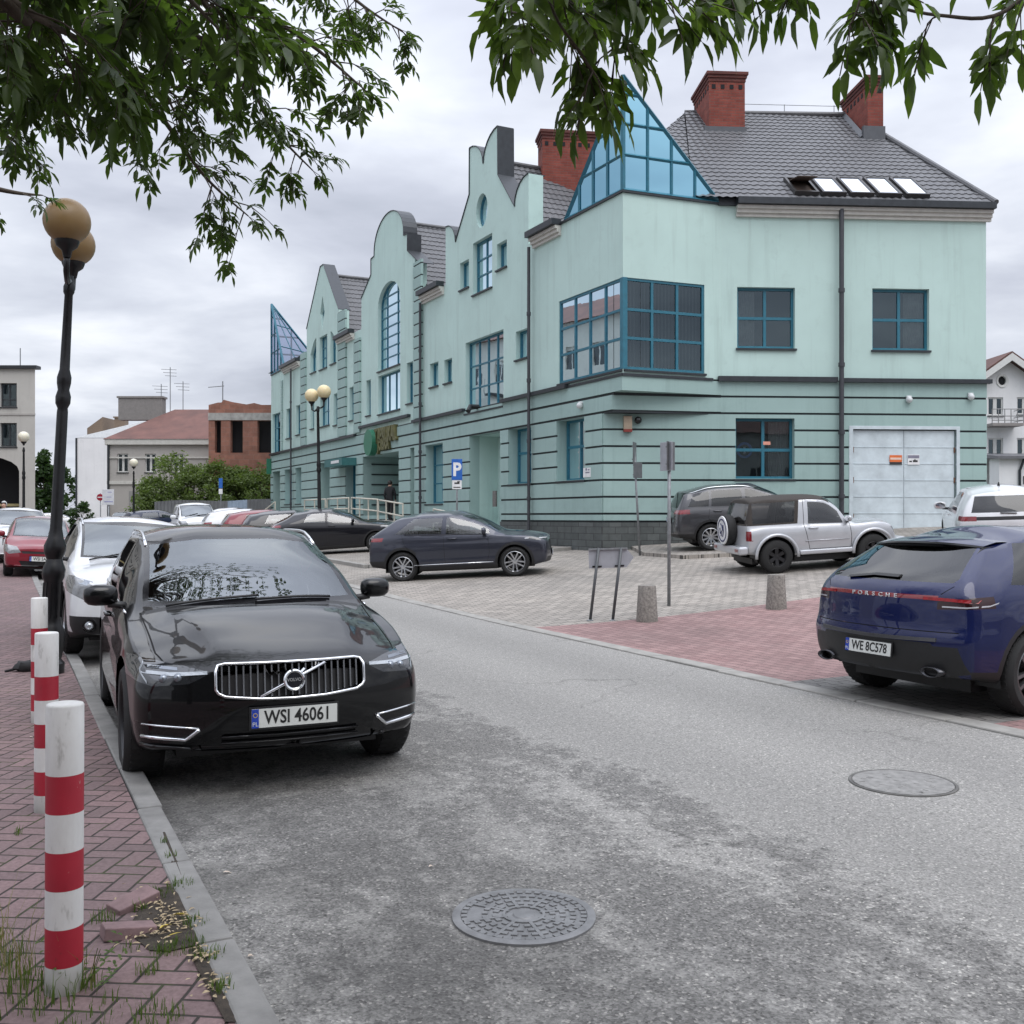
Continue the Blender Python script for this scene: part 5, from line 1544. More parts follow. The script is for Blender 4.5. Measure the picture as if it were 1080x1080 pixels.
    mb = MB(); mb.tube(surf_tube(c, dens(path, 4), .014, 'front', off=.012), .0095, 8, cap=False); gr = mb.build('grille_surround', CHROME, root, True)
    mb = MB()
    for k in range(21):
        x = -.415+.83*k/20; zb_ = .608+.027*max(0, (abs(x)-.2)/.22); y = c.fy(x, .7)-.022
        mb.hexa([(x-.0045, y, zb_), (x+.0045, y, zb_), (x+.0045, y-.04, zb_), (x-.0045, y-.04, zb_), (x-.0045, y-.02, .797), (x+.0045, y-.02, .797), (x+.0045, y-.06, .797), (x-.0045, y-.06, .797)])
    mb.build('grille_bars', M_('grille_bar_chrome', (.30,.31,.33), .25, .9), root)
    mb = MB(); y0 = c.fy(0, .70); mb.tube([(.20, c.fy(.20, .62)+.006, .612), (-.20, c.fy(-.20, .79)+.006, .795)], .011, 6); mb.build('grille_slash', CHROME, root, True)
    Me = Matrix.Translation((0, y0+.012, .703)) @ Matrix.Rotation(R(180), 4, 'Z') @ Matrix.Rotation(R(84), 4, 'X') @ Matrix.Scale(.88, 4)
    mb = MB(); mb.lathe([(.072, 0), (.075, .012), (.066, .020), (.055, .016), (.053, .006)], 32, Me, cap=False); em = mb.build('emblem', CHROME, root, True, 50)
    mb = MB(); mb.lathe([(.055, .004), (.055, .008), (.001, .010)], 28, Me, cap=False); mb.build('emblem_disc', M_('emblem_black', (.006,.007,.012), .2), em)
    text_obj('emblem_lettering', 'VOLVO', .030, CHROME, em, Me @ Matrix.Translation((0, .002, .0105)), .001, 1.0, bold=.001)
    mb = MB(); mb.tube([Me @ Vector((.052, .052, .008)), Me @ Vector((.075, .075, .008))], .010, 4); mb.build('emblem_arrow', CHROME, em)
    plate(root, c.fy(0, .49)+.022, .49, 'WSI 46061', True, 0)
    # lamp internals
    for sg in (1, -1):
        hl = [x for k, x in o.items() if x.name.startswith('headlight')][0 if sg == 1 else -1]
        mb = MB()
        ribbon(mb, c, [(sg*.50,.765),(sg*.70,.755),(sg*.86,.765)], .018, 'front', .006); ribbon(mb, c, [(sg*.84,.81),(sg*.865,.765),(sg*.83,.705)], .016, 'front', .006)
        mb.build('running_light', M_('lamp_white', (.34,.37,.40), .2, coat=1), hl)
        mb = MB()
        for x, z in ((.66, .735), (.74, .728)): 
            y = c.fy(sg*x, z); mb.sphere((sg*x, y-.012, z), .028, 14)
        ribbon(mb, c, [(sg*.66,.783),(sg*.82,.793)], .016, 'front', .003)
        mb.build('lamp_lens', M_('lamp_chrome', (.24,.26,.29), .12, .7), hl, True, 40)
        mb = MB(); mb.tube(surf_tube(c, dens([(sg*.55,.435),(sg*.86,.46)], 4), 0, 'front', off=.006), .006, 6); mb.tube(surf_tube(c, dens([(sg*.545,.43),(sg*.62,.365),(sg*.86,.385)], 4), 0, 'front', off=.008), .012, 6)
        mb.build('chrome_blade', CHROME, root, True)
        mb = MB(); ribbon(mb, c, [(sg*.66,.265),(sg*.80,.275)], .035, 'front', .004); mb.build('fog_light', M_('lamp_chrome'), root)
    mb = MB(); mb.tube(surf_tube(c, dens([(-.60,.31),(-.52,.25),(0,.235),(.52,.25),(.60,.31),(.86,.33)], 5), 0, 'front', off=.01), .014, 6); mb.build('bumper_blade', BLACKG, root, True)
    for z in (.29, .335, .375):
        mb = MB(); mb.tube(surf_tube(c, dens([(-.42,z),(.42,z)], 6), 0, 'front', off=-.004), .008, 6); mb.build('grille_slat', BLACKG, root, True)
    mirror(root, c, 1.75, 1.10, PB, .95)
    handle(root, c, 2.48, .93, PB); handle(root, c, 3.36, .96, PB)
    rails(root, c, 2.35, 4.3, CHROME); winframe(root, c, 1.5, 4.2, CHROME)
    for x0, x1 in ((.62, -.02), (.0, -.56)): wiper(root, c, dens([(x0, 1.30), (x1, 1.345)], 6))
    interior(root, c, 1.30, (2.55, 3.45), .36)
    # sensor housing and mirror behind the top of the windscreen
    mb = MB(); y = c.L/2-2.10; mb.hexa([(-.14, y+.02, 1.475), (.14, y+.02, 1.475), (.14, y-.08, 1.475), (-.14, y-.08, 1.475), (-.2, y-.10, 1.53), (.2, y-.10, 1.53), (.2, y-.2, 1.53), (-.2, y-.2, 1.53)]); mb.build('rain_sensor', SEAT, root)
    mb = MB(); mb.box((0, y-.10, 1.425), (.24, .04, .075)); bevel(mb.build('rear_view_mirror', BLACK, root), .02, 2)
    # bonnet ridges are part of the shell; heading
    hd = math.atan2(-.912, .410)
    place(root, -1.375-.410*(2.345)+.045, 6.25+.912*2.345, hd, 2.865, 1.65)
    return root
black_suv()

# ---------------------------------------------------------------- dark blue SUV, rear view
PN = paint('dark_blue_paint', (.0035,.008,.055), rough=.35, metal=.1)
def blue_suv():
    q = spec(4.70, .965, 1.615, .93, 2.81, .37, .84, 1.06, 1.25, 2.15, 1.49, 1.50, 1.0, 1.10,
        [(.20,.20),(.40,.05),(.55,.01),(.66,0),(.78,.035),(.92,.05),(1.04,.07),(1.12,.13),(1.45,.66),(1.62,.88)], res=2, rl=1.75, cr=.26, wr0=.63,
        wm=[(0,.88),(.6,.94),(1.0,.955),(2.6,.945),(3.3,.955),(3.75,.968),(4.3,.955),(4.7,.90)], crease=[(.90,.010,.9,4.2)], rtop=.04)
    root, c = start('parked_suv', 'dark blue SUV seen from behind with a full width red tail light strip', q, 0, 0, 0)
    c.cut([(-.64,1.08),(.64,1.08),(.54,1.48),(-.54,1.48)], 'front', 'windscreen', WSGLASS, lim=(1.1, 2.6), keep=0, nmin=.1)
    windows(c, [dict(ubf=1.60, ubr=2.58, utr=2.56), dict(ubf=2.66, ubr=3.98, utf=2.64, utr=3.62)], DGLASS)
    c.cut([(-.68,1.145),(.68,1.145),(.70,1.18),(.555,1.435),(-.555,1.435),(-.70,1.18)], 'rear', 'rear_window', DGLASS, lim=(3.2, 5.2), keep=0, nmin=.03)
    c.cut([(-.62,1.004),(.62,1.004),(.62,1.040),(-.62,1.040)], 'rear', 'light_strip', REDL, lim=(4.0, 5.2))
    for sg in (1, -1):
        c.cut([(sg*.42,.955),(sg*.60,.925),(sg*.99,.945),(sg*.99,1.015),(sg*.90,1.05),(sg*.62,1.05),(sg*.62,.99)], 'rear', 'tail_light', M_('smoked_lens', (.022,.004,.005), .12), lim=(4.22, 5.2), nmin=-.12)
        c.cut([(sg*.62,.35),(sg*.86,.40),(sg*.80,.62),(sg*.58,.62)], 'rear', 'bumper_trim', BLACK, lim=(4.0, 5.2), keep=0)
        c.cut([(sg*.80,.25),(sg*1.0,.30),(sg*1.0,.40),(sg*.86,.42)], 'rear', 'bumper_trim', BLACK, lim=(3.8, 5.2), keep=0, nmin=-.1)
    c.cut([(-.62,.20),(.62,.20),(.80,.34),(.60,.645),(-.60,.645),(-.80,.34)], 'rear', 'lower_bumper', BLACK, lim=(4.0, 5.2), keep=0)
    c.cut([(-.98,.18),(.98,.18),(.98,.33),(-.98,.33)], 'rear', 'lower_bumper', BLACK, lim=(3.9, 5.2), keep=0)
    for z in (.735,): c.cut([(-.80,z),(.80,z),(.80,z+.008),(-.80,z+.008)], 'rear', 'panel_gap', GAP, None, .004, lim=(4.0, 5.2), keep=0)
    for sg in (1, -1): c.cut([(sg*.70,1.12),(sg*.709,1.12),(sg*.64,1.05),(sg*.631,1.05)], 'rear', 'panel_gap', GAP, None, .004, lim=(3.8, 5.2), keep=0)
    doorgaps(c, [[(1.50,.96),(1.50,.40)], [(2.62,1.02),(2.62,.36)], [(3.58,1.04),(3.62,.82),(3.36,.38)], [(1.5,.38),(3.36,.38)]])
    c.cut([(1.2,.20),(3.4,.20),(3.4,.36),(1.2,.36)], 'side', 'sill_trim', BLACK, keep=0)
    o = common(root, c, PN, .262, 5, 'double', M_('grey_alloy', (.16,.165,.17), .3, .8), wd=.28, track=1.66, clad=.045)
    tl = [x for x in o.values() if x.name.startswith('tail_light')]
    for k, sg in enumerate((1, -1)):
        mb = MB(); ribbon(mb, c, [(sg*.50,1.016),(sg*.70,1.010),(sg*.88,1.0)], .026, 'rear', .006); mb.build('brake_light', M_('brake_red', (.24,.006,.010), .2, var=.35, scale=30), tl[k % len(tl)])
        mb = MB(); ribbon(mb, c, [(sg*.66,.952),(sg*.84,.950),(sg*.91,.962),(sg*.925,.985)], .012, 'rear', .004); mb.build('indicator_light', M_('dim_lens', (.38,.38,.40), .2, coat=1), tl[k % len(tl)])
    mb = MB(); ribbon(mb, c, [(-.98*.66,.675),(0,.66),(.98*.66,.675)], .03, 'rear', .014); mb.build('bumper_strip', M_('grey_trim', (.07,.07,.075), .4, .4), root)
    ls = [x for x in o.values() if x.name.startswith('light_strip')]
    for i, ch in enumerate('PORSCHE'):
        x = -.24+.08*i; y = c.ry(x, 1.02)
        text_obj('badge_letter', ch, .050, M_('badge_silver', (.62,.63,.65), .35, .3), root, Matrix.Translation((x, y-.006, 1.018)) @ Matrix.Rotation(R(90), 4, 'X'), .003, 1.35, bold=.0008)
    plate(root, c.ry(0, .55)-.014, .55, 'WE 8C578', False, R(-6))
    # roof spoiler: painted skin that runs out of the roof, black lip below
    N = 16; V = []; Fa = []; V2 = []; F2 = []
    for k in range(N+1):
        x = -.60+1.20*k/N; e = (abs(x)/.60)**2.6
        yr = -c.L/2+.60+.13*e; uf = c.L/2-(yr+.34)
        zf = c.tz(x*.97, uf)+.004; ze = 1.475-.035*e
        V += [(x*.97, yr+.34, zf), (x, yr+.17, (zf+ze)/2+.018), (x, yr+.01, ze+.004)]
        V2 += [(x, yr+.01, ze+.004), (x, yr, ze-.012), (x*.98, yr+.03, ze-.045), (x*.95, yr+.25, ze-.085)]
    for k in range(N):
        for j in range(2): Fa.append((3*k+j, 3*k+j+1, 3*k+j+4, 3*k+j+3))
        for j in range(3): F2.append((4*k+j, 4*k+j+1, 4*k+j+5, 4*k+j+4))
    mb = MB(); mb.add(V, Fa); sp_ = mb.build('roof_spoiler', PN, root, True, 60)
    mb = MB(); mb.add(V2, F2); mb.build('spoiler_lip', BLACKG, sp_, True, 40)
    for sg in (1, -1):
        mb = MB(); y = c.ry(sg*.62, 1.40); mb.hexa([(sg*.575, y+.30, 1.20), (sg*.625, y+.30, 1.20), (sg*.625, -c.L/2+.50, 1.30), (sg*.575, -c.L/2+.50, 1.30), (sg*.56, y+.3, 1.45), (sg*.60, y+.3, 1.45), (sg*.60, -c.L/2+.74, 1.435), (sg*.56, -c.L/2+.74, 1.435)]); mb.build('spoiler_blade', BLACKG, sp_)
    mb = MB(); ribbon(mb, c, [(-.40,1.155),(-.1,1.19),(.18,1.185)], .02, 'rear', .03); mb.build('rear_wiper', BLACK, root); 
    for sg in (1, -1):
        mb = MB(); M = Matrix.Translation((sg*.60, -c.L/2+.10, .40)) @ Matrix.Rotation(R(90), 4, 'X')
        mb.lathe([(.05, -.1), (.06, .03), (.05, .03), (.045, -.05)], 18, M @ Matrix.Diagonal((1.7, .75, 1, 1)), cap=False); mb.build('exhaust_tip', M_('dark_chrome', (.06,.06,.065), .25, .8), root, True)
    mirror(root, c, 1.72, 1.08, PN, 1.0); handle(root, c, 2.4, .92, PN); handle(root, c, 3.4, .94, PN); winframe(root, c, 1.5, 3.6, BLACKG)
    interior(root, c, 1.28, (2.45, 3.3))
    hd = R(90-63)
    f = Vector((math.cos(hd), math.sin(hd)))
    place(root, 3.17+f.x*2.35, 9.1+f.y*2.35, hd, 2.81, 1.66)
blue_suv()

# ---------------------------------------------------------------- grey crossover, side on
PG = paint('grey_metallic_paint', (.040,.043,.058), rough=.3, metal=.45)
def side_suv():
    q = spec(4.34, .895, 1.585, .86, 2.61, .345, .93, 1.07, 1.10, 1.86, 1.475, 1.50, 1.00, 1.08,
        [(.25,.14),(.5,.0),(.8,.02),(.95,.05),(1.05,.10),(1.3,.48),(1.5,.80)], res=2, rl=1.75, wr0=.62, crease=[(.88,.012,.8,4.1), (.42,-.012,1.0,3.4)], fp=[(.15,.12),(.35,.02),(.5,0),(.75,.01),(.9,.05),(1.1,.15)])
    root, c = start('parked_suv', 'dark grey coupe-like crossover parked side on before the building', q, 0, 0, 0)
    c.cut([(-.60,1.08),(.60,1.08),(.52,1.46),(-.52,1.46)], 'front', 'windscreen', WSGLASS, lim=(.95, 2.5), keep=0, nmin=.1)
    windows(c, [dict(ubf=1.42, ubr=2.43, utr=2.40), dict(ubf=2.54, ubr=3.62, utf=2.50, utr=3.16)], CGLASS)
    c.cut([(-.52,1.14),(.52,1.14),(.46,1.38),(-.46,1.38)], 'rear', 'rear_window', DGLASS, lim=(3.0, 4.5), keep=0, nmin=.03)
    for sg in (1, -1):
        c.cut([(sg*.42,.80),(sg*.92,.83),(sg*.92,.90),(sg*.6,.90),(sg*.42,.84)], 'front', 'headlight', M_('headlight_glass'), lim=(-.5, .65))
        c.cut([(sg*.5,.97),(sg*.92,.95),(sg*.92,1.04),(sg*.5,1.03)], 'rear', 'tail_light', REDL, lim=(3.9, 4.6), nmin=-.2)
    c.cut([(-.42,.55),(.42,.55),(.55,.80),(-.55,.80)], 'front', 'grille', BLACKG, lim=(-.5, .5), push=.01)
    c.cut([(-.8,.2),(.8,.2),(.7,.42),(-.7,.42)], 'front', 'lower_grille', BLACK, lim=(-.5, .5))
    c.cut([(1.0,.15),(3.3,.15),(3.3,.33),(1.0,.33)], 'side', 'sill_trim', BLACK, keep=0)
    c.cut([(-.95,.15),(.95,.15),(.95,.50),(-.95,.50)], 'rear', 'lower_bumper', BLACK, lim=(3.8, 4.6), keep=0, nmin=-.1)
    doorgaps(c, [[(1.45,.96),(1.43,.60),(1.50,.34)], [(2.49,1.02),(2.47,.34)], [(3.46,1.07),(3.40,.85),(3.15,.50),(3.12,.34)]])
    doors(c, [(1.52, 2.46, .35), (2.50, 3.14, .35)])
    common(root, c, PG, .245, 5, 'double', ALLOY, wd=.23, clad=.06)
    for sg in (1, -1):
        mb = MB(); mb.tube([(sg*(c.sx(u, .37)+.008), c.L/2-u, .37) for u in (1.35, 2.0, 2.6, 3.2)], .011, 6); mb.build('chrome_strip', CHROME, root, True)
        mb = MB(); mb.tube(surf_tube(c, dens([(sg*.5,.85),(sg*.85,.87)], 4), 0, 'front', off=.004), .012, 6); mb.build('running_light', WLENS, root, True)
    mirror(root, c, 1.55, 1.07, PG, .95); handle(root, c, 2.28, .95, PG); winframe(root, c, 1.5, 3.4, BLACKG)
    interior(root, c, 1.25, (2.4, 3.2)); plate(root, c.fy(0, .48)+.01, .48, None)
    hd = R(-3); place(root, -1.18, 24.6, hd, 2.61, 1.56)
side_suv()
def plain(label, q, paintm, x, y, hd, wins, group=None, name='parked_car', glass=None, rim=.22, spokes=5, style='double', rimm=None, clad=0, cladm=BLACK,
          hl=None, grille=None, lower=None, tl=None, rw=None, gaps=None, sill=None, trim=None, platef=None, plater=None, mz=None, railsm=None, inter=True, ws=None, hz=None, pz=.42, rpz=.75, cat='car', extra=None, shift=True):
    root, c = start(name, label, q, 0, 0, 0, group, cat)
    g = glass or CGLASS; W = q['W']; wr0 = q['wr'][4][1]; L = q['L']
    cz = q['top'][4][1]; cu = q['top'][4][0]; wz = q['top'][7][1]; wu = q['top'][7][0]
    b = ws or (W*.85-.10, wr0-.05)
    f_ = c.cut([(-b[0]-.035,cz-.005),(b[0]+.035,cz-.005),(b[1]+.03,wz+.01),(0,wz+.045),(-b[1]-.03,wz+.01)], 'front', 'windscreen_surround', BLACKG, lim=(cu-.25, wu+.5), keep=0, nmin=.1)
    if f_: c.cut([(-b[0],cz+.02),(b[0],cz+.02),(b[1],wz-.01),(-b[1],wz-.01)], 'front', 'windscreen', WSGLASS, lim=(cu-.25, wu+.5), keep=f_, nmin=.1)
    windows(c, wins, g)
    if rw: c.cut([(-rw[0],rw[2]),(rw[0],rw[2]),(rw[1],rw[3]),(-rw[1],rw[3])], 'rear', 'rear_window', DGLASS, lim=(L*.62, L+1), keep=0, nmin=.03)
    for sg in (1, -1):
        if hl: c.cut([(sg*a, z) for a, z in hl], 'front', 'headlight', M_('headlight_pale', (.16,.165,.17), .08, coat=1, var=.4, scale=14), lim=(-.5, .75), nmin=.02)
        if tl: c.cut([(sg*a, z) for a, z in tl], 'rear', 'tail_light', REDL, lim=(L-.42, L+1), nmin=-.1)
    if grille: c.cut(grille, 'front', 'grille', BLACK, lim=(-.5, .6), push=.01)
    if lower: c.cut(lower, 'front', 'lower_grille', BLACK, lim=(-.5, .6), push=.01)
    if gaps: doorgaps(c, gaps)
    if sill: c.cut([(.7,.1),(L-.6,.1),(L-.6,sill),(.7,sill)], 'side', 'sill_trim', cladm, keep=0)
    if trim:
        c.cut([(-1,.1),(1,.1),(1,trim),(-1,trim)], 'rear', 'lower_bumper', cladm, lim=(L*.8, L+1), keep=0, nmin=-.2)
        c.cut([(-1,.1),(1,.1),(1,trim-.05),(-1,trim-.05)], 'front', 'lower_bumper', cladm, lim=(-.5, .9), keep=0, nmin=-.2)
    if gaps and len(gaps) > 1: doors(c, [(gaps[0][0][0]+.02, gaps[1][0][0]-.02, .42)])
    if extra: extra(root, c, 0)
    common(root, c, paintm, rim, spokes, style, rimm or ALLOY, wd=.22, clad=clad, cladm=cladm)
    if mz: mirror(root, c, mz[0], mz[1], paintm, mz[2] if len(mz) > 2 else .92)
    if hz:
        for u, z in hz: handle(root, c, u, z, paintm)
    if railsm: rails(root, c, wu+.3, L-.45, railsm)
    if inter: interior(root, c, cu, (cu+1.2, cu+2.05) if L > 3.7 else (cu+1.15,))
    if platef is not None: plate(root, c.fy(0, pz)+.014, pz, platef, True)
    if plater is not None: plate(root, c.ry(0, rpz)-.014, rpz, plater, False)
    if extra: extra(root, c, 1)
    place(root, x, y, hd, q['wb'], W*2-.25)
    return root
def on(px, py, Z): return (px-CX)/F*Z, Z
STH = math.atan2(-DY, -DX)       # heading of cars that face the viewer along the street
WHITEP = paint('white_car_paint', (.62,.63,.64), rough=.3); SILV = paint('silver_car_paint', (.47,.48,.50), rough=.3, metal=.35)
REDP = paint('red_car_paint', (.19,.016,.026), rough=.3); GREYP = paint('grey_car_paint', (.065,.065,.07), rough=.3, metal=.4); DARKP = paint('dark_car_paint', (.008,.008,.011), rough=.3)
NAVYP = paint('navy_car_paint', (.014,.02,.045), rough=.3)

# silver two door off-roader with soft top
def offroader():
    FAB = M_('soft_top_fabric', (.040,.034,.030), .9, var=.25, scale=30, bumps=.3); VINYL = glass_mat('soft_top_vinyl', (.50,.48,.46), 1.6, .05)
    q = spec(3.52, .80, 1.64, .66, 2.20, .36, .98, 1.06, 1.05, 1.50, 1.56, 1.60, .99, 1.02, [(.3,.03),(.6,0),(1.0,.02),(1.1,.04),(1.6,.20)], wr0=.62, res=2, rl=.8, cr=.06, cf=.08, rr=.06,
             fp=[(.3,.02),(.55,0),(.75,.04),(.95,.07),(1.1,.1)], bot=[(0,.42),(.4,.36),(3.0,.36),(3.52,.44)], crown=3, bulge=.01,
             wm=[(0,.74),(.5,.79),(1.2,.80),(2.6,.80),(3.52,.78)])
    root, c = start('parked_off_roader', 'silver two door off-roader with black soft top and spare wheel on its back', q, 0, 0, 0)
    c.cut([(-.60,1.09),(.60,1.09),(.545,1.54),(-.545,1.54)], 'front', 'windscreen', WSGLASS, lim=(.9, 1.9), keep=0, nmin=.1)
    ds = windows(c, [dict(ubf=1.30, ubr=2.10, utr=2.06, utf=1.4, lo=.02, hi=.05)], CGLASS)
    s1 = c.cut([(2.34,1.04),(3.52,1.04),(3.5,1.70),(2.22,1.70)], 'side', 'soft_top', FAB, keep=0, nmin=.2)
    for k in s1:
        if k: c.cut([(2.42,1.075),(3.34,1.075),(3.30,1.51),(2.34,1.51)], 'right' if k == s1[0] else 'left', 'soft_top_window', VINYL, keep=k)
    pass
    c.cut([(-.62,1.55),(.62,1.55),(.62,3.6),(-.62,3.6)], 'top', 'soft_top', FAB, keep=0, nmin=.35)
    rs_ = c.cut([(-.66,1.04),(.66,1.04),(.60,1.7),(-.60,1.7)], 'rear', 'soft_top', FAB, lim=(2.4, 3.8), keep=0)
    if rs_: c.cut([(-.58,1.08),(.58,1.08),(.53,1.50),(-.53,1.50)], 'rear', 'soft_top_window', VINYL, lim=(2.4, 3.8), keep=rs_)
    for sg in (1, -1):
        c.cut([(sg*.66,.72),(sg*.82,.72),(sg*.82,.93),(sg*.66,.93)], 'rear', 'tail_light', REDL, lim=(3.38, 3.8), nmin=-.3, keep=0)
        c.cut([(sg*.42,.72),(sg*.72,.72),(sg*.72,.86),(sg*.42,.86)], 'front', 'headlight', M_('headlight_pale', (.16,.165,.17), .08, coat=1, var=.4, scale=14), lim=(-.5, .5))
    doorgaps(c, [[(1.16,1.0),(1.14,.70),(1.16,.48)], [(2.16,1.55),(2.20,1.0),(2.10,.48)], [(1.16,.48),(2.10,.48)]], .012)
    doors(c, [(1.18, 2.09, .50)])
    common(root, c, SILV, .20, 6, 'single', DALLOY, wd=.24, clad=.085, cladm=SILV, track=1.46, ra=.43)
    for sg in (1, -1):      # flares, side step, bumpers
        for u in (.66, 2.86):
            P = [(sg*(c.W+.045), c.L/2-u+.47*math.cos(a), .36+.47*math.sin(a)) for a in [-.05+3.24*k/16 for k in range(17)]]
            mb = MB(); mb.tube(P, .035, 8); mb.build('wheel_flare', SILV, root, True)
        mb = MB(); mb.box((sg*.79, c.L/2-1.72, .42), (.12, 1.25, .10)); bevel(mb.build('side_step', SILV, root), .03, 3)
        mb = MB(); mb.tube([(sg*c.sx(u, .70)+sg*.004, c.L/2-u, .66) for u in (1.2, 1.7, 2.2)], .010, 6); mb.build('door_moulding', SILV, root, True)
    mb = MB(); mb.box((0, -c.L/2-.06, .52), (1.56, .22, .18)); bevel(mb.build('rear_bumper', SILV, root), .05, 3)
    mb = MB(); mb.box((0, c.L/2+.02, .52), (1.56, .24, .20)); bevel(mb.build('front_bumper', SILV, root), .05, 3)
    for sg in (1, -1):
        mb = MB(); mb.box((sg*.62, -c.L/2-.172, .53), (.16, .012, .06)); mb.build('reflector', REDL, root)
    M = Matrix.Translation((-.05, -c.L/2-.10, .93)) @ Matrix.Rotation(R(90), 4, 'X')
    mb = MB(); mb.lathe([(.20,-.10),(.30,-.115),(.335,-.08),(.345,0),(.335,.08),(.30,.105),(.20,.11)], 36, M); sp_ = mb.build('spare_wheel', RUBBER, root, True, 40)
    mb = MB(); mb.lathe([(.315,.100),(.305,.118),(.001,.122)], 36, M, cap=False); cv = mb.build('spare_cover', M_('cover_white', (.66,.66,.66), .4), sp_, True, 40)
    mb = MB(); mb.lathe([(.255,.120),(.255,.126),(.225,.126),(.225,.120)], 32, M, cap=False); mb.build('cover_ring', M_('cover_navy', (.02,.025,.10), .4), cv)
    mb = MB()
    for pts in ([(-.06,.14),(.02,.10),(.05,.02),(-.03,-.04),(-.05,-.13)], [(.08,.12),(.10,.0),(.04,-.14)], [(-.11,.05),(-.09,-.08)]):
        mb.tube([M @ Vector((a, b, .123)) for a, b in pts], .014, 5)
    mb.build('cover_drawing', M_('cover_navy'), cv)
    mirror(root, c, 1.22, 1.06, SILV, .85, .12); handle(root, c, 2.0, .93, SILV)
    interior(root, c, 1.10, (2.0,), .34)
    hd = R(9); place(root, 6.62, 22.8, hd, 2.2, 1.42)
offroader()

# grey SUV parked behind it
plain('grey SUV with silver roof rails parked half behind the silver off-roader', spec(4.43, .905, 1.70, .90, 2.60, .35, .95, 1.12, 1.20, 1.95, 1.56, 1.56, 1.06, 1.13, [(.25,.15),(.5,.0),(.8,.02),(1.0,.05),(1.1,.09),(1.6,.36)], res=2, wr0=.64, rl=1.0),
      GREYP, 6.45, 27.55, R(2), [dict(ubf=1.55, ubr=2.55, utr=2.52), dict(ubf=2.62, ubr=3.45, utr=3.40), dict(ubf=3.52, ubr=4.05, utf=3.46, utr=3.86)], name='parked_suv', glass=DGLASS, rim=.24, spokes=10, style='mid',
      hl=[(.45,.80),(.88,.82),(.88,.93),(.5,.90)], grille=[(-.4,.72),(.4,.72),(.45,.84),(-.45,.84)], tl=[(.42,.98),(.92,.98),(.92,1.10),(.46,1.08)], rw=(.58,.54,1.14,1.52), sill=.36, trim=.46, clad=.06,
      gaps=[[(1.45,1.0),(1.45,.40)], [(2.58,1.1),(2.58,.38)], [(3.5,1.1),(3.55,.85),(3.2,.40)]], mz=(1.65, 1.13), hz=[(2.4,1.0),(3.3,1.02)], railsm=CHROME, plater='WSI 3F90', rpz=.80)

# black coupe-like crossover on the raised strip
plain('black crossover with sloping rear parked on the raised strip behind the lamp post', spec(4.39, .90, 1.555, .93, 2.64, .34, .90, 1.06, 1.22, 2.05, 1.45, 1.46, 1.02, 1.14, [(.25,.15),(.5,.0),(.85,.0),(1.0,.04),(1.1,.14),(1.3,.60),(1.5,.95)], rl=1.9, wr0=.61, res=2),
      DARKP, -5.9, 34.6, R(12), [dict(ubf=1.58, ubr=2.48, utr=2.45), dict(ubf=2.56, ubr=3.25, utf=2.54, utr=3.10)], glass=CGLASS, rim=.24,
      hl=[(.45,.80),(.9,.84),(.9,.9),(.5,.87)], tl=[(.30,1.02),(.95,1.04),(.95,1.12),(.30,1.09)], rw=(.5,.44,1.16,1.40), sill=.34, trim=.46, clad=.05, gaps=[[(1.5,1.0),(1.5,.4)], [(2.52,1.1),(2.5,.38)], [(3.35,1.0),(3.1,.4)]], mz=(1.68, 1.1), hz=[(2.35,.98)])

# white SUV behind the black one at the kerb
def white_front(root, c, ph):
    if ph == 0:
        c.cut([(-.75,.20),(.75,.20),(.88,.50),(-.88,.50)], 'front', 'bumper_trim', BLACK, lim=(-.5, .6), keep=0)
        return
    mb = MB(); M = Matrix.Translation((0, c.fy(0, .80)+.004, .80)) @ Matrix.Rotation(R(-90), 4, 'X'); mb.lathe([(.07,0),(.07,.012),(.055,.012),(.055,0)], 24, M, cap=False); mb.box((0,0,0), (.11,.015,.01), M=M @ Matrix.Translation((0,0,.006))); mb.build('emblem', CHROME, root)
    for sg in (1, -1):
        mb = MB(); y = c.fy(sg*.64, .40); mb.sphere((sg*.64, y, .40), .05, 14); mb.build('fog_light', LAMPG, root, True)
        mb = MB(); M = Matrix.Translation((sg*.64, y+.03, .40)) @ Matrix.Rotation(R(-90), 4, 'X'); mb.lathe([(.075,0),(.075,.02),(.06,.02),(.06,0)], 20, M, cap=False); mb.build('fog_light_ring', CHROME, root)
    wiper(root, c, dens([(.60,1.16),(-.05,1.28)], 6)); wiper(root, c, dens([(0,1.16),(-.5,1.28)], 6))
    for sg in (1, -1):
        mb = MB(); ribbon(mb, c, [(sg*.62,.86),(sg*.8,.90)], .06, 'front', .004); mb.build('lamp_lens', M_('lamp_chrome', (.24,.26,.29), .12, .7), root)
xs, ys = ST(1.50, 12.3+2.14)
plain('white compact SUV with black lower bumper parked behind the black SUV', spec(4.28, .89, 1.655, .90, 2.555, .345, .97, 1.13, 1.16, 1.95, 1.54, 1.52, 1.05, 1.13, [(.25,.15),(.5,0),(.9,.03),(1.1,.09),(1.6,.42)], res=2, cf=.22, wr0=.65, rl=1.1),
      WHITEP, xs, ys, STH, [dict(ubf=1.55, ubr=2.5, utr=2.46), dict(ubf=2.57, ubr=3.4, utf=2.53, utr=3.3), dict(ubf=3.48, ubr=3.95, utf=3.38, utr=3.7)], name='parked_suv', rim=.23,
      hl=[(.47,.72),(.70,.68),(.87,.76),(.93,.93),(.80,.94),(.52,.80)], grille=[(-.44,.66),(.44,.66),(.52,.86),(-.52,.86)], sill=.36, trim=.36, clad=.05, mz=(1.62, 1.13), railsm=ALLOY, hz=[(2.4,1.0)], extra=white_front, gaps=[[(1.45,1.0),(1.45,.40)], [(2.53,1.1),(2.53,.38)]], platef='WSI 72K4', pz=.52)
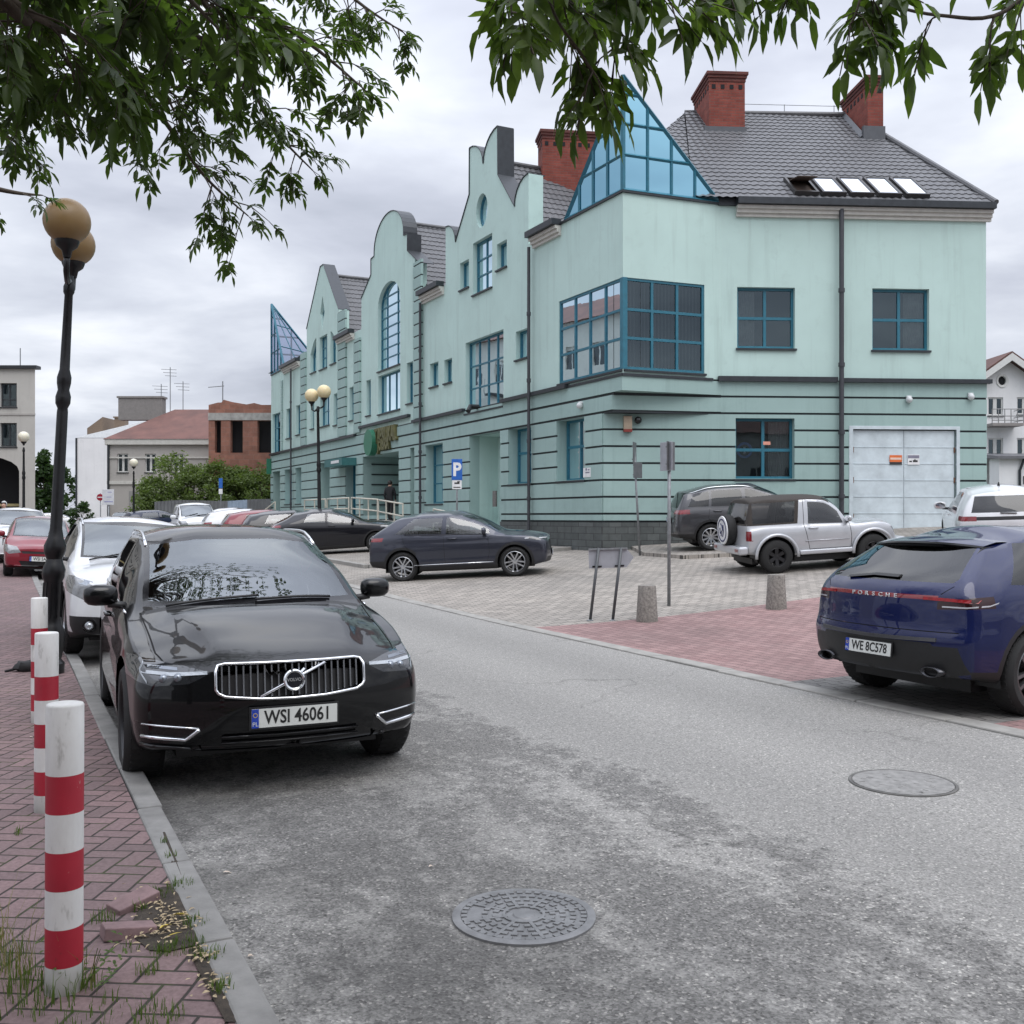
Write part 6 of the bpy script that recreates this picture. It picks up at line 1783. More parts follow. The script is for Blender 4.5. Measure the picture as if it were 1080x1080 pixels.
xs, ys = ST(.85, 27.6+1.9)
plain('red hatchback with blue edged plate parked behind the lamp post on the left', spec(3.75, .845, 1.50, .80, 2.46, .30, .80, 1.0, .92, 1.75, 1.42, 1.42, .95, 1.02, [(.25,.12),(.5,0),(.9,.03),(1.0,.08),(1.45,.36)], cf=.2, wr0=.60, rl=1.0),
      REDP, xs, ys, STH, [dict(ubf=1.35, ubr=2.25, utr=2.2), dict(ubf=2.33, ubr=3.1, utf=2.3, utr=2.9)], rim=.19, hl=[(.45,.62),(.72,.58),(.83,.66),(.84,.80),(.55,.76)], grille=[(-.42,.60),(.42,.60),(.46,.66),(-.46,.66)], lower=[(-.4,.26),(.4,.26),(.5,.42),(-.5,.42)], mz=(1.35, 1.0), platef='WSI 5AC1', pz=.48, hz=[(2.1,.88)])
xs, ys = ST(.45, 33.6+2)
plain('white SUV at the far left parked beyond the red hatchback', spec(4.4, .90, 1.66, .9, 2.6, .35, .98, 1.13, 1.16, 1.95, 1.55, 1.52, 1.05, 1.12, [(.25,.14),(.5,0),(.9,.03),(1.1,.09),(1.6,.42)], cf=.2, wr0=.65),
      WHITEP, xs, ys, STH, [dict(ubf=1.55, ubr=2.5, utr=2.46), dict(ubf=2.57, ubr=3.5, utf=2.53, utr=3.4)], name='parked_suv', rim=.22, hl=[(.47,.76),(.88,.78),(.88,.92),(.5,.88)], grille=[(-.45,.56),(.45,.56),(.46,.80),(-.46,.80)], sill=.34, mz=(1.6, 1.13), railsm=ALLOY, platef='WSI 40R7', pz=.48)
# vehicles standing further up the street and on the raised strip
def van_extra(root, c, ph):
    if ph: 
        for x0, x1 in ((.55, .0), (.05, -.45)): wiper(root, c, dens([(x0, 1.02), (x1, 1.15)], 5))
x, y = on(206, 0, 47); 
plain('white panel van facing the camera beyond the parked row', spec(4.2, .90, 1.80, .85, 2.7, .32, 1.0, 1.18, 1.0, 1.65, 1.66, 1.74, 1.08, 1.12, [(.3,.05),(1.0,.0),(1.8,.12)], cf=.2, wr0=.70, cr=.05, rl=.6),
      WHITEP, x, y, R(-66), [dict(ubf=1.32, ubr=2.05, utr=2.0)], name='parked_van', cat='van', rim=.20, hl=[(.5,.78),(.86,.80),(.86,.98),(.6,.98)], grille=[(-.4,.62),(.4,.62),(.45,.72),(-.45,.72)], mz=(1.35, 1.12, 1.1), platef='', extra=van_extra, sill=.32, trim=.5)
x, y = on(251, 0, 49)
plain('white saloon car half hidden behind the white van', spec(4.5, .88, 1.46, .9, 2.65, .31, .86, 1.0, 1.25, 2.0, 1.39, 1.05, .95, 1.0, [(.3,.1),(.6,0),(1.0,.03),(1.4,.1)], wr0=.60,
      top=[(0,.78),(.05,.84),(.22,.88),(.8,.95),(1.23,1.0),(1.35,1.065),(1.62,1.22),(2.0,1.38),(2.4,1.45),(3.0,1.44),(3.6,1.25),(3.95,1.07),(4.5,1.02)],
      rail=[(0,.74),(1.15,.94),(1.33,.99),(1.7,1.17),(2.2,1.33),(2.6,1.36),(3.0,1.35),(3.6,1.18),(3.95,1.03),(4.5,.98)]),
      WHITEP, x, y, R(8), [dict(ubf=1.6, ubr=2.45, utr=2.42), dict(ubf=2.52, ubr=3.5, utr=3.15)], rim=.21, mz=(1.65, 1.0), tl=[(.5,.80),(.9,.80),(.9,.95),(.5,.92)])
hq = lambda **k: spec(4.25, .89, 1.50, .88, 2.6, .32, .88, 1.04, 1.15, 1.95, 1.42, 1.43, .98, 1.05, [(.25,.14),(.5,0),(.9,.02),(1.02,.06),(1.45,.42)], wr0=.61, **k)
hw_ = [dict(ubf=1.5, ubr=2.4, utr=2.37), dict(ubf=2.47, ubr=3.45, utf=2.44, utr=3.25)]
tlq = [(.5,.88),(.92,.90),(.92,1.06),(.62,1.04)]
for px, Z, pm, lab, dh in ((268, 43, WHITEP, 'white hatchback in the row before the building, left of the dark cars', 0), (292, 40, REDP, 'dark red hatchback squeezed in the row between white and black cars', 0), (316, 38.2, DARKP, 'black hatchback next to the black crossover, nearest in its row', 0)):
    x, y = on(px, 0, Z)
    plain(lab, hq(), pm, x, y, R(22+dh), hw_, rim=.22, tl=tlq, rw=(.56,.5,1.08,1.38), mz=(1.6, 1.04), group='cars parked in a row before the building')
for px, Z, pm, lab in ((131, 66, SILV, 'distant silver car under the street lamp before the grey house'), (158, 62, WHITEP, 'distant white car facing the camera left of the white van'), (169, 58, NAVYP, 'distant dark blue car touching the side of the white van')):
    x, y = on(px, 0, Z); plain(lab, hq(), pm, x, y, R(-70 if px < 165 else 40), hw_, rim=.22, hl=[(.5,.70),(.86,.72),(.86,.84),(.55,.80)], grille=[(-.4,.55),(.4,.55),(.4,.66),(-.4,.66)], inter=False)
x, y = on(63, 0, 92); plain('tiny white car far down the street by the dark tree', hq(), WHITEP, x, y, R(25), hw_, inter=False)
# right side, behind the dark blue SUV
def suv_tail(root, c, ph):
    if ph == 0:
        c.cut([(-.62,.985),(.62,.985),(.62,1.06),(-.62,1.06)], 'rear', 'light_panel', BLACK, lim=(3.5, 5), keep=0)
    else:
        mb = MB(); ribbon(mb, c, [(-.1,1.13),(.2,1.12)], .02, 'rear', .02); mb.build('rear_wiper', BLACK, root)
        mb = MB(); x0 = 0; mb.hexa([(-.02, -c.L/2+1.1, c.tz(0, 3.3)), (.02, -c.L/2+1.1, c.tz(0, 3.3)), (.02, -c.L/2+.98, c.tz(0, 3.4)), (-.02, -c.L/2+.98, c.tz(0, 3.4)), (-.008, -c.L/2+1.02, c.tz(0, 3.3)+.07), (.008, -c.L/2+1.02, c.tz(0, 3.3)+.07), (.008, -c.L/2+.98, c.tz(0, 3.3)+.07), (-.008, -c.L/2+.98, c.tz(0, 3.3)+.07)]); mb.build('roof_antenna', BLACK, root)
plain('white SUV seen from behind with a black light panel, beyond the dark blue one', spec(4.40, .92, 1.66, .9, 2.65, .35, .98, 1.13, 1.2, 1.95, 1.54, 1.55, 1.06, 1.12, [(.25,.15),(.5,.02),(.9,.02),(1.05,.05),(1.12,.08),(1.6,.40)], res=2, wr0=.64, rl=1.0),
      WHITEP, 10.75, 22.9, R(72), [dict(ubf=1.55, ubr=2.5, utr=2.46), dict(ubf=2.57, ubr=3.5, utf=2.53, utr=3.4)], name='parked_suv', glass=DGLASS, rim=.24, tl=[(.55,.97),(.95,.97),(.95,1.07),(.55,1.07)], rw=(.64,.55,1.14,1.47), mz=(1.62, 1.13, 1.05), extra=suv_tail, hz=[(2.4,1.0)], sill=.34, clad=.05)
plain('dark estate car at the right edge beside the white SUV', spec(4.6, .92, 1.62, .9, 2.7, .34, .95, 1.1, 1.2, 1.95, 1.52, 1.5, 1.04, 1.1, [(.25,.15),(.5,.02),(.9,.02),(1.1,.08),(1.6,.5)], wr0=.64, rl=1.0),
      DARKP, 13.1, 24.2, R(75), [dict(ubf=1.55, ubr=2.5, utr=2.46), dict(ubf=2.57, ubr=3.7, utf=2.53, utr=3.4)], glass=DGLASS, rw=(.6,.55,1.14,1.45), tl=[(.55,.95),(.95,.95),(.95,1.07),(.55,1.07)], railsm=CHROME, mz=(1.62, 1.1))
# ================================================================ buildings and greenery further off
def use(root):
    global bld, BO
    bld = root; BO = Vector(root.location)
class YFrame(Frame):
    def __init__(s, o, ang): super().__init__(o, R(ang))
def newb(name, label, cat, x, y): 
    r = empty(name, (x, y, 0), 0, label, cat); use(r); return r
WFR = M_('white_window_frame', (.60,.60,.58), .5, var=.05); DFR = M_('anthracite_frame', (.03,.032,.036), .4)
# pale modern block at the left edge
PALE = stucco('pale_render', (.49,.475,.44), .3); GREYR = stucco('grey_render', (.41,.39,.365), .4); WHITER = stucco('white_render', (.74,.74,.74), .25)
Z = 58
def at(px, y, Zz): return (px-CX)/F*Zz, CAMZ+(HY-y)*Zz/F
xR, zT = at(37, 389, Z)
b = newb('apartment_block', 'pale flat roofed block with dark windows and an arched opening at the left edge', 'building', xR-8, Z)
fr = Frame((xR, Z), R(180.0)); fr.out = Vector((0, -1, 0))
W_ = 26
hs = []
for k in range(6):
    a0 = 3.05*.34+3.6*k
    for y0, y1 in ((404, 429), (446, 471)): hs.append(rect(a0, a0+.95, at(0, y1, Z)[1], at(0, y0, Z)[1]))
arc = archpoly(.9*1.0, 5.6, .6, at(0, 497, Z)[1], 10, .9)
facade('front_wall', fr, rect(0, W_, -.3, zT), hs+[arc], PALE, .3)
for h in hs: window(fr, h, 2, 1, fmat=DFR, bw=.07, hz=[.28] if h[0][1] > 6 else [])
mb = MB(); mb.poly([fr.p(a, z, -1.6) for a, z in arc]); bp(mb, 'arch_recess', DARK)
mb = MB(); mb.hexa([(xR-W_, Z+1.7, -.3), (xR-1.0, Z+1.7, -.3), (xR-6.8, Z+13, -.3), (xR-W_, Z+13, -.3), (xR-W_, Z+1.7, zT-.02), (xR-1.0, Z+1.7, zT-.02), (xR-6.8, Z+13, zT-.02), (xR-W_, Z+13, zT-.02)]); mb.poly([fr.p(0,-.3,0), fr.p(0,zT,0), (xR-1.0, Z+1.7, zT), (xR-1.0, Z+1.7, -.3)]); bp(mb, 'side_wall', PALE)
mb = MB(); fbox(mb, fr, -.15, W_, zT, zT+.18, -.4, .18); bp(mb, 'roof_edge', DFR)
mb = MB(); fbox(mb, fr, -.02, W_, at(0, 437, Z)[1]-.05, at(0, 437, Z)[1]+.05, 0, .04); bp(mb, 'string_course', GREYR)
mb = MB(); fbox(mb, fr, 1.2, 5.3, 2.3, 2.45, -.9, -.8); bp(mb, 'fascia_strip', M_('gilt', (.35,.30,.15), .5))
mb = MB(); mb.tube([(xR-1.8, Z+2, zT), (xR-1.8, Z+2, zT+1.5)], .03, 5); bp(mb, 'aerial', STEEL)
# white gabled block behind the grey house
Z = 96; xl, zt = at(80.5, 462, Z); 
b = newb('town_house', 'tall plain white house with sloping roof rising behind the grey one', 'building', xl+4, Z)
mb = MB(); mb.box((xl+5, Z+5, zt/2), (10, 10, zt)); bp(mb, 'wall', WHITER)
xr2, zr2 = at(150, 430, Z); mb = MB(); mb.hexa([(xl, Z-.02, zt+.02), (xl+10, Z-.02, zt+.02), (xl+10, Z+10, zt+.02), (xl, Z+10, zt+.02), (xl+.3, Z+2, zt+.5), (xl+10, Z+2, zr2), (xl+10, Z+8, zr2), (xl+.3, Z+8, zt+.5)]); bp(mb, 'roof', M_('pale_sheet_roof', (.42,.43,.43), .5))
mb = MB(); x2, z2 = at(79, 442, Z); mb.hexa([(x2-.1, Z+3, zt-.5), (x2+1.4, Z+3, zt-.5), (x2+1.4, Z+9, zt-.5), (x2-.1, Z+9, zt-.5), (x2-.1, Z+3, z2-.6), (x2+1.4, Z+3, z2+.5), (x2+1.4, Z+9, z2+.5), (x2-.1, Z+9, z2-.6)]); bp(mb, 'stair_tower', M_('brown_cladding', (.19,.14,.10), .7))
mb = MB(); fs_ = Frame((xl, Z), R(90+18)); 
for k in range(3):
    a0 = 1.0+3.4*k
    for z0 in (1.0, 3.8, 6.6): fbox(mb, fs_, a0, a0+2.4, z0, z0+1.5, .0, .03)
bp(mb, 'window', M_('dark_glass_strip', (.05,.055,.06), .15))
mb = MB(); mb.poly([fs_.p(0, -.3), fs_.p(12, -.3), fs_.p(12, zt), fs_.p(0, zt)]); mb.tube([(xl+.02, Z-.05, 0), (xl+.02, Z-.05, zt)], .09, 6, 1); bp(mb, 'side_wall', [WHITER, SLATE])
mb = MB(); mb.box((at(111, 0, Z)[0], Z+4, zt+1.6), (1.0, 1.0, 1.3)); mb.box((at(111, 0, Z)[0], Z+4, zt+2.3), (1.2, 1.2, .12)); bp(mb, 'chimney', M_('brown_cladding'))
# grey two storey house with red roof
Z = 75; xl, ze = at(114.5, 464, Z); xr3 = at(232, 0, Z)[0]
b = newb('grey_house', 'grey two storey house with rusty red hip roof left of the brick shell', 'building', xl+4, Z)
fr = Frame((xl, Z), R(0)); fs_ = Frame((xl, Z), R(90+14))
hs = [rect(at(x-5.8, 0, Z)[0]-xl, at(x+5.8, 0, Z)[0]-xl, at(0, 498, Z)[1], at(0, 478.5, Z)[1]) for x in (129.5, 158.7, 188)]
facade('front_wall', fr, rect(0, xr3-xl, -.3, ze), hs, GREYR, .15)
for h in hs: window(fr, h, 2, 1, fmat=WFR, bw=.16, rec=.1)
mb = MB(); mb.poly([fs_.p(0, -.3), fs_.p(11, -.3), fs_.p(11, ze), fs_.p(0, ze)]); bp(mb, 'side_wall', GREYR)
mb = MB()
for a0 in (1.4, 4.6): fbox(mb, fs_, a0, a0+1.3, at(0, 499, Z)[1], at(0, 478, Z)[1], 0, .03)
bps(mb, 'window', M_('dark_glass_strip'))
mb = MB(); z0 = at(0, 509, Z)[1]
for f_, l_ in ((fr, xr3-xl), (fs_, 11)):
    fbox(mb, f_, -.1, l_, z0-.12, z0+.12, 0, .10); fbox(mb, f_, -.15, l_, ze-.35, ze+.05, 0, .25); fbox(mb, f_, -.05, l_, ze-1.35, ze-1.25, 0, .08)
bps(mb, 'cornice', M_('cream_cornice'))
mb = MB(); xg0, zg = at(136, 0, Z)[0]-xl, at(0, 518, Z)[1]; fbox(mb, fr, xg0, xg0+2.3, 0, zg, 0, .02); bp(mb, 'gateway', M_('grey_door', (.26,.255,.245), .6))
mb = MB(); mb.tube([fr.p(.02, 0, .08), fr.p(.02, ze, .08)], .09, 6); bp(mb, 'downpipe', SLATE); mb = MB(); x_ = 0; mb.tube([fs_.p(10.6, 0, .1), fs_.p(10.6, ze, .1)], .1, 6); bp(mb, 'downpipe', SLATE)
RUST = simple('rust_red_roof', (.135,.062,.050), .75, var=.3, scale=.8)
zr = at(0, 433, Z)[1]+.6; mb = MB()
A = fr.p(-.3, ze+.05, .3); B = fr.p(xr3-xl+.3, ze+.05, .3); C_ = Vector((xr3+.3, Z+11, ze+.05)); D = fs_.p(11, ze+.05, .3); T0 = Vector((xl+3.2, Z+5, zr)); T1 = Vector((xr3-1, Z+5, zr))
mb.poly([A, B, T1, T0]); mb.poly([A, T0, D]); mb.poly([D, T0, T1, C_]); mb.poly([B, C_, T1]); rf = bp(mb, 'roof', RUST)
xc_, zc_ = at(150, 437, Z+5)
mb = MB(); mb.box((xc_, Z+5, zr), (3.4, .9, 1.7)); mb.box((xc_, Z+5, zr+.92), (3.6, 1.05, .14)); bp(mb, 'chimney', M_('chimney_render', (.22,.21,.20), .8), rf)
mb = MB()
for px, h in ((179.5, 3.3), (193, 2.2), (170, 2.0)):
    x_ = at(px, 0, Z+5)[0]; mb.tube([(x_, Z+5, zr-.3), (x_, Z+5, zr+h)], .035, 5); 
    for q in range(3): mb.tube([(x_-.7+.15*q, Z+5, zr+h-.15-.25*q), (x_+.5, Z+5, zr+h-.2-.25*q)], .02, 4)
bp(mb, 'roof_aerial', STEEL, rf)
# unfinished brick building
Z = 70; xl, zt = at(220, 424, Z); xr4 = at(292, 0, Z)[0]
b = newb('brick_shell', 'unfinished red brick building with empty window openings', 'building', xl+2, Z)
fr = Frame((xl, Z), R(0)); RAW = brick_mat('raw_brick', (.31,.145,.105), (.24,.115,.085), (.24,.19,.16), 2.6, .25, .12)
def zz_(y): return at(0, y, Z)[1]
hs = [rect(at(a, 0, Z)[0]-xl, at(c, 0, Z)[0]-xl, zz_(477.5), zz_(443.5)) for a, c in ((226.5, 233), (243, 256), (271.5, 287))]
top_ = [(xr4-xl, zz_(427)), (at(276, 0, Z)[0]-xl, zz_(427)), (at(268, 0, Z)[0]-xl, zz_(425)), (at(260, 0, Z)[0]-xl, zz_(426.5)), (at(245, 0, Z)[0]-xl, zz_(424)), (at(236, 0, Z)[0]-xl, zz_(421.5)), (at(233.5, 0, Z)[0]-xl, zz_(424.5)), (at(230, 0, Z)[0]-xl, zz_(424.5)), (0, zz_(427))]
facade('brick_wall', fr, [(0, -.3), (xr4-xl, -.3)]+top_, hs, RAW, .5, .5)
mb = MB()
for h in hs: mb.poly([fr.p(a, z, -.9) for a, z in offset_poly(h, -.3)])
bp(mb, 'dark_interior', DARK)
mb = MB(); fbox(mb, fr, -.02, xr4-xl, zz_(443.2), zz_(435.5), 0, .05); bp(mb, 'concrete_lintel', M_('raw_concrete', (.33,.32,.30), .85, var=.25, scale=3))
mb = MB(); mb.poly([(xl, Z, -.3), (xl-.5, Z+9, -.3), (xl-.5, Z+9, zz_(427)), (xl, Z, zz_(427))]); bp(mb, 'side_wall', RAW)
mb = MB(); x_ = at(230.5, 0, Z)[0]; mb.tube([(x_, Z+1, zz_(430)), (x_, Z+1, zz_(400))], .04, 5); mb.tube([(x_-1.0, Z+1, zz_(406.5)), (x_+.1, Z+1, zz_(405))], .03, 4); bp(mb, 'aerial', STEEL)
# white gabled house on the right
Z = 56; xa, za = at(1062, 374, Z); xl, ze = at(1034, 402, Z)
b = newb('white_house', 'white gabled house with brown roof, round attic window and small balcony at the right edge', 'building', xa, Z)
fr = Frame((xl-.6, Z), R(0)); hw = xa-(xl-.6); wd = hw*2
zf = .3
def A_(px): return at(px, 0, Z)[0]-(xl-.6)
def Zy(y): return at(0, y, Z)[1]
hs = [rect(A_(1042), A_(1058), Zy(438), Zy(419)), rect(A_(1042), A_(1058), Zy(480), Zy(462)), rect(A_(1072.5), A_(1089), Zy(437), Zy(419)), rect(A_(1072.5), A_(1089), Zy(480), Zy(462))]
rc = (A_(1057), Zy(401.5)); rw_ = [(rc[0]+.22*math.cos(2*math.pi*k/16), rc[1]+.25*math.sin(2*math.pi*k/16)) for k in range(16)]
slope = (za-ze)/hw
facade('front_wall', fr, [(0, -.3), (wd, -.3), (wd, ze-.3), (hw, za-.3), (0, ze-.3)], hs+[rw_], WHITER, .15)
for h in hs: window(fr, h, 2, 1, fmat=WFR, bw=.2, rec=.08, back='net' if h[0][1] < 5 else 'dark')
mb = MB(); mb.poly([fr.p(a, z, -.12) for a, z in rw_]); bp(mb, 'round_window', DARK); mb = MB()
for i in range(16):
    p, q = rw_[i], rw_[(i+1) % 16]; e = lambda v, s_: (rc[0]+(v[0]-rc[0])*s_, rc[1]+(v[1]-rc[1])*s_)
    mb.hexa([fr.p(*p, .02), fr.p(*q, .02), fr.p(*q, 0), fr.p(*p, 0), fr.p(*e(p, 1.5), .05), fr.p(*e(q, 1.5), .05), fr.p(*e(q, 1.5), 0), fr.p(*e(p, 1.5), 0)])
bp(mb, 'round_window_rim', WFR)
RB = simple('brown_roof', (.10,.045,.035), .7, var=.25, scale=2)
mb = MB(); ov = .7
for sg in (-1, 1):
    e0 = (hw+sg*(hw+ov), za-.15-slope*(hw+ov)); 
    mb.hexa([fr.p(hw, za-.15, .6), fr.p(e0[0], e0[1], .6), fr.p(e0[0], e0[1], -12), fr.p(hw, za-.15, -12), fr.p(hw, za+.10, .6), fr.p(e0[0], e0[1]+.25, .6), fr.p(e0[0], e0[1]+.25, -12), fr.p(hw, za+.10, -12)])
rf = bp(mb, 'roof', RB)
mb = MB()
for sg in (-1, 1):
    e0 = (hw+sg*(hw+ov), za-.15-slope*(hw+ov)); mb.hexa([fr.p(hw, za-.40, .62), fr.p(e0[0], e0[1]-.25, .62), fr.p(e0[0], e0[1]-.25, .55), fr.p(hw, za-.40, .55), fr.p(hw, za+.0, .62), fr.p(e0[0], e0[1]+.12, .62), fr.p(e0[0], e0[1]+.12, .55), fr.p(hw, za+.0, .55)])
bp(mb, 'bargeboard', WFR, rf)
mb = MB(); z0 = Zy(448); a0, a1 = A_(1037), A_(1069.5); fbox(mb, fr, a0, a1, z0-.15, z0, 0, 1.1); bc_ = bp(mb, 'balcony', M_('balcony_slab', (.25,.23,.22), .8))
mb = MB(); zt_ = Zy(433.5)
for z in (zt_, (z0+zt_)/2, z0+.15): mb.tube([fr.p(a0, z, 1.05), fr.p(a1, z, 1.05), fr.p(a1, z, .02)], .025, 5)
for k in range(6): a = a0+(a1-a0)*k/5; mb.tube([fr.p(a, z0, 1.05), fr.p(a, zt_, 1.05)], .025, 5)
bp(mb, 'balcony_rail', M_('rail_grey', (.22,.22,.22), .6), bc_)
mb = MB(); z1 = Zy(485); fbox(mb, fr, A_(1030), A_(1130), -.2, z1-.05, 1.5, 2.6); bp(mb, 'porch_wall', WHITER)
mb = MB(); mb.hexa([fr.p(A_(1026), z1-.1, 2.9), fr.p(A_(1135), z1-.1, 2.9), fr.p(A_(1135), z1+.1, 0), fr.p(A_(1026), z1+.1, 0), fr.p(A_(1026), z1+.05, 2.9), fr.p(A_(1135), z1+.05, 2.9), fr.p(A_(1135), z1+.35, 0), fr.p(A_(1026), z1+.35, 0)]); bp(mb, 'porch_roof', M_('porch_sheet', (.14,.14,.15), .5))
mb = MB(); mb.tube([fr.p(A_(1054), z1-.05, 2.75), fr.p(A_(1050), z1-.7, 2.68), fr.p(A_(1050), -.1, 2.68)], .07, 6); bp(mb, 'downpipe', SLATE)
mb = MB(); fbox(mb, fr, A_(1054), A_(1077), Zy(512), Zy(504), 2.6, 2.63); bp(mb, 'porch_window', M_('dark_glass_strip'))
mb = MB(); x_ = at(1040, 0, Z)[0]; mb.tube([(x_+1, Z+5, za-1.5), (x_+1, Z+5, za+1.1)], .02, 4); mb.tube([(x_+.4, Z+5, za+.9), (x_+1.7, Z+5, za+1.0)], .015, 4); bp(mb, 'roof_aerial', STEEL, rf)
# sheet metal fence
def mkfence(p0, p1, h, label):
    p0, p1 = Vector((*p0, 0)), Vector((*p1, 0)); L_ = (p1-p0).length; n = int(L_/.12); d = (p1-p0)/n; nn = Vector((-d.y, d.x, 0)).normalized()
    r = empty('metal_fence', p0, 0, label, 'fence'); use(r); mb = MB(); mb2 = MB()
    for k in range(n):
        o = nn*(.035 if k % 2 else 0); o2 = nn*(.035 if (k+1) % 2 else 0)
        a = p0+d*k+o; c = p0+d*(k+1)+o2; z0 = gz(a.x, a.y); hh = h+.06*math.sin(k*.13)
        m_ = 1 if .62 < k/n < .80 else 0
        mb.hexa([a+Vector((0,0,z0-.1)), c+Vector((0,0,z0-.1)), c+nn*.02+Vector((0,0,z0-.1)), a+nn*.02+Vector((0,0,z0-.1)), a+Vector((0,0,z0+hh)), c+Vector((0,0,z0+hh)), c+nn*.02+Vector((0,0,z0+hh)), a+nn*.02+Vector((0,0,z0+hh))], m_)
    bp(mb, 'sheet_panels', [M_('sheet_grey', (.16,.165,.17), .5, .3, var=.25, scale=1.2), M_('sheet_blue', (.30,.37,.46), .5, .2, var=.2, scale=1.2)])
    for k in range(0, n+1, 18):
        m = MB(); a = p0+d*k+nn*.08; m.box((a.x, a.y, gz(a.x, a.y)+h/2), (.06, .06, h)); bp(m, 'fence_post', STEEL)
x0, x1 = at(163, 0, 67)[0], at(287, 0, 66.6)[0]
mkfence((x0, 67.0), (x1, 66.2), 2.1, 'corrugated grey and pale blue metal fence under the green bushes')
# ---------------------------------------------------------------- foliage
def leaf_mat(name, c1, c2, trans=.35):
    m, nt, out = nmat(name)
    oi = coords(nt); n = noise(nt, oi, 9.0, 3, .6)
    col = ramp(nt, n, [(.30, c1), (.70, c2)])
    d = nd(nt, 'ShaderNodeBsdfPrincipled'); nt.links.new(col, d.inputs['Base Color']); d.inputs['Roughness'].default_value = .45; d.inputs['Specular IOR Level'].default_value = .35
    t = nd(nt, 'ShaderNodeBsdfTranslucent'); nt.links.new(mixc(nt, 1.0, col, (1.5, 1.7, .7), 'MULTIPLY'), t.inputs[0])
    mx = nd(nt, 'ShaderNodeMixShader'); mx.inputs[0].default_value = trans
    nt.links.new(d.outputs[0], mx.inputs[1]); nt.links.new(t.outputs[0], mx.inputs[2]); nt.links.new(mx.outputs[0], out.inputs[0]); return m
BARK = simple('bark', (.07,.055,.042), .9, var=.35, scale=9, bumps=.6)
LEAFB = leaf_mat('bush_leaves', (.075,.115,.034), (.16,.205,.070)); LEAFD = leaf_mat('dark_leaves', (.018,.042,.014), (.042,.075,.022)); 
def cloud_tree(name, label, x, y, h, rx, clumps, ls, mat, seed, group=None, zb=.15, cat='tree', conical=0, dens_=46):
    rnd = random.Random(seed); z0 = gz(x, y)
    r = empty(name, (x, y, z0), 0, label, cat, group)
    mb = MB(); mb.tube([(0,0,-.1), (rnd.uniform(-.1,.1), 0, h*.3), (rnd.uniform(-.2,.2), .1, h*.75)], [.035*h*.4+.03, .02*h*.4+.02, .015], 7)
    cs = []
    for k in range(clumps):
        t = rnd.random(); zz = h*(zb+(1-zb)*t)
        w = rx*((1-t)**.8*1.05+.08 if conical else math.sin(math.pi*min(1, .18+.80*t))**.7)
        a = rnd.uniform(0, 6.283); d = w*math.sqrt(rnd.uniform(.15, 1)); cs.append((d*math.cos(a), d*math.sin(a), zz, rnd.uniform(.55, 1.1)))
        if k % 4 == 0: mb.tube([(0, 0, zz*.5), (cs[-1][0]*.6, cs[-1][1]*.6, zz*.85), cs[-1][:3]], [.03, .018, .008], 5)
    mb.build('trunk', BARK, r, True)
    V = []; Fs = []
    for cx, cy, cz, sc in cs:
        cr = rx*.34*sc
        for q in range(int(dens_*sc)):
            v = Vector((rnd.gauss(0, 1), rnd.gauss(0, 1), rnd.gauss(0, .75))).normalized()*cr*rnd.random()**.4
            p = Vector((cx, cy, cz))+v; a = Vector((rnd.gauss(0, 1), rnd.gauss(0, 1), rnd.gauss(-.3, .6))).normalized(); b_ = a.cross(Vector((rnd.gauss(0, 1), rnd.gauss(0, 1), rnd.gauss(0, 1)))).normalized()
            l = ls*rnd.uniform(.6, 1.3); n = len(V)
            V += [p-a*l*.5, p+b_*l*.28, p+a*l*.5, p-b_*l*.28]; Fs.append((n, n+1, n+2, n+3))
    m2 = MB(); m2.add(V, Fs); m2.build('crown', mat, r); return r
for k, (px, Z, h, rx, lab) in enumerate(((163, 69.3, 3.6, 1.7, 'low rounded green bush at the left end of the metal fence'), (181, 69.6, 5.2, 2.0, 'tallest pale green young tree behind the metal fence'), (203, 69.2, 4.3, 1.9, 'bushy green tree behind the fence, left of the brick shell'),
        (228, 69.0, 4.6, 1.9, 'green tree before the left corner of the brick shell'), (252, 68.9, 4.1, 1.9, 'green bush before the middle opening of the brick shell'), (273, 68.6, 4.3, 1.7, 'green bush squeezed between brick shell and mint building'))):
    cloud_tree('bushy_tree', lab, at(px, 0, Z)[0], Z, h, rx, 75, .21, LEAFB, 30+k, 'trees behind the metal fence', .05, dens_=85)
cloud_tree('conifer', 'dark tall narrow tree far down the street beside the pale block', at(46, 0, 105)[0], 105, 8.2, 1.9, 80, .5, LEAFD, 50, zb=.03, conical=1)
cloud_tree('leafy_tree', 'dark green tree far down the street before the white house', at(62, 0, 118)[0], 118, 6.5, 2.4, 60, .6, LEAFD, 51, zb=.05)
cloud_tree('round_bush', 'small round dark bush at the foot of the white house wall', at(86, 0, 86)[0], 86, 2.3, 1.0, 40, .25, LEAFD, 52, zb=.1, cat='bush')

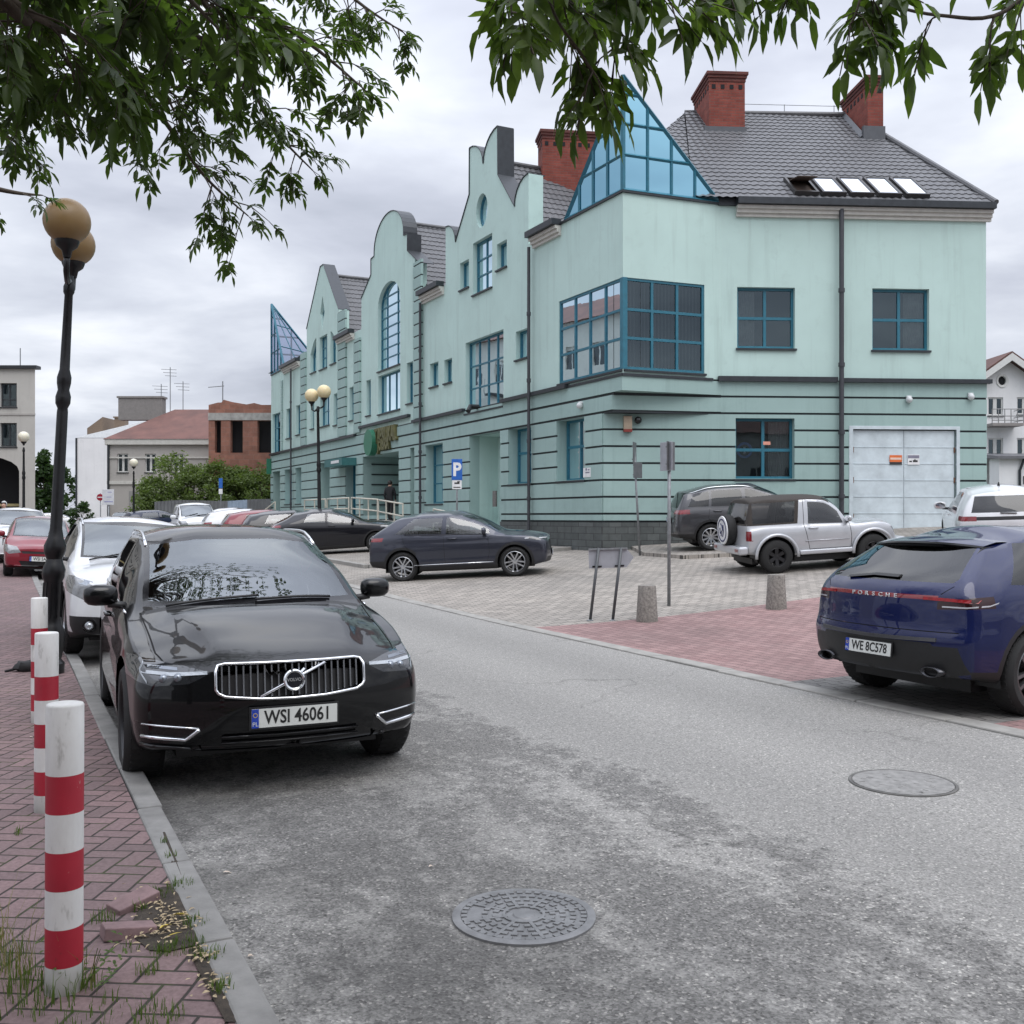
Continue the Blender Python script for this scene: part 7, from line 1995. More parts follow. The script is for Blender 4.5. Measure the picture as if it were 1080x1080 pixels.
# houses across the street and behind the viewer (seen only as reflections)
def rowhouse(label, o, ang, n, h, mat, floors, out):
    r = empty('row_house', (o[0], o[1], 0), 0, label, 'building'); use(r)
    f = Frame(o, R(ang)); f.out = Vector((*out, 0)).normalized(); hs = []; L_ = n*3.2
    for k in range(n):
        for q in range(floors): hs.append(rect(.9+3.2*k, 2.2+3.2*k, 1.1+3.1*q, 2.9+3.1*q))
    facade('front_wall', f, rect(0, L_, -.5, h), hs, mat, .15)
    m = MB(); m.hexa([f.p(0, -.5, -1), f.p(L_, -.5, -1), f.p(L_, -.5, -9), f.p(0, -.5, -9), f.p(0, h, -.02), f.p(L_, h, -.02), f.p(L_, h, -9), f.p(0, h, -9)]); bp(m, 'rear_wall', mat)
    m = MB(); m.hexa([f.p(-.3, h, .4), f.p(L_+.3, h, .4), f.p(L_+.3, h, -9.3), f.p(-.3, h, -9.3), f.p(.5, h+2.6, -4), f.p(L_-.5, h+2.6, -4), f.p(L_-.5, h+2.6, -5), f.p(.5, h+2.6, -5)]); bp(m, 'roof', RUST)
    for hh in hs: m = MB(); i_ = offset_poly(hh, .07); m.poly([f.p(a, z, -.14) for a, z in hh]); w = bp(m, 'window', M_('dark_glass_strip')); m = MB(); a_ = (hh[0][0]+hh[1][0])/2; fbox(m, f, a_-.05, a_+.05, hh[0][1], hh[2][1], -.14, -.09); bp(m, 'window_bar', WFR, w)
rowhouse('pale three storey row house across the street, left of the picture', (-31, 24), 104, 17, 17.2, PALE, 5, (1, .25))
rowhouse('grey row house behind the viewer', (-14, -24), 0, 8, 13.5, stucco('dark_render', (.13,.125,.12), .4), 4, (0, 1))
rowhouse('lower pale row house behind the viewer', (12, -26), 0, 9, 9.0, PALE, 2, (0, 1))
# ================================================================ street furniture, signs, people
IRON = M_('black_iron', (.008,.008,.009), .35, .2, var=.3, scale=12)
def globe_mat(name, col):
    m, nt, out = nmat(name); n = noise(nt, coords(nt), 3, 4)
    b = bsdf(nt, out, ramp(nt, n, [(.3, tuple(c*.9 for c in col)), (.7, col)]), .35, spec=.4)
    b.inputs['Subsurface Weight'].default_value = .25; b.inputs['Subsurface Radius'].default_value = (.1, .07, .04); return m
AMBER = globe_mat('amber_globe', (.235,.150,.062)); CREAM = globe_mat('cream_globe', (.72,.60,.36)); PALEG = globe_mat('pale_globe', (.72,.68,.55))
def lamp(name, label, x, y, H, globes, gm, gr=.225, lean=(0, 0), aim=(0, 1), sc=1.0, group=None):
    z0 = surf_h(x, y); r = empty(name, (x, y, z0), 0, label, 'street lamp', group)
    Ml = Matrix(((1, 0, lean[0], 0), (0, 1, lean[1], 0), (0, 0, 1, 0), (0, 0, 0, 1)))
    mb = MB()
    P = [(.17,0),(.17,.10),(.13,.14),(.155,.28),(.16,.42),(.12,.50),(.105,.56),(.10,.95),(.122,1.0),(.126,1.07),(.10,1.13),(.085,1.18),(.116,1.25),(.12,1.32),(.085,1.40),(.066,1.5),(.060,2.7),(.055,2.74),(.080,2.79),(.083,2.86),(.062,2.93),(.076,3.0),(.078,3.06),(.055,3.14),(.045,H-.55),(.060,H-.52),(.062,H-.46),(.046,H-.42),(.042,H-.35)]
    mb.lathe([(rr*sc, z) for rr, z in P], 16, Ml); post = mb.build('post', IRON, r, True, 35)
    mb = MB()
    for k in range(10):
        a = 2*math.pi*k/10; mb.tube([Ml @ Vector((.103*sc*math.cos(a), .103*sc*math.sin(a), .58)), Ml @ Vector((.098*sc*math.cos(a), .098*sc*math.sin(a), .94))], .010, 4)
    mb.build('post_fluting', IRON, post)
    for dx_, dz_ in globes:
        b = Vector((aim[0]*dx_, aim[1]*dx_, 0))
        if dx_:
            mb = MB(); mb.tube([Ml @ Vector((0, 0, H-.40)), Ml @ (b*.5+Vector((0, 0, H-.46+dz_))), Ml @ (b*.95+Vector((0, 0, H-.40+dz_))), Ml @ (b+Vector((0, 0, H-.22+dz_)))], .030, 8); mb.build('lamp_arm', IRON, r, True)
        c = Ml @ (b+Vector((0, 0, H-.25+dz_))); mb = MB(); Mc = Matrix.Translation(c)
        mb.lathe([(.035, -.02), (.05, .05), (.10, .09), (.115, .13), (.12, .16), (.09, .17)], 16, Mc); mb.build('globe_holder', IRON, r, True, 40)
        g = MB(); g.sphere(tuple(c+Vector((0, 0, .13+gr*.93))), gr, 28); g.build('globe', gm, r, True)
    return r
lamp('street_lamp', 'tall black iron lamp with two amber globes by the near pavement', -4.80, 10.6, 4.46, ((-.46, 0), (.46, 0)), AMBER, .225, (.054, 0), (-.335, .94), .90)
lamp('street_lamp', 'black iron lamp with two cream globes beside the black crossover', (337.5-540)/1080*36.4, 36.4, 5.45, ((-.27, -.06), (.27, .05)), CREAM, .245, (-.015, 0), (.9, -.45), 1.05)
for px, py, Z, lab, gm in ((25, 464.5, 44, 'single globe lamp before the pale block at the far left', PALEG), (33, 487, 62, 'smaller distant single globe lamp right of the one before the pale block', PALEG), (141, 491, 57, 'single globe lamp before the grey house', PALEG)):
    x = (px-CX)/F*Z; lamp('street_lamp', lab, x, Z, CAMZ+(HY-py)*Z/F-surf_h(x, Z)+.05, ((0, 0),), gm, .235, (0, 0), (1, 0), .9, 'single globe lamps far down the street')
# red and white bollards
def worn_red():
    m, nt, out = nmat('bollard_red'); v = coords(nt); n = noise(nt, mapping(nt, v, (1, 1, .5)), 16, 7, .75); n2 = noise(nt, v, 4, 3)
    col = ramp(nt, n2, [(.3, (.30,.012,.026)), (.7, (.40,.018,.036))])
    col = mixc(nt, ramp_f(nt, n, .66, .70), col, (.42,.30,.28)); col = mixc(nt, mth(nt, 'MULTIPLY', ramp_f(nt, n, .40, .33), .6), col, (.10,.02,.02))
    bsdf(nt, out, col, .5, bump=n, bdist=.002, bstr=.3); return m
RED = worn_red()
def white_worn():
    m, nt, out = nmat('bollard_white'); v = coords(nt); n = noise(nt, mapping(nt, v, (1, 1, .35)), 9, 5, .7)
    col = ramp(nt, n, [(.30, (.30,.29,.27)), (.42, (.60,.59,.57)), (.7, (.68,.68,.66))])
    sp = nd(nt, 'ShaderNodeSeparateXYZ'); nt.links.new(v, sp.inputs[0])
    low = nd(nt, 'ShaderNodeMapRange', i_1=.16, i_2=.0); nt.links.new(sp.outputs[2], low.inputs[0])
    col = mixc(nt, mth(nt, 'MULTIPLY', low.outputs[0], mth(nt, 'ADD', n, .1)), col, (.14,.12,.10))
    bsdf(nt, out, col, .55, bump=n, bdist=.003, bstr=.3); return m
WHT = white_worn()
def bollard(px, Z, label, lean, rz):
    x = (px-CX)/F*Z; z0 = .075; H = .985; r_ = .0615
    root = empty('striped_bollard', (x, Z, z0), rz, label, 'bollard', 'red and white bollards along the kerb'); root.rotation_euler = (lean[0], lean[1], rz)
    zs = [-.02, .095, .225, .355, .485, .615, .745, H]
    for k in range(7):
        mb = MB(); top_ = k == 6
        pr = [(r_, zs[k]), (r_, zs[k+1]-(.008 if top_ else 0))]
        if top_: pr += [(r_-.003, H-.002), (r_-.010, H), (.001, H+.002)]
        mb.lathe(pr, 40, cap=False); mb.build('red_band' if k in (1, 3, 5) else 'white_band', RED if k in (1, 3, 5) else WHT, root, True, 50)
bollard(67.5, 3.52, 'nearest striped bollard, standing among grass tufts at lower left', (0, R(.2)), .3)
bollard(48.5, 5.66, 'middle striped bollard of the three on the near pavement', (0, R(.8)), 1.7)
bollard(41.5, 8.1, 'farthest striped bollard, right before the foot of the black lamp', (R(.5), R(.4)), 2.9)
# granite bollards on the plaza
GRAN = simple('granite', (.20,.185,.165), .85, var=.45, scale=30, bumps=.6)
for x, y, lab in ((2.13, 16.15, 'stumpy stone bollard beside the arrow sign'), (4.40, 17.05, 'stumpy stone bollard standing alone between sign post and dark blue car')):
    mb = MB(); mb.lathe([(.175, -.05), (.172, .02), (.140, .555), (.132, .57), (.001, .572)], 28, cap=False)
    o = mb.build('stone_bollard', GRAN, None, True, 40); o.location = (x, y, gz(x, y)); tag(o, lab, 'bollard', 'stone bollards on the plaza')
# arrow shaped sign seen from behind
SB = M_('sign_back_grey', (.36,.37,.40), .5, .3, var=.1); 
x0, y0 = 1.50, 16.35; z0 = gz(x0, y0)
r = empty('arrow_sign', (x0, y0, z0), 0, 'back of a grey arrow shaped direction sign on two leaning posts', 'sign')
lean = .115
for bx in (-.165, .195):
    mb = MB(); mb.tube([(bx-.09, 0, -.02), (bx+.05, 0.0, 1.165)], .024, 10); mb.build('post', M_('post_dark_grey', (.085,.09,.095), .5, .3, var=.2), r, True)
    mb = MB(); mb.lathe([(.055, 0), (.055, .012), (.03, .02)], 14, Matrix.Translation((bx-.09, 0, 0))); mb.build('post_foot', STEEL, r)
Mx = Matrix.Translation((.09, .045, 1.0)) @ Matrix.Rotation(R(-2), 4, 'Y')
pts = [(-.36,-.155),(.24,-.155),(.36,0),(.24,.155),(-.36,.155)]
mb = MB(); mb.add([Mx @ Vector((a, -.004, b)) for a, b in pts]+[Mx @ Vector((a, .004, b)) for a, b in pts], [(0,1,2,3,4), (9,8,7,6,5)]+[(i, (i+1) % 5, 5+(i+1) % 5, 5+i) for i in range(5)][::1]); mb.build('sign_plate', SB, r)
mb = MB(); mb.box((0,0,0), (.62, .03, .028), M=Mx @ Matrix.Translation((-.05, -.02, .150))); mb.build('sign_bracket', STEEL, r)
for bx in (-.165, .195):
    mb = MB(); mb.box((0,0,0), (.15, .03, .022), M=Mx @ Matrix.Translation((bx-.07, -.022, -.125))); mb.build('sign_clamp', IRON, r)
# sign posts seen from behind / edge on
def post(name, label, px, Z, zt, lean, plates, r_=.03, cat='sign post'):
    x = (px-CX)/F*Z; z0 = surf_h(x, Z); rr = empty(name, (x, Z, z0), 0, label, cat)
    mb = MB(); mb.tube([(0, 0, -.03), (lean*(zt-z0), 0, zt-z0)], r_, 10); mb.build('post', STEEL, rr, True)
    for (w, h, zc, rz, off, mat) in plates:
        M = Matrix.Translation((lean*(zc-z0)+off[0], off[1], zc-z0)) @ Matrix.Rotation(rz, 4, 'Z')
        mb = MB(); mb.box((0,0,0), (w, .012, h), M=M); bevel(mb.build('sign_plate', mat, rr), .004, 2)
        for q_ in (-.3, .3): mb = MB(); mb.box((0,0,0), (w*.9, .03, .03), M=M @ Matrix.Translation((0, .018, h*q_))); mb.build('sign_rib', STEEL, rr)
    return rr
DB = M_('sign_back_dark', (.13,.135,.14), .5, .3, var=.2)
zt = lambda y, Z: CAMZ+(HY-y)*Z/F
post('sign_post', 'straight grey post with the dark back of two turned signs, by the stone bollard', 705.5, 17.9, zt(467, 17.9), .002, [(.34, .50, zt(481, 17.9), R(58), (.02, -.05), DB), (.34, .50, zt(481.5, 17.9), R(-62), (-.06, -.05), SB)])
post('sign_post', 'leaning grey post with two small turned plates before the building corner', 675, 27.4, zt(467, 27.4), -.055, [(.45, .58, zt(478, 27.4), R(72), (0, -.05), DB), (.42, .42, zt(496, 27.4), R(50), (.06, -.05), DB)])
# blue P sign with additional plate
Z = 32.5; rr = post('parking_sign', 'blue parking sign with white P and a small white plate on a grey post', 482, Z, zt(484, Z), 0, [])
SBL = M_('sign_blue', (.02,.09,.46), .45)
zc = zt(495.5, Z)-surf_h((482-CX)/F*Z, Z); mb = MB(); mb.box((0, -.045, zc), (.34, .012, .68)); bevel(mb.build('sign_plate', SBL, rr), .01, 2)
text_obj('sign_letter', 'P', .58, M_('sign_white'), rr, Matrix.Translation((0, -.054, zc-.01)) @ Matrix.Rotation(R(90), 4, 'X'), .003, .9, bold=.02)
zc = zt(511, Z)-surf_h((482-CX)/F*Z, Z); mb = MB(); mb.box((0, -.045, zc), (.30, .012, .30)); bevel(mb.build('small_plate', M_('sign_white'), rr), .01, 2)
mb = MB(); mb.box((.0, -.053, zc+.04), (.16, .004, .05)); mb.box((.05, -.053, zc+.085), (.08, .004, .04)); mb.box((0, -.053, zc-.09), (.22, .004, .03)); mb.build('plate_symbol', M_('sign_black'), rr)
Z = 60; rr = post('parking_sign', 'small distant blue sign with white plate before the bushes', 233, Z, zt(505, Z), 0, [])
h0 = surf_h((233-CX)/F*Z, Z)
mb = MB(); mb.box((0, -.05, zt(510, Z)-h0), (.22, .012, .62)); mb.build('sign_plate', SBL, rr); mb = MB(); mb.box((0, -.05, zt(518, Z)-h0), (.22, .012, .34)); mb.build('small_plate', M_('sign_white'), rr)
Z = 64; rr = post('no_entry_sign', 'red round no entry sign with white bar on a post before the grey house', 106, Z, zt(520, Z), 0, [])
h0 = surf_h((106-CX)/F*Z, Z); M = Matrix.Translation((0, -.06, zt(524.5, Z)-h0)) @ Matrix.Rotation(R(90), 4, 'X')
mb = MB(); mb.lathe([(.001, .02), (.21, .02), (.215, 0), (.001, 0)], 24, M, cap=False); mb.build('sign_disc', M_('sign_red', (.30,.01,.03), .4), rr); mb = MB(); mb.box((0,0,0), (.32, .06, .006), M=M @ Matrix.Translation((0, 0, .024))); mb.build('sign_bar', M_('sign_white'), rr)
Z = 63; rr = post('notice_board', 'white notice board with faint blue lines on a dark post', 114.5, Z, zt(532, Z), 0, [], .05, 'notice board')
h0 = surf_h((114.5-CX)/F*Z, Z); zc = zt(524.3, Z)-h0; mb = MB(); mb.box((0, -.06, zc), (.71, .03, .95)); bevel(mb.build('board', M_('board_white', (.62,.63,.66), .5), rr), .01, 2)
mb = MB(); mb.box((.03, -.078, zc-.28), (.52, .004, .06)); mb.box((.06, -.078, zc), (.30, .004, .04)); mb.box((.1, -.078, zc+.3), (.26, .004, .04)); mb.build('board_lines', M_('board_blue', (.30,.30,.50), .5), rr)
# terrace, ramp and white railings along the building
TERR = M_('terrace_concrete', (.30,.30,.285), .8, var=.2, scale=2)
def aP(px): return FL.px(px, 0)[0]
tr_ = empty('entrance_terrace', FL.p(20, 0, 1), 0, 'low concrete terrace and ramp before the building entrance', 'terrace'); use(tr_)
a0, a1 = aP(412), aP(318)
mb = MB(); fbox(mb, FL, a0, a1, -.2, 1.55, .06, 1.9); bp(mb, 'terrace_slab', TERR)
mb = MB(); mb.hexa([FL.p(aP(530), -.2, 1.9), FL.p(a0-.01, -.2, 1.9), FL.p(a0-.01, -.2, .06), FL.p(aP(530), -.2, .06), FL.p(aP(530), .80, 1.9), FL.p(a0-.01, 1.55, 1.9), FL.p(a0-.01, 1.55, .06), FL.p(aP(530), .80, .06)]); bp(mb, 'ramp', TERR)
mb = MB()
for k in range(7): fbox(mb, FL, a1+.02+.35*k, a1+.35*(k+1), -.2, 1.36-.2*k, .06, 1.9)
bp(mb, 'stairs', TERR)
RAILW = M_('rail_cream_paint', (.60,.57,.48), .5, var=.12)
def railing(label, x0, x1, z0, z1, n, slabs=False):
    a, b = aP(x0), aP(x1); rr = empty('white_railing', FL.p(a, z0, 1.8), 0, label, 'railing', 'white railings before the building'); use(rr)
    mb = MB()
    for h in (1.0, .52): mb.tube([FL.p(a, z0+h, 1.8), FL.p(b, z1+h, 1.8)], .032, 8)
    bp(mb, 'rail', RAILW, None, smooth=True)
    for k in range(n+1):
        t = k/n; q = a+(b-a)*t; zz = z0+(z1-z0)*t; mb = MB(); mb.tube([FL.p(q, zz, 1.8), FL.p(q, zz+1.0, 1.8)], .032, 8); bp(mb, 'rail_post', RAILW)
railing('white railing of the ramp end behind the grey crossover', 526.5, 505, .83, .98, 2)
railing('long white railing of the ramp left of the parking sign', 470, 442, 1.2, 1.4, 3)
railing('white railing on the terrace below the person at the entrance', 441, 411, 1.42, 1.55, 3)
railing('white railing on the terrace directly left of the entrance person', 408, 383, 1.55, 1.55, 2)
railing('white railing on the terrace beneath the green canopy', 381, 357, 1.55, 1.55, 2)
railing('white sloping stair railing near the far end of the building', 323, 297, 1.55, .55, 3)
railing('low white railing at the far end of the building, lowest of all', 296, 272, .6, .6, 3)
# ---------------------------------------------------------------- people
def person(name, label, x, y, z, hd, joints, rad, cloth, trousers, skin, hair, split):
    """One skinned body; clothing colours by height and limb, hair and jacket as children."""
    r = empty(name, (x, y, z), hd, label, 'person')
    J = joints; names = list(J); me = bpy.data.meshes.new('body')
    E = [('pelvis','belly'),('belly','chest'),('chest','neck'),('neck','head'),('head','crown'),('chest','shL'),('shL','elL'),('elL','wrL'),('wrL','haL'),('chest','shR'),('shR','elR'),('elR','wrR'),('wrR','haR'),
         ('pelvis','hipL'),('hipL','knL'),('knL','anL'),('anL','toL'),('pelvis','hipR'),('hipR','knR'),('knR','anR'),('anR','toR')]
    me.from_pydata([J[n] for n in names], [(names.index(a), names.index(b)) for a, b in E], [])
    o = bpy.data.objects.new('body', me); COL.objects.link(o); o.parent = r
    m = o.modifiers.new('skin', 'SKIN'); m.use_smooth_shade = True
    lay = me.skin_vertices[0] if me.skin_vertices else None
    if lay is None:
        bpy.context.view_layer.objects.active = o
        lay = me.skin_vertices[0]
    for i, n in enumerate(names):
        a = rad[n]; lay.data[i].radius = a if isinstance(a, tuple) else (a, a)
        lay.data[i].use_root = (n == 'pelvis')
    sd_ = o.modifiers.new('sub', 'SUBSURF'); sd_.levels = 2; sd_.render_levels = 2
    dg = bpy.context.evaluated_depsgraph_get(); me2 = bpy.data.meshes.new_from_object(o.evaluated_get(dg))
    o.modifiers.clear(); o.data = me2
    me2.materials.clear()
    for mt in (cloth, trousers, skin, BLACK): me2.materials.append(mt)
    for p in me2.polygons:
        c = p.center; p.use_smooth = True
        if c.z > split[2]: p.material_index = 2
        elif any((Vector(c)-Vector(J[h])).length < .085 for h in ('haL', 'haR')): p.material_index = 2
        elif c.z < .10: p.material_index = 3
        elif c.z > split[1] or any((Vector(c)-Vector(J[h])).length < .16 for h in ('wrL', 'wrR', 'elL', 'elR')): p.material_index = 0
        else: p.material_index = 1
    h = Vector(J['head']); cr_ = Vector(J['crown']); mb = MB(); cc = (h+cr_)/2+Vector((0, -.015, .02))
    mb.sphere(tuple(cc), .112, 18, 0, (.92, 1.0, 1.08))
    vs = [v for v in mb.v]; keep = []
    for f in mb.f:
        ce = sum((Vector(vs[i]) for i in f), Vector())/4
        if not (ce.y > cc.y+.03 and ce.z < cc.z+.045) and ce.z > cc.z-.10: keep.append(f)
    mb.f = keep; mb.m = [0]*len(keep); mb.build('hair', hair, r, True)
    # face
    mb = MB(); mb.sphere((h.x, h.y+.098, h.z+.01), .018, 8, 0, (.8, 1, 1.4)); mb.sphere((h.x-.085, h.y, h.z+.02), .025, 8, 0, (.5, 1, 1.3)); mb.sphere((h.x+.085, h.y, h.z+.02), .025, 8, 0, (.5, 1, 1.3)); mb.build('nose_and_ears', skin, r, True)
    mb = MB(); mb.sphere((h.x-.032, h.y+.088, h.z+.035), .010, 8); mb.sphere((h.x+.032, h.y+.088, h.z+.035), .010, 8); mb.box((h.x, h.y+.092, h.z-.045), (.045, .01, .008)); mb.build('eyes_and_mouth', M_('dark_brown', (.03,.015,.012), .4), r)
    # hands: four fingers and a thumb on each
    for sd in ('L', 'R'):
        w = Vector(J['ha'+sd]); mb = MB(); sg = -1 if sd == 'L' else 1
        for k in range(4):
            b = w+Vector((0, .026-.018*k, -.02)); mb.tube([b, b+Vector((0, .006, -.045)), b+Vector((-sg*.012, .014, -.075-.006*(k in (1, 2)))) ], [.010, .009, .007], 7)
        b = w+Vector((-sg*.01, .035, 0)); mb.tube([b, b+Vector((-sg*.008, .03, -.03)), b+Vector((-sg*.014, .038, -.055))], [.011, .010, .008], 7)
        mb.build('fingers', skin, r, True)
    return r
def pose(step=.0, arm=.0, bend=0.0):
    return dict(pelvis=(0,0,.95), belly=(0,.01,1.12), chest=(0,0,1.36), neck=(0,.0,1.50), head=(0,.03,1.60), crown=(0,.02,1.70), shL=(-.18,0,1.42), elL=(-.24,-arm,1.14), wrL=(-.22,.06-arm+bend,.92), haL=(-.22,.08-arm+bend,.85), shR=(.18,0,1.42), elR=(.24,arm,1.14), wrR=(.22,.06+arm+bend,.92), haR=(.22,.08+arm+bend,.85),
        hipL=(-.10,0,.90), knL=(-.11,step*.6+.02,.50), anL=(-.11,step-.02,.09), toL=(-.12,step+.13,.045), hipR=(.10,0,.90), knR=(.11,-step*.4+.03,.50), anR=(.11,-step-.02,.09), toR=(.12,-step+.13,.045))
RAD = dict(pelvis=(.17,.13), belly=(.16,.125), chest=(.19,.135), neck=.06, head=(.088,.10), crown=(.078,.088), shL=.075, elL=.058, wrL=.045, haL=(.038,.028), shR=.075, elR=.058, wrR=.045, haR=(.038,.028), hipL=.105, knL=.075, anL=.05, toL=.042, hipR=.105, knR=.075, anR=.05, toR=.042)
SKIN = M_('skin', (.50,.30,.22), .5, var=.06)
q = FL.px(414.5, 0)[0]; pw = FL.p(q, 0, .15)
person('person', 'person in a black jacket walking into the building entrance, seen from behind', pw.x, pw.y, 1.555, R(-20), pose(.12, .06), RAD, M_('black_jacket', (.012,.012,.014), .8), M_('dark_trousers', (.018,.017,.017), .85), SKIN, M_('dark_hair', (.015,.012,.010), .6), (0, .88, 1.515))
Z = 37.5; x = (4.5-CX)/F*Z
person('person', 'grey haired person in a navy jacket walking at the far left edge', x, Z, surf_h(x, Z), R(175), pose(.16, .08), RAD, M_('navy_jacket', (.012,.016,.035), .8), M_('black_trousers', (.012,.012,.013), .85), SKIN, M_('grey_hair', (.42,.42,.42), .6), (0, .80, 1.515))
# ================================================================ overhanging trees and ground litter
LEAF1 = leaf_mat('ash_leaves', (.026,.048,.011), (.070,.108,.028), .42)
LEAF2 = leaf_mat('young_ash_leaves', (.034,.062,.014), (.105,.150,.038), .5)
rnd = random.Random(5)
def P3(px, py, Z): return Vector(((px-CX)/F*Z, Z, CAMZ+(HY-py)*Z/F))
def leaflet(V, Fs, p, d, up, l, w):
    d = d.normalized(); s = d.cross(up)
    if s.length < 1e-3: s = d.cross(Vector((1, 0, 0)))
    s.normalize(); n = s.cross(d).normalized()
    fold = rnd.uniform(.10, .30)*w; cur = rnd.uniform(-.05, .28)*l; k = len(V)
    V += [p, p+d*l*.28+s*w*.42+n*fold, p+d*l*.28-s*w*.42+n*fold, p+d*l*.28, p+d*l*.62+s*w*.40+n*(fold-cur*.35), p+d*l*.62-s*w*.40+n*(fold-cur*.35), p+d*l*.62-n*cur*.4,
          p+d*l*.86+s*w*.15-n*cur*.75, p+d*l*.86-s*w*.15-n*cur*.75, p+d*l-n*cur]
    Fs += [(k, k+3, k+1), (k, k+2, k+3), (k+3, k+6, k+4, k+1), (k+3, k+2, k+5, k+6), (k+6, k+9, k+7, k+4), (k+6, k+5, k+8, k+9)]
def compound(V, Fs, twigs, p, d, size, n=7, droop=.7):
    d = (d+Vector((0, 0, -droop))).normalized(); L_ = size*1.65
    side = d.cross(Vector((0, 0, 1)))
    side = side.normalized() if side.length > 1e-3 else Vector((1, 0, 0))
    up = side.cross(d)
    for k in range(n//2):
        q = p+d*L_*(.35+.5*k/(n//2)); 
        for sg in (1, -1):
            dd = d*.55+side*sg*rnd.uniform(.6, 1.0)+Vector((rnd.uniform(-.25, .25), rnd.uniform(-.25, .25), -rnd.uniform(-.25, .6)))
            leaflet(V, Fs, q, dd, up+Vector((rnd.uniform(-.5, .5), rnd.uniform(-.5, .5), .3)), size*rnd.uniform(.75, 1.1), size*rnd.uniform(.27, .37))
    leaflet(V, Fs, p+d*L_*.9, d+Vector((0, 0, -.35)), up, size*rnd.uniform(.95, 1.25), size*.36)
    twigs.append((p, p+d*L_*.9))
def grow(V, Fs, mb, path, r0, r1, size, step, tl, n=7, droop=.7, skip=0):
    # smooth bough with side twigs that carry compound leaves
    pts = []
    for i in range(len(path)-1):
        a = path[max(i-1, 0)]; b = path[i]; c = path[i+1]; d = path[min(i+2, len(path)-1)]
        for k in range(6):
            t = k/6; pts.append(.5*((2*b)+(c-a)*t+(2*a-5*b+4*c-d)*t*t+(-a+3*b-3*c+d)*t**3))
    pts.append(path[-1]); m = len(pts)
    mb.tube(pts, [r0+(r1-r0)*i/(m-1) for i in range(m)], 7)
    tw = []; acc = 0; tot = sum((pts[i+1]-pts[i]).length for i in range(m-1)); run = 0
    for i in range(m-1):
        seg = pts[i+1]-pts[i]; run += seg.length
        if run/tot < skip: continue
        acc += seg.length
        while acc > step:
            acc -= step; d = seg.normalized(); s = Vector((rnd.gauss(0, 1), rnd.gauss(0, 1), rnd.gauss(-.2, .6)))
            s = (s-d*s.dot(d)).normalized()
            L_ = tl*rnd.uniform(.5, 1.2)*(1-.35*run/tot); q0 = pts[i]; dirn = (d*.55+s).normalized()
            q1 = q0+dirn*L_*.5; q2 = q1+(dirn+Vector((0, 0, -.45))).normalized()*L_*.5
            mb.tube([q0, q1, q2], [r1*1.2, r1*.8, r1*.5], 4)
            for q, dd in ((q1, dirn), (q1, dirn+s*.4), (q2, q2-q1), (q2, q2-q1+s*.02)):
                compound(V, Fs, tw, q, (dd.normalized()+Vector((rnd.gauss(0, .5), rnd.gauss(0, .5), rnd.gauss(0, .3)))).normalized(), size*rnd.uniform(.8, 1.15), n, droop)
    for k in range(3): compound(V, Fs, tw, pts[-1], (pts[-1]-pts[-3]).normalized()+Vector((rnd.gauss(0, .4), rnd.gauss(0, .4), 0)), size, n, droop)
    for a, b in tw: mb.tube([a, b], .0016, 3, cap=False)
def tree(label, base, trunk, boughs, over, mat, size):
    r = empty('ash_tree', base, 0, label, 'tree'); off = -Vector(base)
    mb = MB(); V = []; Fs = []
    mb.tube(trunk, [.19, .16, .13, .09][:len(trunk)], 12)
    for path, r0, r1, sz, step, tl, n, dr, sk in boughs: grow(V, Fs, mb, path, r0, r1, sz, step, tl, n, dr, sk)
    # upper crown over and behind the viewer, outside the picture
    c, rad, cnt = over; tw = []
    for k in range(cnt):
        v = Vector((rnd.gauss(0, 1), rnd.gauss(0, 1), rnd.gauss(0, 1))).normalized()*rnd.random()**.45
        p = Vector((c[0]+v.x*rad[0], c[1]+v.y*rad[1], c[2]+v.z*rad[2]))
        if p.y > -.3 and (p.z-CAMZ-.35) < .56*(p.y+.35): continue
        compound(V, Fs, tw, p, Vector((rnd.gauss(0, 1), rnd.gauss(0, 1), rnd.gauss(-.2, .4))), size*1.25, 7, .5)
        if k % 9 == 0: mb.tube([trunk[-1], trunk[-1].lerp(p, .5)+Vector((0, 0, .2)), p], [.035, .018, .006], 5)
    o = mb.build('trunk', BARK, r, True); o.location = off
    m2 = MB(); m2.add(V, Fs); o = m2.build('crown', mat, r, True); o.location = off
def bh(pts, r0, r1, sz, step, tl, n=7, dr=.28, sk=0.0): return ([P3(*p) if len(p) == 3 and not isinstance(p, Vector) else p for p in pts], r0, r1, sz, step, tl, n, dr, sk)
T1 = [Vector((-3.6, -1.4, .0)), Vector((-3.55, -1.35, 1.6)), Vector((-3.4, -1.0, 3.0)), Vector((-3.0, -.4, 4.2))]
J1 = T1[-1]; J0 = T1[-2]
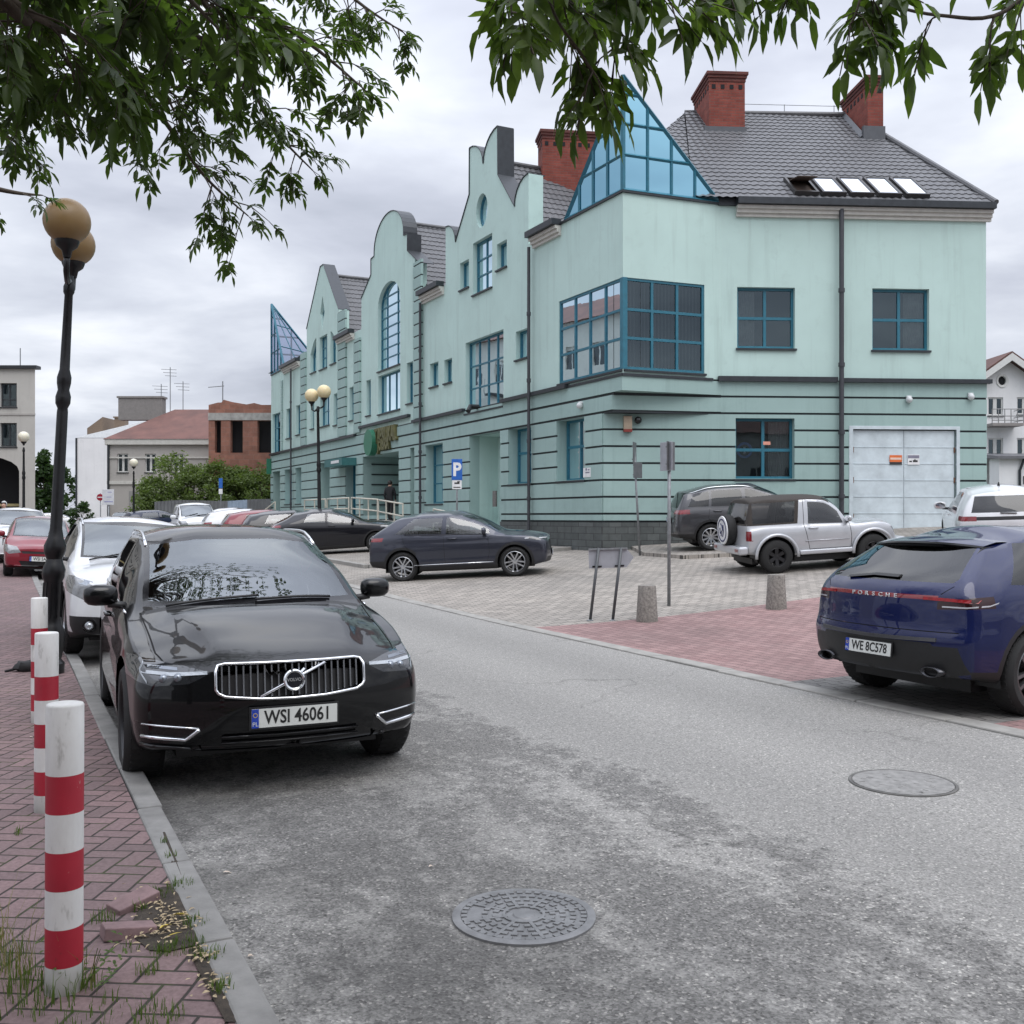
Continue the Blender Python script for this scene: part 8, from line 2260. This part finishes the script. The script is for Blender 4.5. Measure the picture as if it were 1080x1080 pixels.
B1 = [
 bh([J1, P3(-120,-130,3.2), P3(70,10,3.8), P3(160,110,4.3), P3(215,185,4.6), P3(262,228,4.8)], .024, .003, .060, .042, .34, sk=.30),
 bh([J1, P3(-40,-160,3.2), P3(150,0,3.9), P3(250,70,4.3), P3(288,135,4.6), P3(330,180,4.8)], .024, .003, .058, .042, .30, sk=.32),
 bh([J1, P3(60,-170,3.0), P3(230,-20,3.6), P3(325,45,4.0), P3(385,95,4.3)], .024, .003, .058, .042, .30, sk=.35),
 bh([J1, P3(150,-170,3.2), P3(300,-70,4.0), P3(375,0,4.8), P3(425,34,5.2)], .022, .003, .050, .046, .26, sk=.4),
 bh([J0, P3(-220,20,3.2), P3(-70,80,3.7), P3(-15,120,4.1), P3(8,150,4.3)], .020, .003, .062, .042, .34, sk=.4),
 bh([J0, P3(-190,170,4.0), P3(-50,190,4.7), P3(15,203,4.9), P3(45,206,5.0)], .03, .003, .052, .12, .16, 5, sk=.6),
 bh([J1, P3(-110,-90,2.3), P3(10,0,2.5), P3(80,40,2.7), P3(120,62,2.8)], .020, .003, .078, .040, .26, sk=.4),
 bh([J1, P3(60,-130,2.4), P3(180,-20,2.7), P3(235,35,2.9)], .020, .003, .078, .040, .26, sk=.4),
 bh([J1, P3(-60,-90,3.0), P3(60,50,3.6), P3(105,120,4.0)], .020, .003, .064, .036, .32, sk=.4),
 bh([J1, P3(20,-100,3.2), P3(140,40,3.7), P3(190,130,4.1)], .020, .003, .064, .036, .32, sk=.4),
 bh([J1, P3(100,-120,3.4), P3(220,10,4.0), P3(270,70,4.4)], .020, .003, .064, .038, .32, sk=.4),
 bh([J1, P3(-160,-20,3.0), P3(-20,40,3.4), P3(40,90,3.8)], .020, .003, .064, .036, .32, sk=.4),
]
tree('broad ash tree hanging its leafy boughs into the upper left sky', (-3.6, -1.4, .07), T1, B1, ((-2.6, -.6, 5.6), (3.6, 3.2, 1.9), 1500), LEAF1, .09)
T2 = [Vector((3.4, -2.2, 0)), Vector((3.35, -2.1, 1.7)), Vector((3.1, -1.6, 3.2)), Vector((2.6, -.6, 3.7))]
K = T2[-1]
sz = .072
B2 = [
 bh([K, P3(1320,-190,2.4), P3(1120,-90,2.35), P3(960,-70,2.3), P3(850,-80,2.25), P3(740,-110,2.2), P3(640,-130,2.15)], .022, .005, sz, .45, .16, 5, .9, .45),
 bh([P3(1130,-60,2.5), P3(1060,12,2.45), P3(990,16,2.4), P3(925,2,2.35)], .006, .003, sz, .16, .06, 5, 1.0),
 bh([P3(560,-110,2.2), P3(552,-50,2.2), P3(540,-5,2.2), P3(540,18,2.2)], .004, .002, sz, .085, .09, 5, .9),
 bh([P3(590,-110,2.2), P3(572,-40,2.2), P3(585,15,2.2), P3(612,55,2.2), P3(630,82,2.2)], .005, .002, sz, .06, .10, 5, 1.0),
 bh([P3(640,-110,2.3), P3(630,-40,2.3), P3(640,20,2.3), P3(648,62,2.3)], .005, .002, sz, .06, .10, 5, 1.0),
 bh([P3(600,-100,2.4), P3(600,-40,2.4), P3(606,10,2.4)], .004, .002, sz, .07, .11, 5, 1.0),
 bh([P3(560,-100,2.5), P3(555,-40,2.5), P3(560,10,2.5)], .004, .002, sz, .08, .10, 5, 1.0),
 bh([P3(690,-110,2.2), P3(685,-50,2.2), P3(698,-12,2.2), P3(708,4,2.2)], .004, .002, sz, .075, .08, 5, 1.0),
 bh([P3(735,-110,2.3), P3(742,-60,2.3), P3(748,-22,2.3)], .004, .002, sz, .09, .08, 5, 1.0),
 bh([P3(780,-100,2.3), P3(785,-60,2.3), P3(790,-32,2.3)], .004, .002, sz, .10, .07, 5, 1.0),
 bh([P3(838,-80,2.3), P3(842,-50,2.3), P3(845,-32,2.3)], .003, .002, sz*.9, .10, .06, 5, 1.0),
 bh([P3(905,-60,2.3), P3(910,-20,2.3), P3(904,10,2.3), P3(897,26,2.3)], .004, .002, sz, .055, .08, 5, 1.0),
 bh([P3(945,-50,2.35), P3(932,-15,2.35), P3(926,10,2.35)], .004, .002, sz, .075, .07, 5, 1.0),
 bh([P3(1090,-20,2.4), P3(1082,0,2.4), P3(1076,12,2.4)], .003, .002, sz, .09, .06, 5, 1.0),
]
tree('ash tree reaching over from the right with large leaves across the top of the picture', (3.4, -2.2, 0), T2, B2, ((2.2, -1.6, 5.0), (3.2, 2.6, 1.7), 1000), LEAF2, .095)
T3 = [Vector((-7.6, 9.6, .07)), Vector((-7.55, 9.6, 2.2)), Vector((-7.3, 9.7, 4.6)), Vector((-6.8, 9.8, 6.2))]
tree('ash tree on the pavement left of the picture, mirrored in the black car', (-7.6, 9.6, .07), T3, [], ((-4.3, 10.8, 9.6), (3.4, 4.4, 2.6), 1900), LEAF1, .09)
# ---------------------------------------------------------------- grass, weeds, soil, litter by the kerb
def gp(px, py, h=.077): Z = F*(CAMZ-h)/(py-HY); return Vector(((px-CX)/F*Z, Z, h))
GRASS = leaf_mat('grass_blades', (.045,.085,.014), (.11,.16,.035), .3); DRYG = leaf_mat('dry_stems', (.14,.13,.05), (.24,.21,.09), .2)
def tuft(V, Fs, c, r, n, h, flat=.5):
    for k in range(n):
        a = rnd.uniform(0, 6.283); d = r*math.sqrt(rnd.random()); p = c+Vector((d*math.cos(a), d*math.sin(a), 0)); b = rnd.uniform(0, 6.283)
        dr = Vector((math.cos(b), math.sin(b), 0)); H = h*rnd.uniform(.35, 1.15); s = Vector((-dr.y, dr.x, 0))*.0017*rnd.uniform(.7, 1.5); q = len(V)
        p1 = p+dr*H*.18*flat+Vector((0, 0, H*.55)); p2 = p+dr*H*.65*flat*rnd.uniform(.6, 1.4)+Vector((0, 0, H*rnd.uniform(.75, 1.0)))
        V += [p-s, p+s, p1+s*.8, p1-s*.8, p2]; Fs += [(q, q+1, q+2, q+3), (q+3, q+2, q+4)]
V = []; Fs = []
for px, py, r, n, h in ((14, 1052, .12, 260, .10), (45, 1062, .07, 90, .08), (3, 1015, .07, 90, .13), (82, 1046, .05, 50, .09), (97, 1040, .03, 30, .07), (120, 1078, .12, 150, .05), (165, 1075, .06, 120, .05), (108, 972, .035, 60, .06), (165, 945, .05, 110, .035), (190, 935, .04, 110, .04), (172, 1005, .03, 70, .05), (155, 1025, .03, 70, .05), (195, 1000, .05, 120, .045), (222, 1010, .04, 110, .045), (235, 1045, .03, 80, .05), (205, 975, .04, 90, .04), (180, 905, .02, 40, .04), (172, 890, .015, 30, .04), (75, 905, .02, 30, .04), (20, 880, .015, 25, .05), (148, 960, .02, 40, .04), (140, 1000, .03, 30, .03)):
    tuft(V, Fs, gp(px, py), r*1.5, int(n*.6), h*1.15)
mb = MB(); mb.add(V, Fs); tag(mb.build('grass', GRASS), 'green grass tufts and weeds growing in the joints by the kerb', 'grass', None, 'stuff')
V = []; Fs = []
for px, py, r, n, h in ((20, 1035, .10, 26, .32), (85, 1040, .05, 10, .24), (5, 1020, .05, 14, .34)): tuft(V, Fs, gp(px, py), r, n, h, .75)
mb = MB(); mb.add(V, Fs); tag(mb.build('dry_grass', DRYG), 'thin dry grass stems beside the nearest striped bollard', 'grass', None, 'stuff')
# broad leaved weed by the bollard foot
V = []; Fs = []; c = gp(88, 1042)
for k in range(9):
    a = rnd.uniform(0, 6.28); q = c+Vector((.01*k*math.cos(a), .01*k*math.sin(a), 0)); tip = q+Vector((math.cos(a)*.09, math.sin(a)*.07, rnd.uniform(.08, .2)))
    for t in (.4, .6, .8, 1.0):
        for sg in (-1, 1): leaflet(V, Fs, q.lerp(tip, t), Vector((-math.sin(a)*sg, math.cos(a)*sg, .3)), Vector((0, 0, 1)), .032, .014)
mb = MB(); mb.add(V, Fs)
for k in range(9): mb.tube([c, c+Vector((.03*math.cos(k), .03*math.sin(k), .04)), c+Vector((.06*math.cos(k), .05*math.sin(k), .12))], .0015, 3)
tag(mb.build('weed', GRASS), 'small broad leaved weeds at the foot of the nearest striped bollard', 'weed', None, 'stuff')
# patch of soil where pavers are missing, loose pavers, litter
SOIL = simple('soil', (.045,.035,.026), .95, var=.5, scale=25, bumps=1)
def patch(name, pts, mat, h, dz=.0, kind='structure'):
    mb = MB(); P = [gp(x, y, h) for x, y in pts]; c = sum(P, Vector())/len(P)
    n = len(P); V = []; 
    for f in (1.0, .66, .33):
        for p in P: q = c.lerp(p, f); V.append(q+Vector((0, 0, dz+rnd.uniform(0, .008)*(f < 1))))
    V.append(c+Vector((0, 0, dz)))
    Fs = [(r*n+i, r*n+(i+1) % n, (r+1)*n+(i+1) % n, (r+1)*n+i) for r in range(2) for i in range(n)]+[(2*n+i, 2*n+(i+1) % n, 3*n) for i in range(n)]
    mb.add(V, Fs); o = mb.build(name, mat, smooth=True); tag(o, kind=kind); return o
patch('soil', [(142, 990), (136, 978), (150, 955), (152, 942), (172, 936), (192, 938), (203, 960), (212, 985), (205, 998), (178, 1004), (158, 1003)], SOIL, .077, .004)
patch('soil', [(198, 1003), (212, 998), (236, 1045), (258, 1079), (238, 1079), (222, 1050)], SOIL, .077, .0045)
patch('soil', [(166, 872), (172, 872), (205, 952), (200, 956), (186, 925)], SOIL, .077, .004)
PAV1 = M_('loose_paver', (.20,.13,.13), .85, var=.25, scale=12, bumps=.3)
for x, y, rz, tx, ty, lab in ((141, 955, .95, .1, -.12, 'loose red paver tilted beside the litter hollow, upper one'), (135, 985, .55, -.06, .16, 'loose red paver tilted beside the litter hollow, lower one')):
    c = gp(x, y); mb = MB(); mb.box((0, 0, .012), (.195, .095, .05)); o = bevel(mb.build('loose_paver', PAV1), .005, 2); o.location = c; o.rotation_euler = (tx, ty, rz); tag(o, lab, 'paver')
def litter(name, label, mat, spots, l, w, n, kind='stuff', group=None):
    V = []; Fs = []
    for px, py, sx in spots:
        for k in range(n):
            c = gp(px+rnd.gauss(0, sx), py+rnd.gauss(0, sx*.7))+Vector((0, 0, rnd.uniform(.008, .022))); a = rnd.uniform(0, 6.28)
            leaflet(V, Fs, c, Vector((math.cos(a), math.sin(a), rnd.uniform(-.2, .3))), Vector((rnd.uniform(-.4, .4), rnd.uniform(-.4, .4), 1)), l*rnd.uniform(.5, 1.2), w*rnd.uniform(.6, 1.2))
    mb = MB(); mb.add(V, Fs); tag(mb.build(name, mat), label, 'leaf litter', group, kind)
litter('leaf_litter', 'pale dry leaf litter lying in the hollow beside the kerb', M_('dry_leaf', (.38,.30,.19), .8, var=.3, scale=60), [(175, 965, 11), (190, 975, 9), (215, 1010, 8), (175, 985, 9), (160, 950, 14), (225, 1040, 10), (150, 985, 12)], .030, .012, 34)
for k, (px, py, a, lab) in enumerate(((180, 971, .2, 'long yellow leaf curled in the litter hollow, upper right'), (168, 985, 1.0, 'small yellow leaf in the litter hollow, left one'), (176, 993, .5, 'thin yellow leaf in the litter hollow, lowest one'))):
    V = []; Fs = []; c = gp(px, py)+Vector((0, 0, .02)); leaflet(V, Fs, c, Vector((math.cos(a), math.sin(a), .1)), Vector((0, .3, 1)), .085 if k == 0 else .06, .022)
    mb = MB(); mb.add(V, Fs); tag(mb.build('yellow_leaf', M_('yellow_leaf', (.55,.42,.07), .6, var=.2, scale=40)), lab, 'leaf')
for px, py, h, lab in ((235, 921, .004, 'single pale leaf lying on the dark asphalt by the kerb'), (452, 915, .004, 'tiny pale leaf on the asphalt left of the manhole'), (261, 1010, .004, 'small white petal on the asphalt near the kerb'), (31, 778, .08, 'tiny white scrap on the brick pavement left of the bollards')):
    V = []; Fs = []; c = gp(px, py, h)+Vector((0, 0, .004)); leaflet(V, Fs, c, Vector((1, .4, .05)), Vector((0, 0, 1)), .042 if px == 235 else .025, .02)
    mb = MB(); mb.add(V, Fs); tag(mb.build('fallen_leaf', M_('pale_leaf', (.55,.46,.38), .7)), lab, 'leaf')
# crumpled black bag with straps on the pavement behind the bollards
r = empty('crumpled_bag', gp(30, 708), .3, 'crumpled black bag lying on the pavement behind the striped bollards', 'bag'); BAGM = M_('black_cloth', (.010,.010,.011), .75, var=.4, scale=20)
mb = MB(); mb.sphere((.02, 0, .05), .12, 14, 0, (1.3, .8, .55))
for i, v in enumerate(mb.v): k = 1+.22*math.sin(v[0]*60+v[1]*37)*math.cos(v[2]*70); mb.v[i] = (v[0]*k, v[1]*k, max(.004, v[2]*k))
mb.build('bag_body', BAGM, r, True, 40)
mb = MB(); mb.tube([(-.22, -.03, .012), (-.12, .02, .03), (.0, -.04, .06), (.12, -.02, .02), (.26, .0, .012)], .014, 6); mb.tube([(-.2, .05, .01), (-.1, .04, .04), (.05, .02, .13), (.1, .02, .16)], .010, 6); mb.build('strap', BAGM, r, True)
# ================================================================ camera, sky, sun
cam = bpy.data.cameras.new('camera'); co = bpy.data.objects.new('camera', cam); COL.objects.link(co)
co.location = (0, 0, CAMZ); co.rotation_euler = (R(90), 0, 0)
cam.sensor_fit = 'HORIZONTAL'; cam.sensor_width = 36; cam.lens = 36.0*F/1080
cam.shift_y = (HY-540)/1080
cam.clip_start = .05; cam.clip_end = 3000
scene.camera = co
w = bpy.data.worlds.new('World'); scene.world = w; w.use_nodes = True
nt = w.node_tree; nt.nodes.clear()
wo = nt.nodes.new('ShaderNodeOutputWorld')
SUN_EL, SUN_AZ = R(58), R(150)
sky = nd(nt, 'ShaderNodeTexSky', sky_type='NISHITA', sun_disc=False); sky.sun_elevation = SUN_EL; sky.sun_rotation = SUN_AZ; sky.dust_density = 3
tc = nt.nodes.new('ShaderNodeTexCoord'); sp = nd(nt, 'ShaderNodeSeparateXYZ'); nt.links.new(tc.outputs['Generated'], sp.inputs[0])
zz = mth(nt, 'MAXIMUM', sp.outputs[2], 0.0)
den = mth(nt, 'ADD', zz, .16)
cb = nd(nt, 'ShaderNodeCombineXYZ'); nt.links.new(mth(nt, 'DIVIDE', sp.outputs[0], den), cb.inputs[0]); nt.links.new(mth(nt, 'DIVIDE', sp.outputs[1], den), cb.inputs[1])
n1 = noise(nt, mapping(nt, cb.outputs[0], (1, 1, 1), loc=(3.1, .7, 0)), .85, 6, .52, .3)
n2 = noise(nt, mapping(nt, cb.outputs[0], (1, 1.2, 1), loc=(7.1, 2.3, 0)), 2.1, 5, .55, .2)
cl = mth(nt, 'ADD', mth(nt, 'MULTIPLY', n1, .68), mth(nt, 'MULTIPLY', n2, .32))
ccol = ramp(nt, cl, [(.36, (.45,.48,.56)), (.45, (.57,.60,.69)), (.53, (.70,.735,.82)), (.62, (.90,.93,1.0)), (.70, (1.08,1.08,1.08))])
bg1 = nd(nt, 'ShaderNodeBackground'); nt.links.new(sky.outputs[0], bg1.inputs[0]); bg1.inputs[1].default_value = .10
bg2 = nd(nt, 'ShaderNodeBackground'); nt.links.new(ccol, bg2.inputs[0])
zg = mth(nt, 'ADD', .74, mth(nt, 'MULTIPLY', mth(nt, 'POWER', zz, 2.6), 2.3))   # overcast: brighter overhead
nt.links.new(zg, bg2.inputs[1])
mx = nd(nt, 'ShaderNodeMixShader'); mx.inputs[0].default_value = .93
nt.links.new(bg1.outputs[0], mx.inputs[1]); nt.links.new(bg2.outputs[0], mx.inputs[2]); nt.links.new(mx.outputs[0], wo.inputs[0])
sl = bpy.data.lights.new('sun', 'SUN'); so = bpy.data.objects.new('sun', sl); COL.objects.link(so)
sl.energy = .9; sl.angle = R(40); sl.color = (1, .97, .93)
# sun high, from behind the viewer's right shoulder
sd = Vector((math.sin(SUN_AZ)*math.cos(SUN_EL), math.cos(SUN_AZ)*math.cos(SUN_EL), math.sin(SUN_EL)))
so.rotation_euler = (-sd).to_track_quat('-Z', 'Y').to_euler()
so.location = (0, 0, 40)
vs = scene.view_settings; vs.view_transform = 'Standard'; vs.look = 'None'; vs.gamma = 1; vs.exposure = .52; vs.use_curve_mapping = False
scene.cycles.max_bounces = 8; scene.cycles.transparent_max_bounces = 12
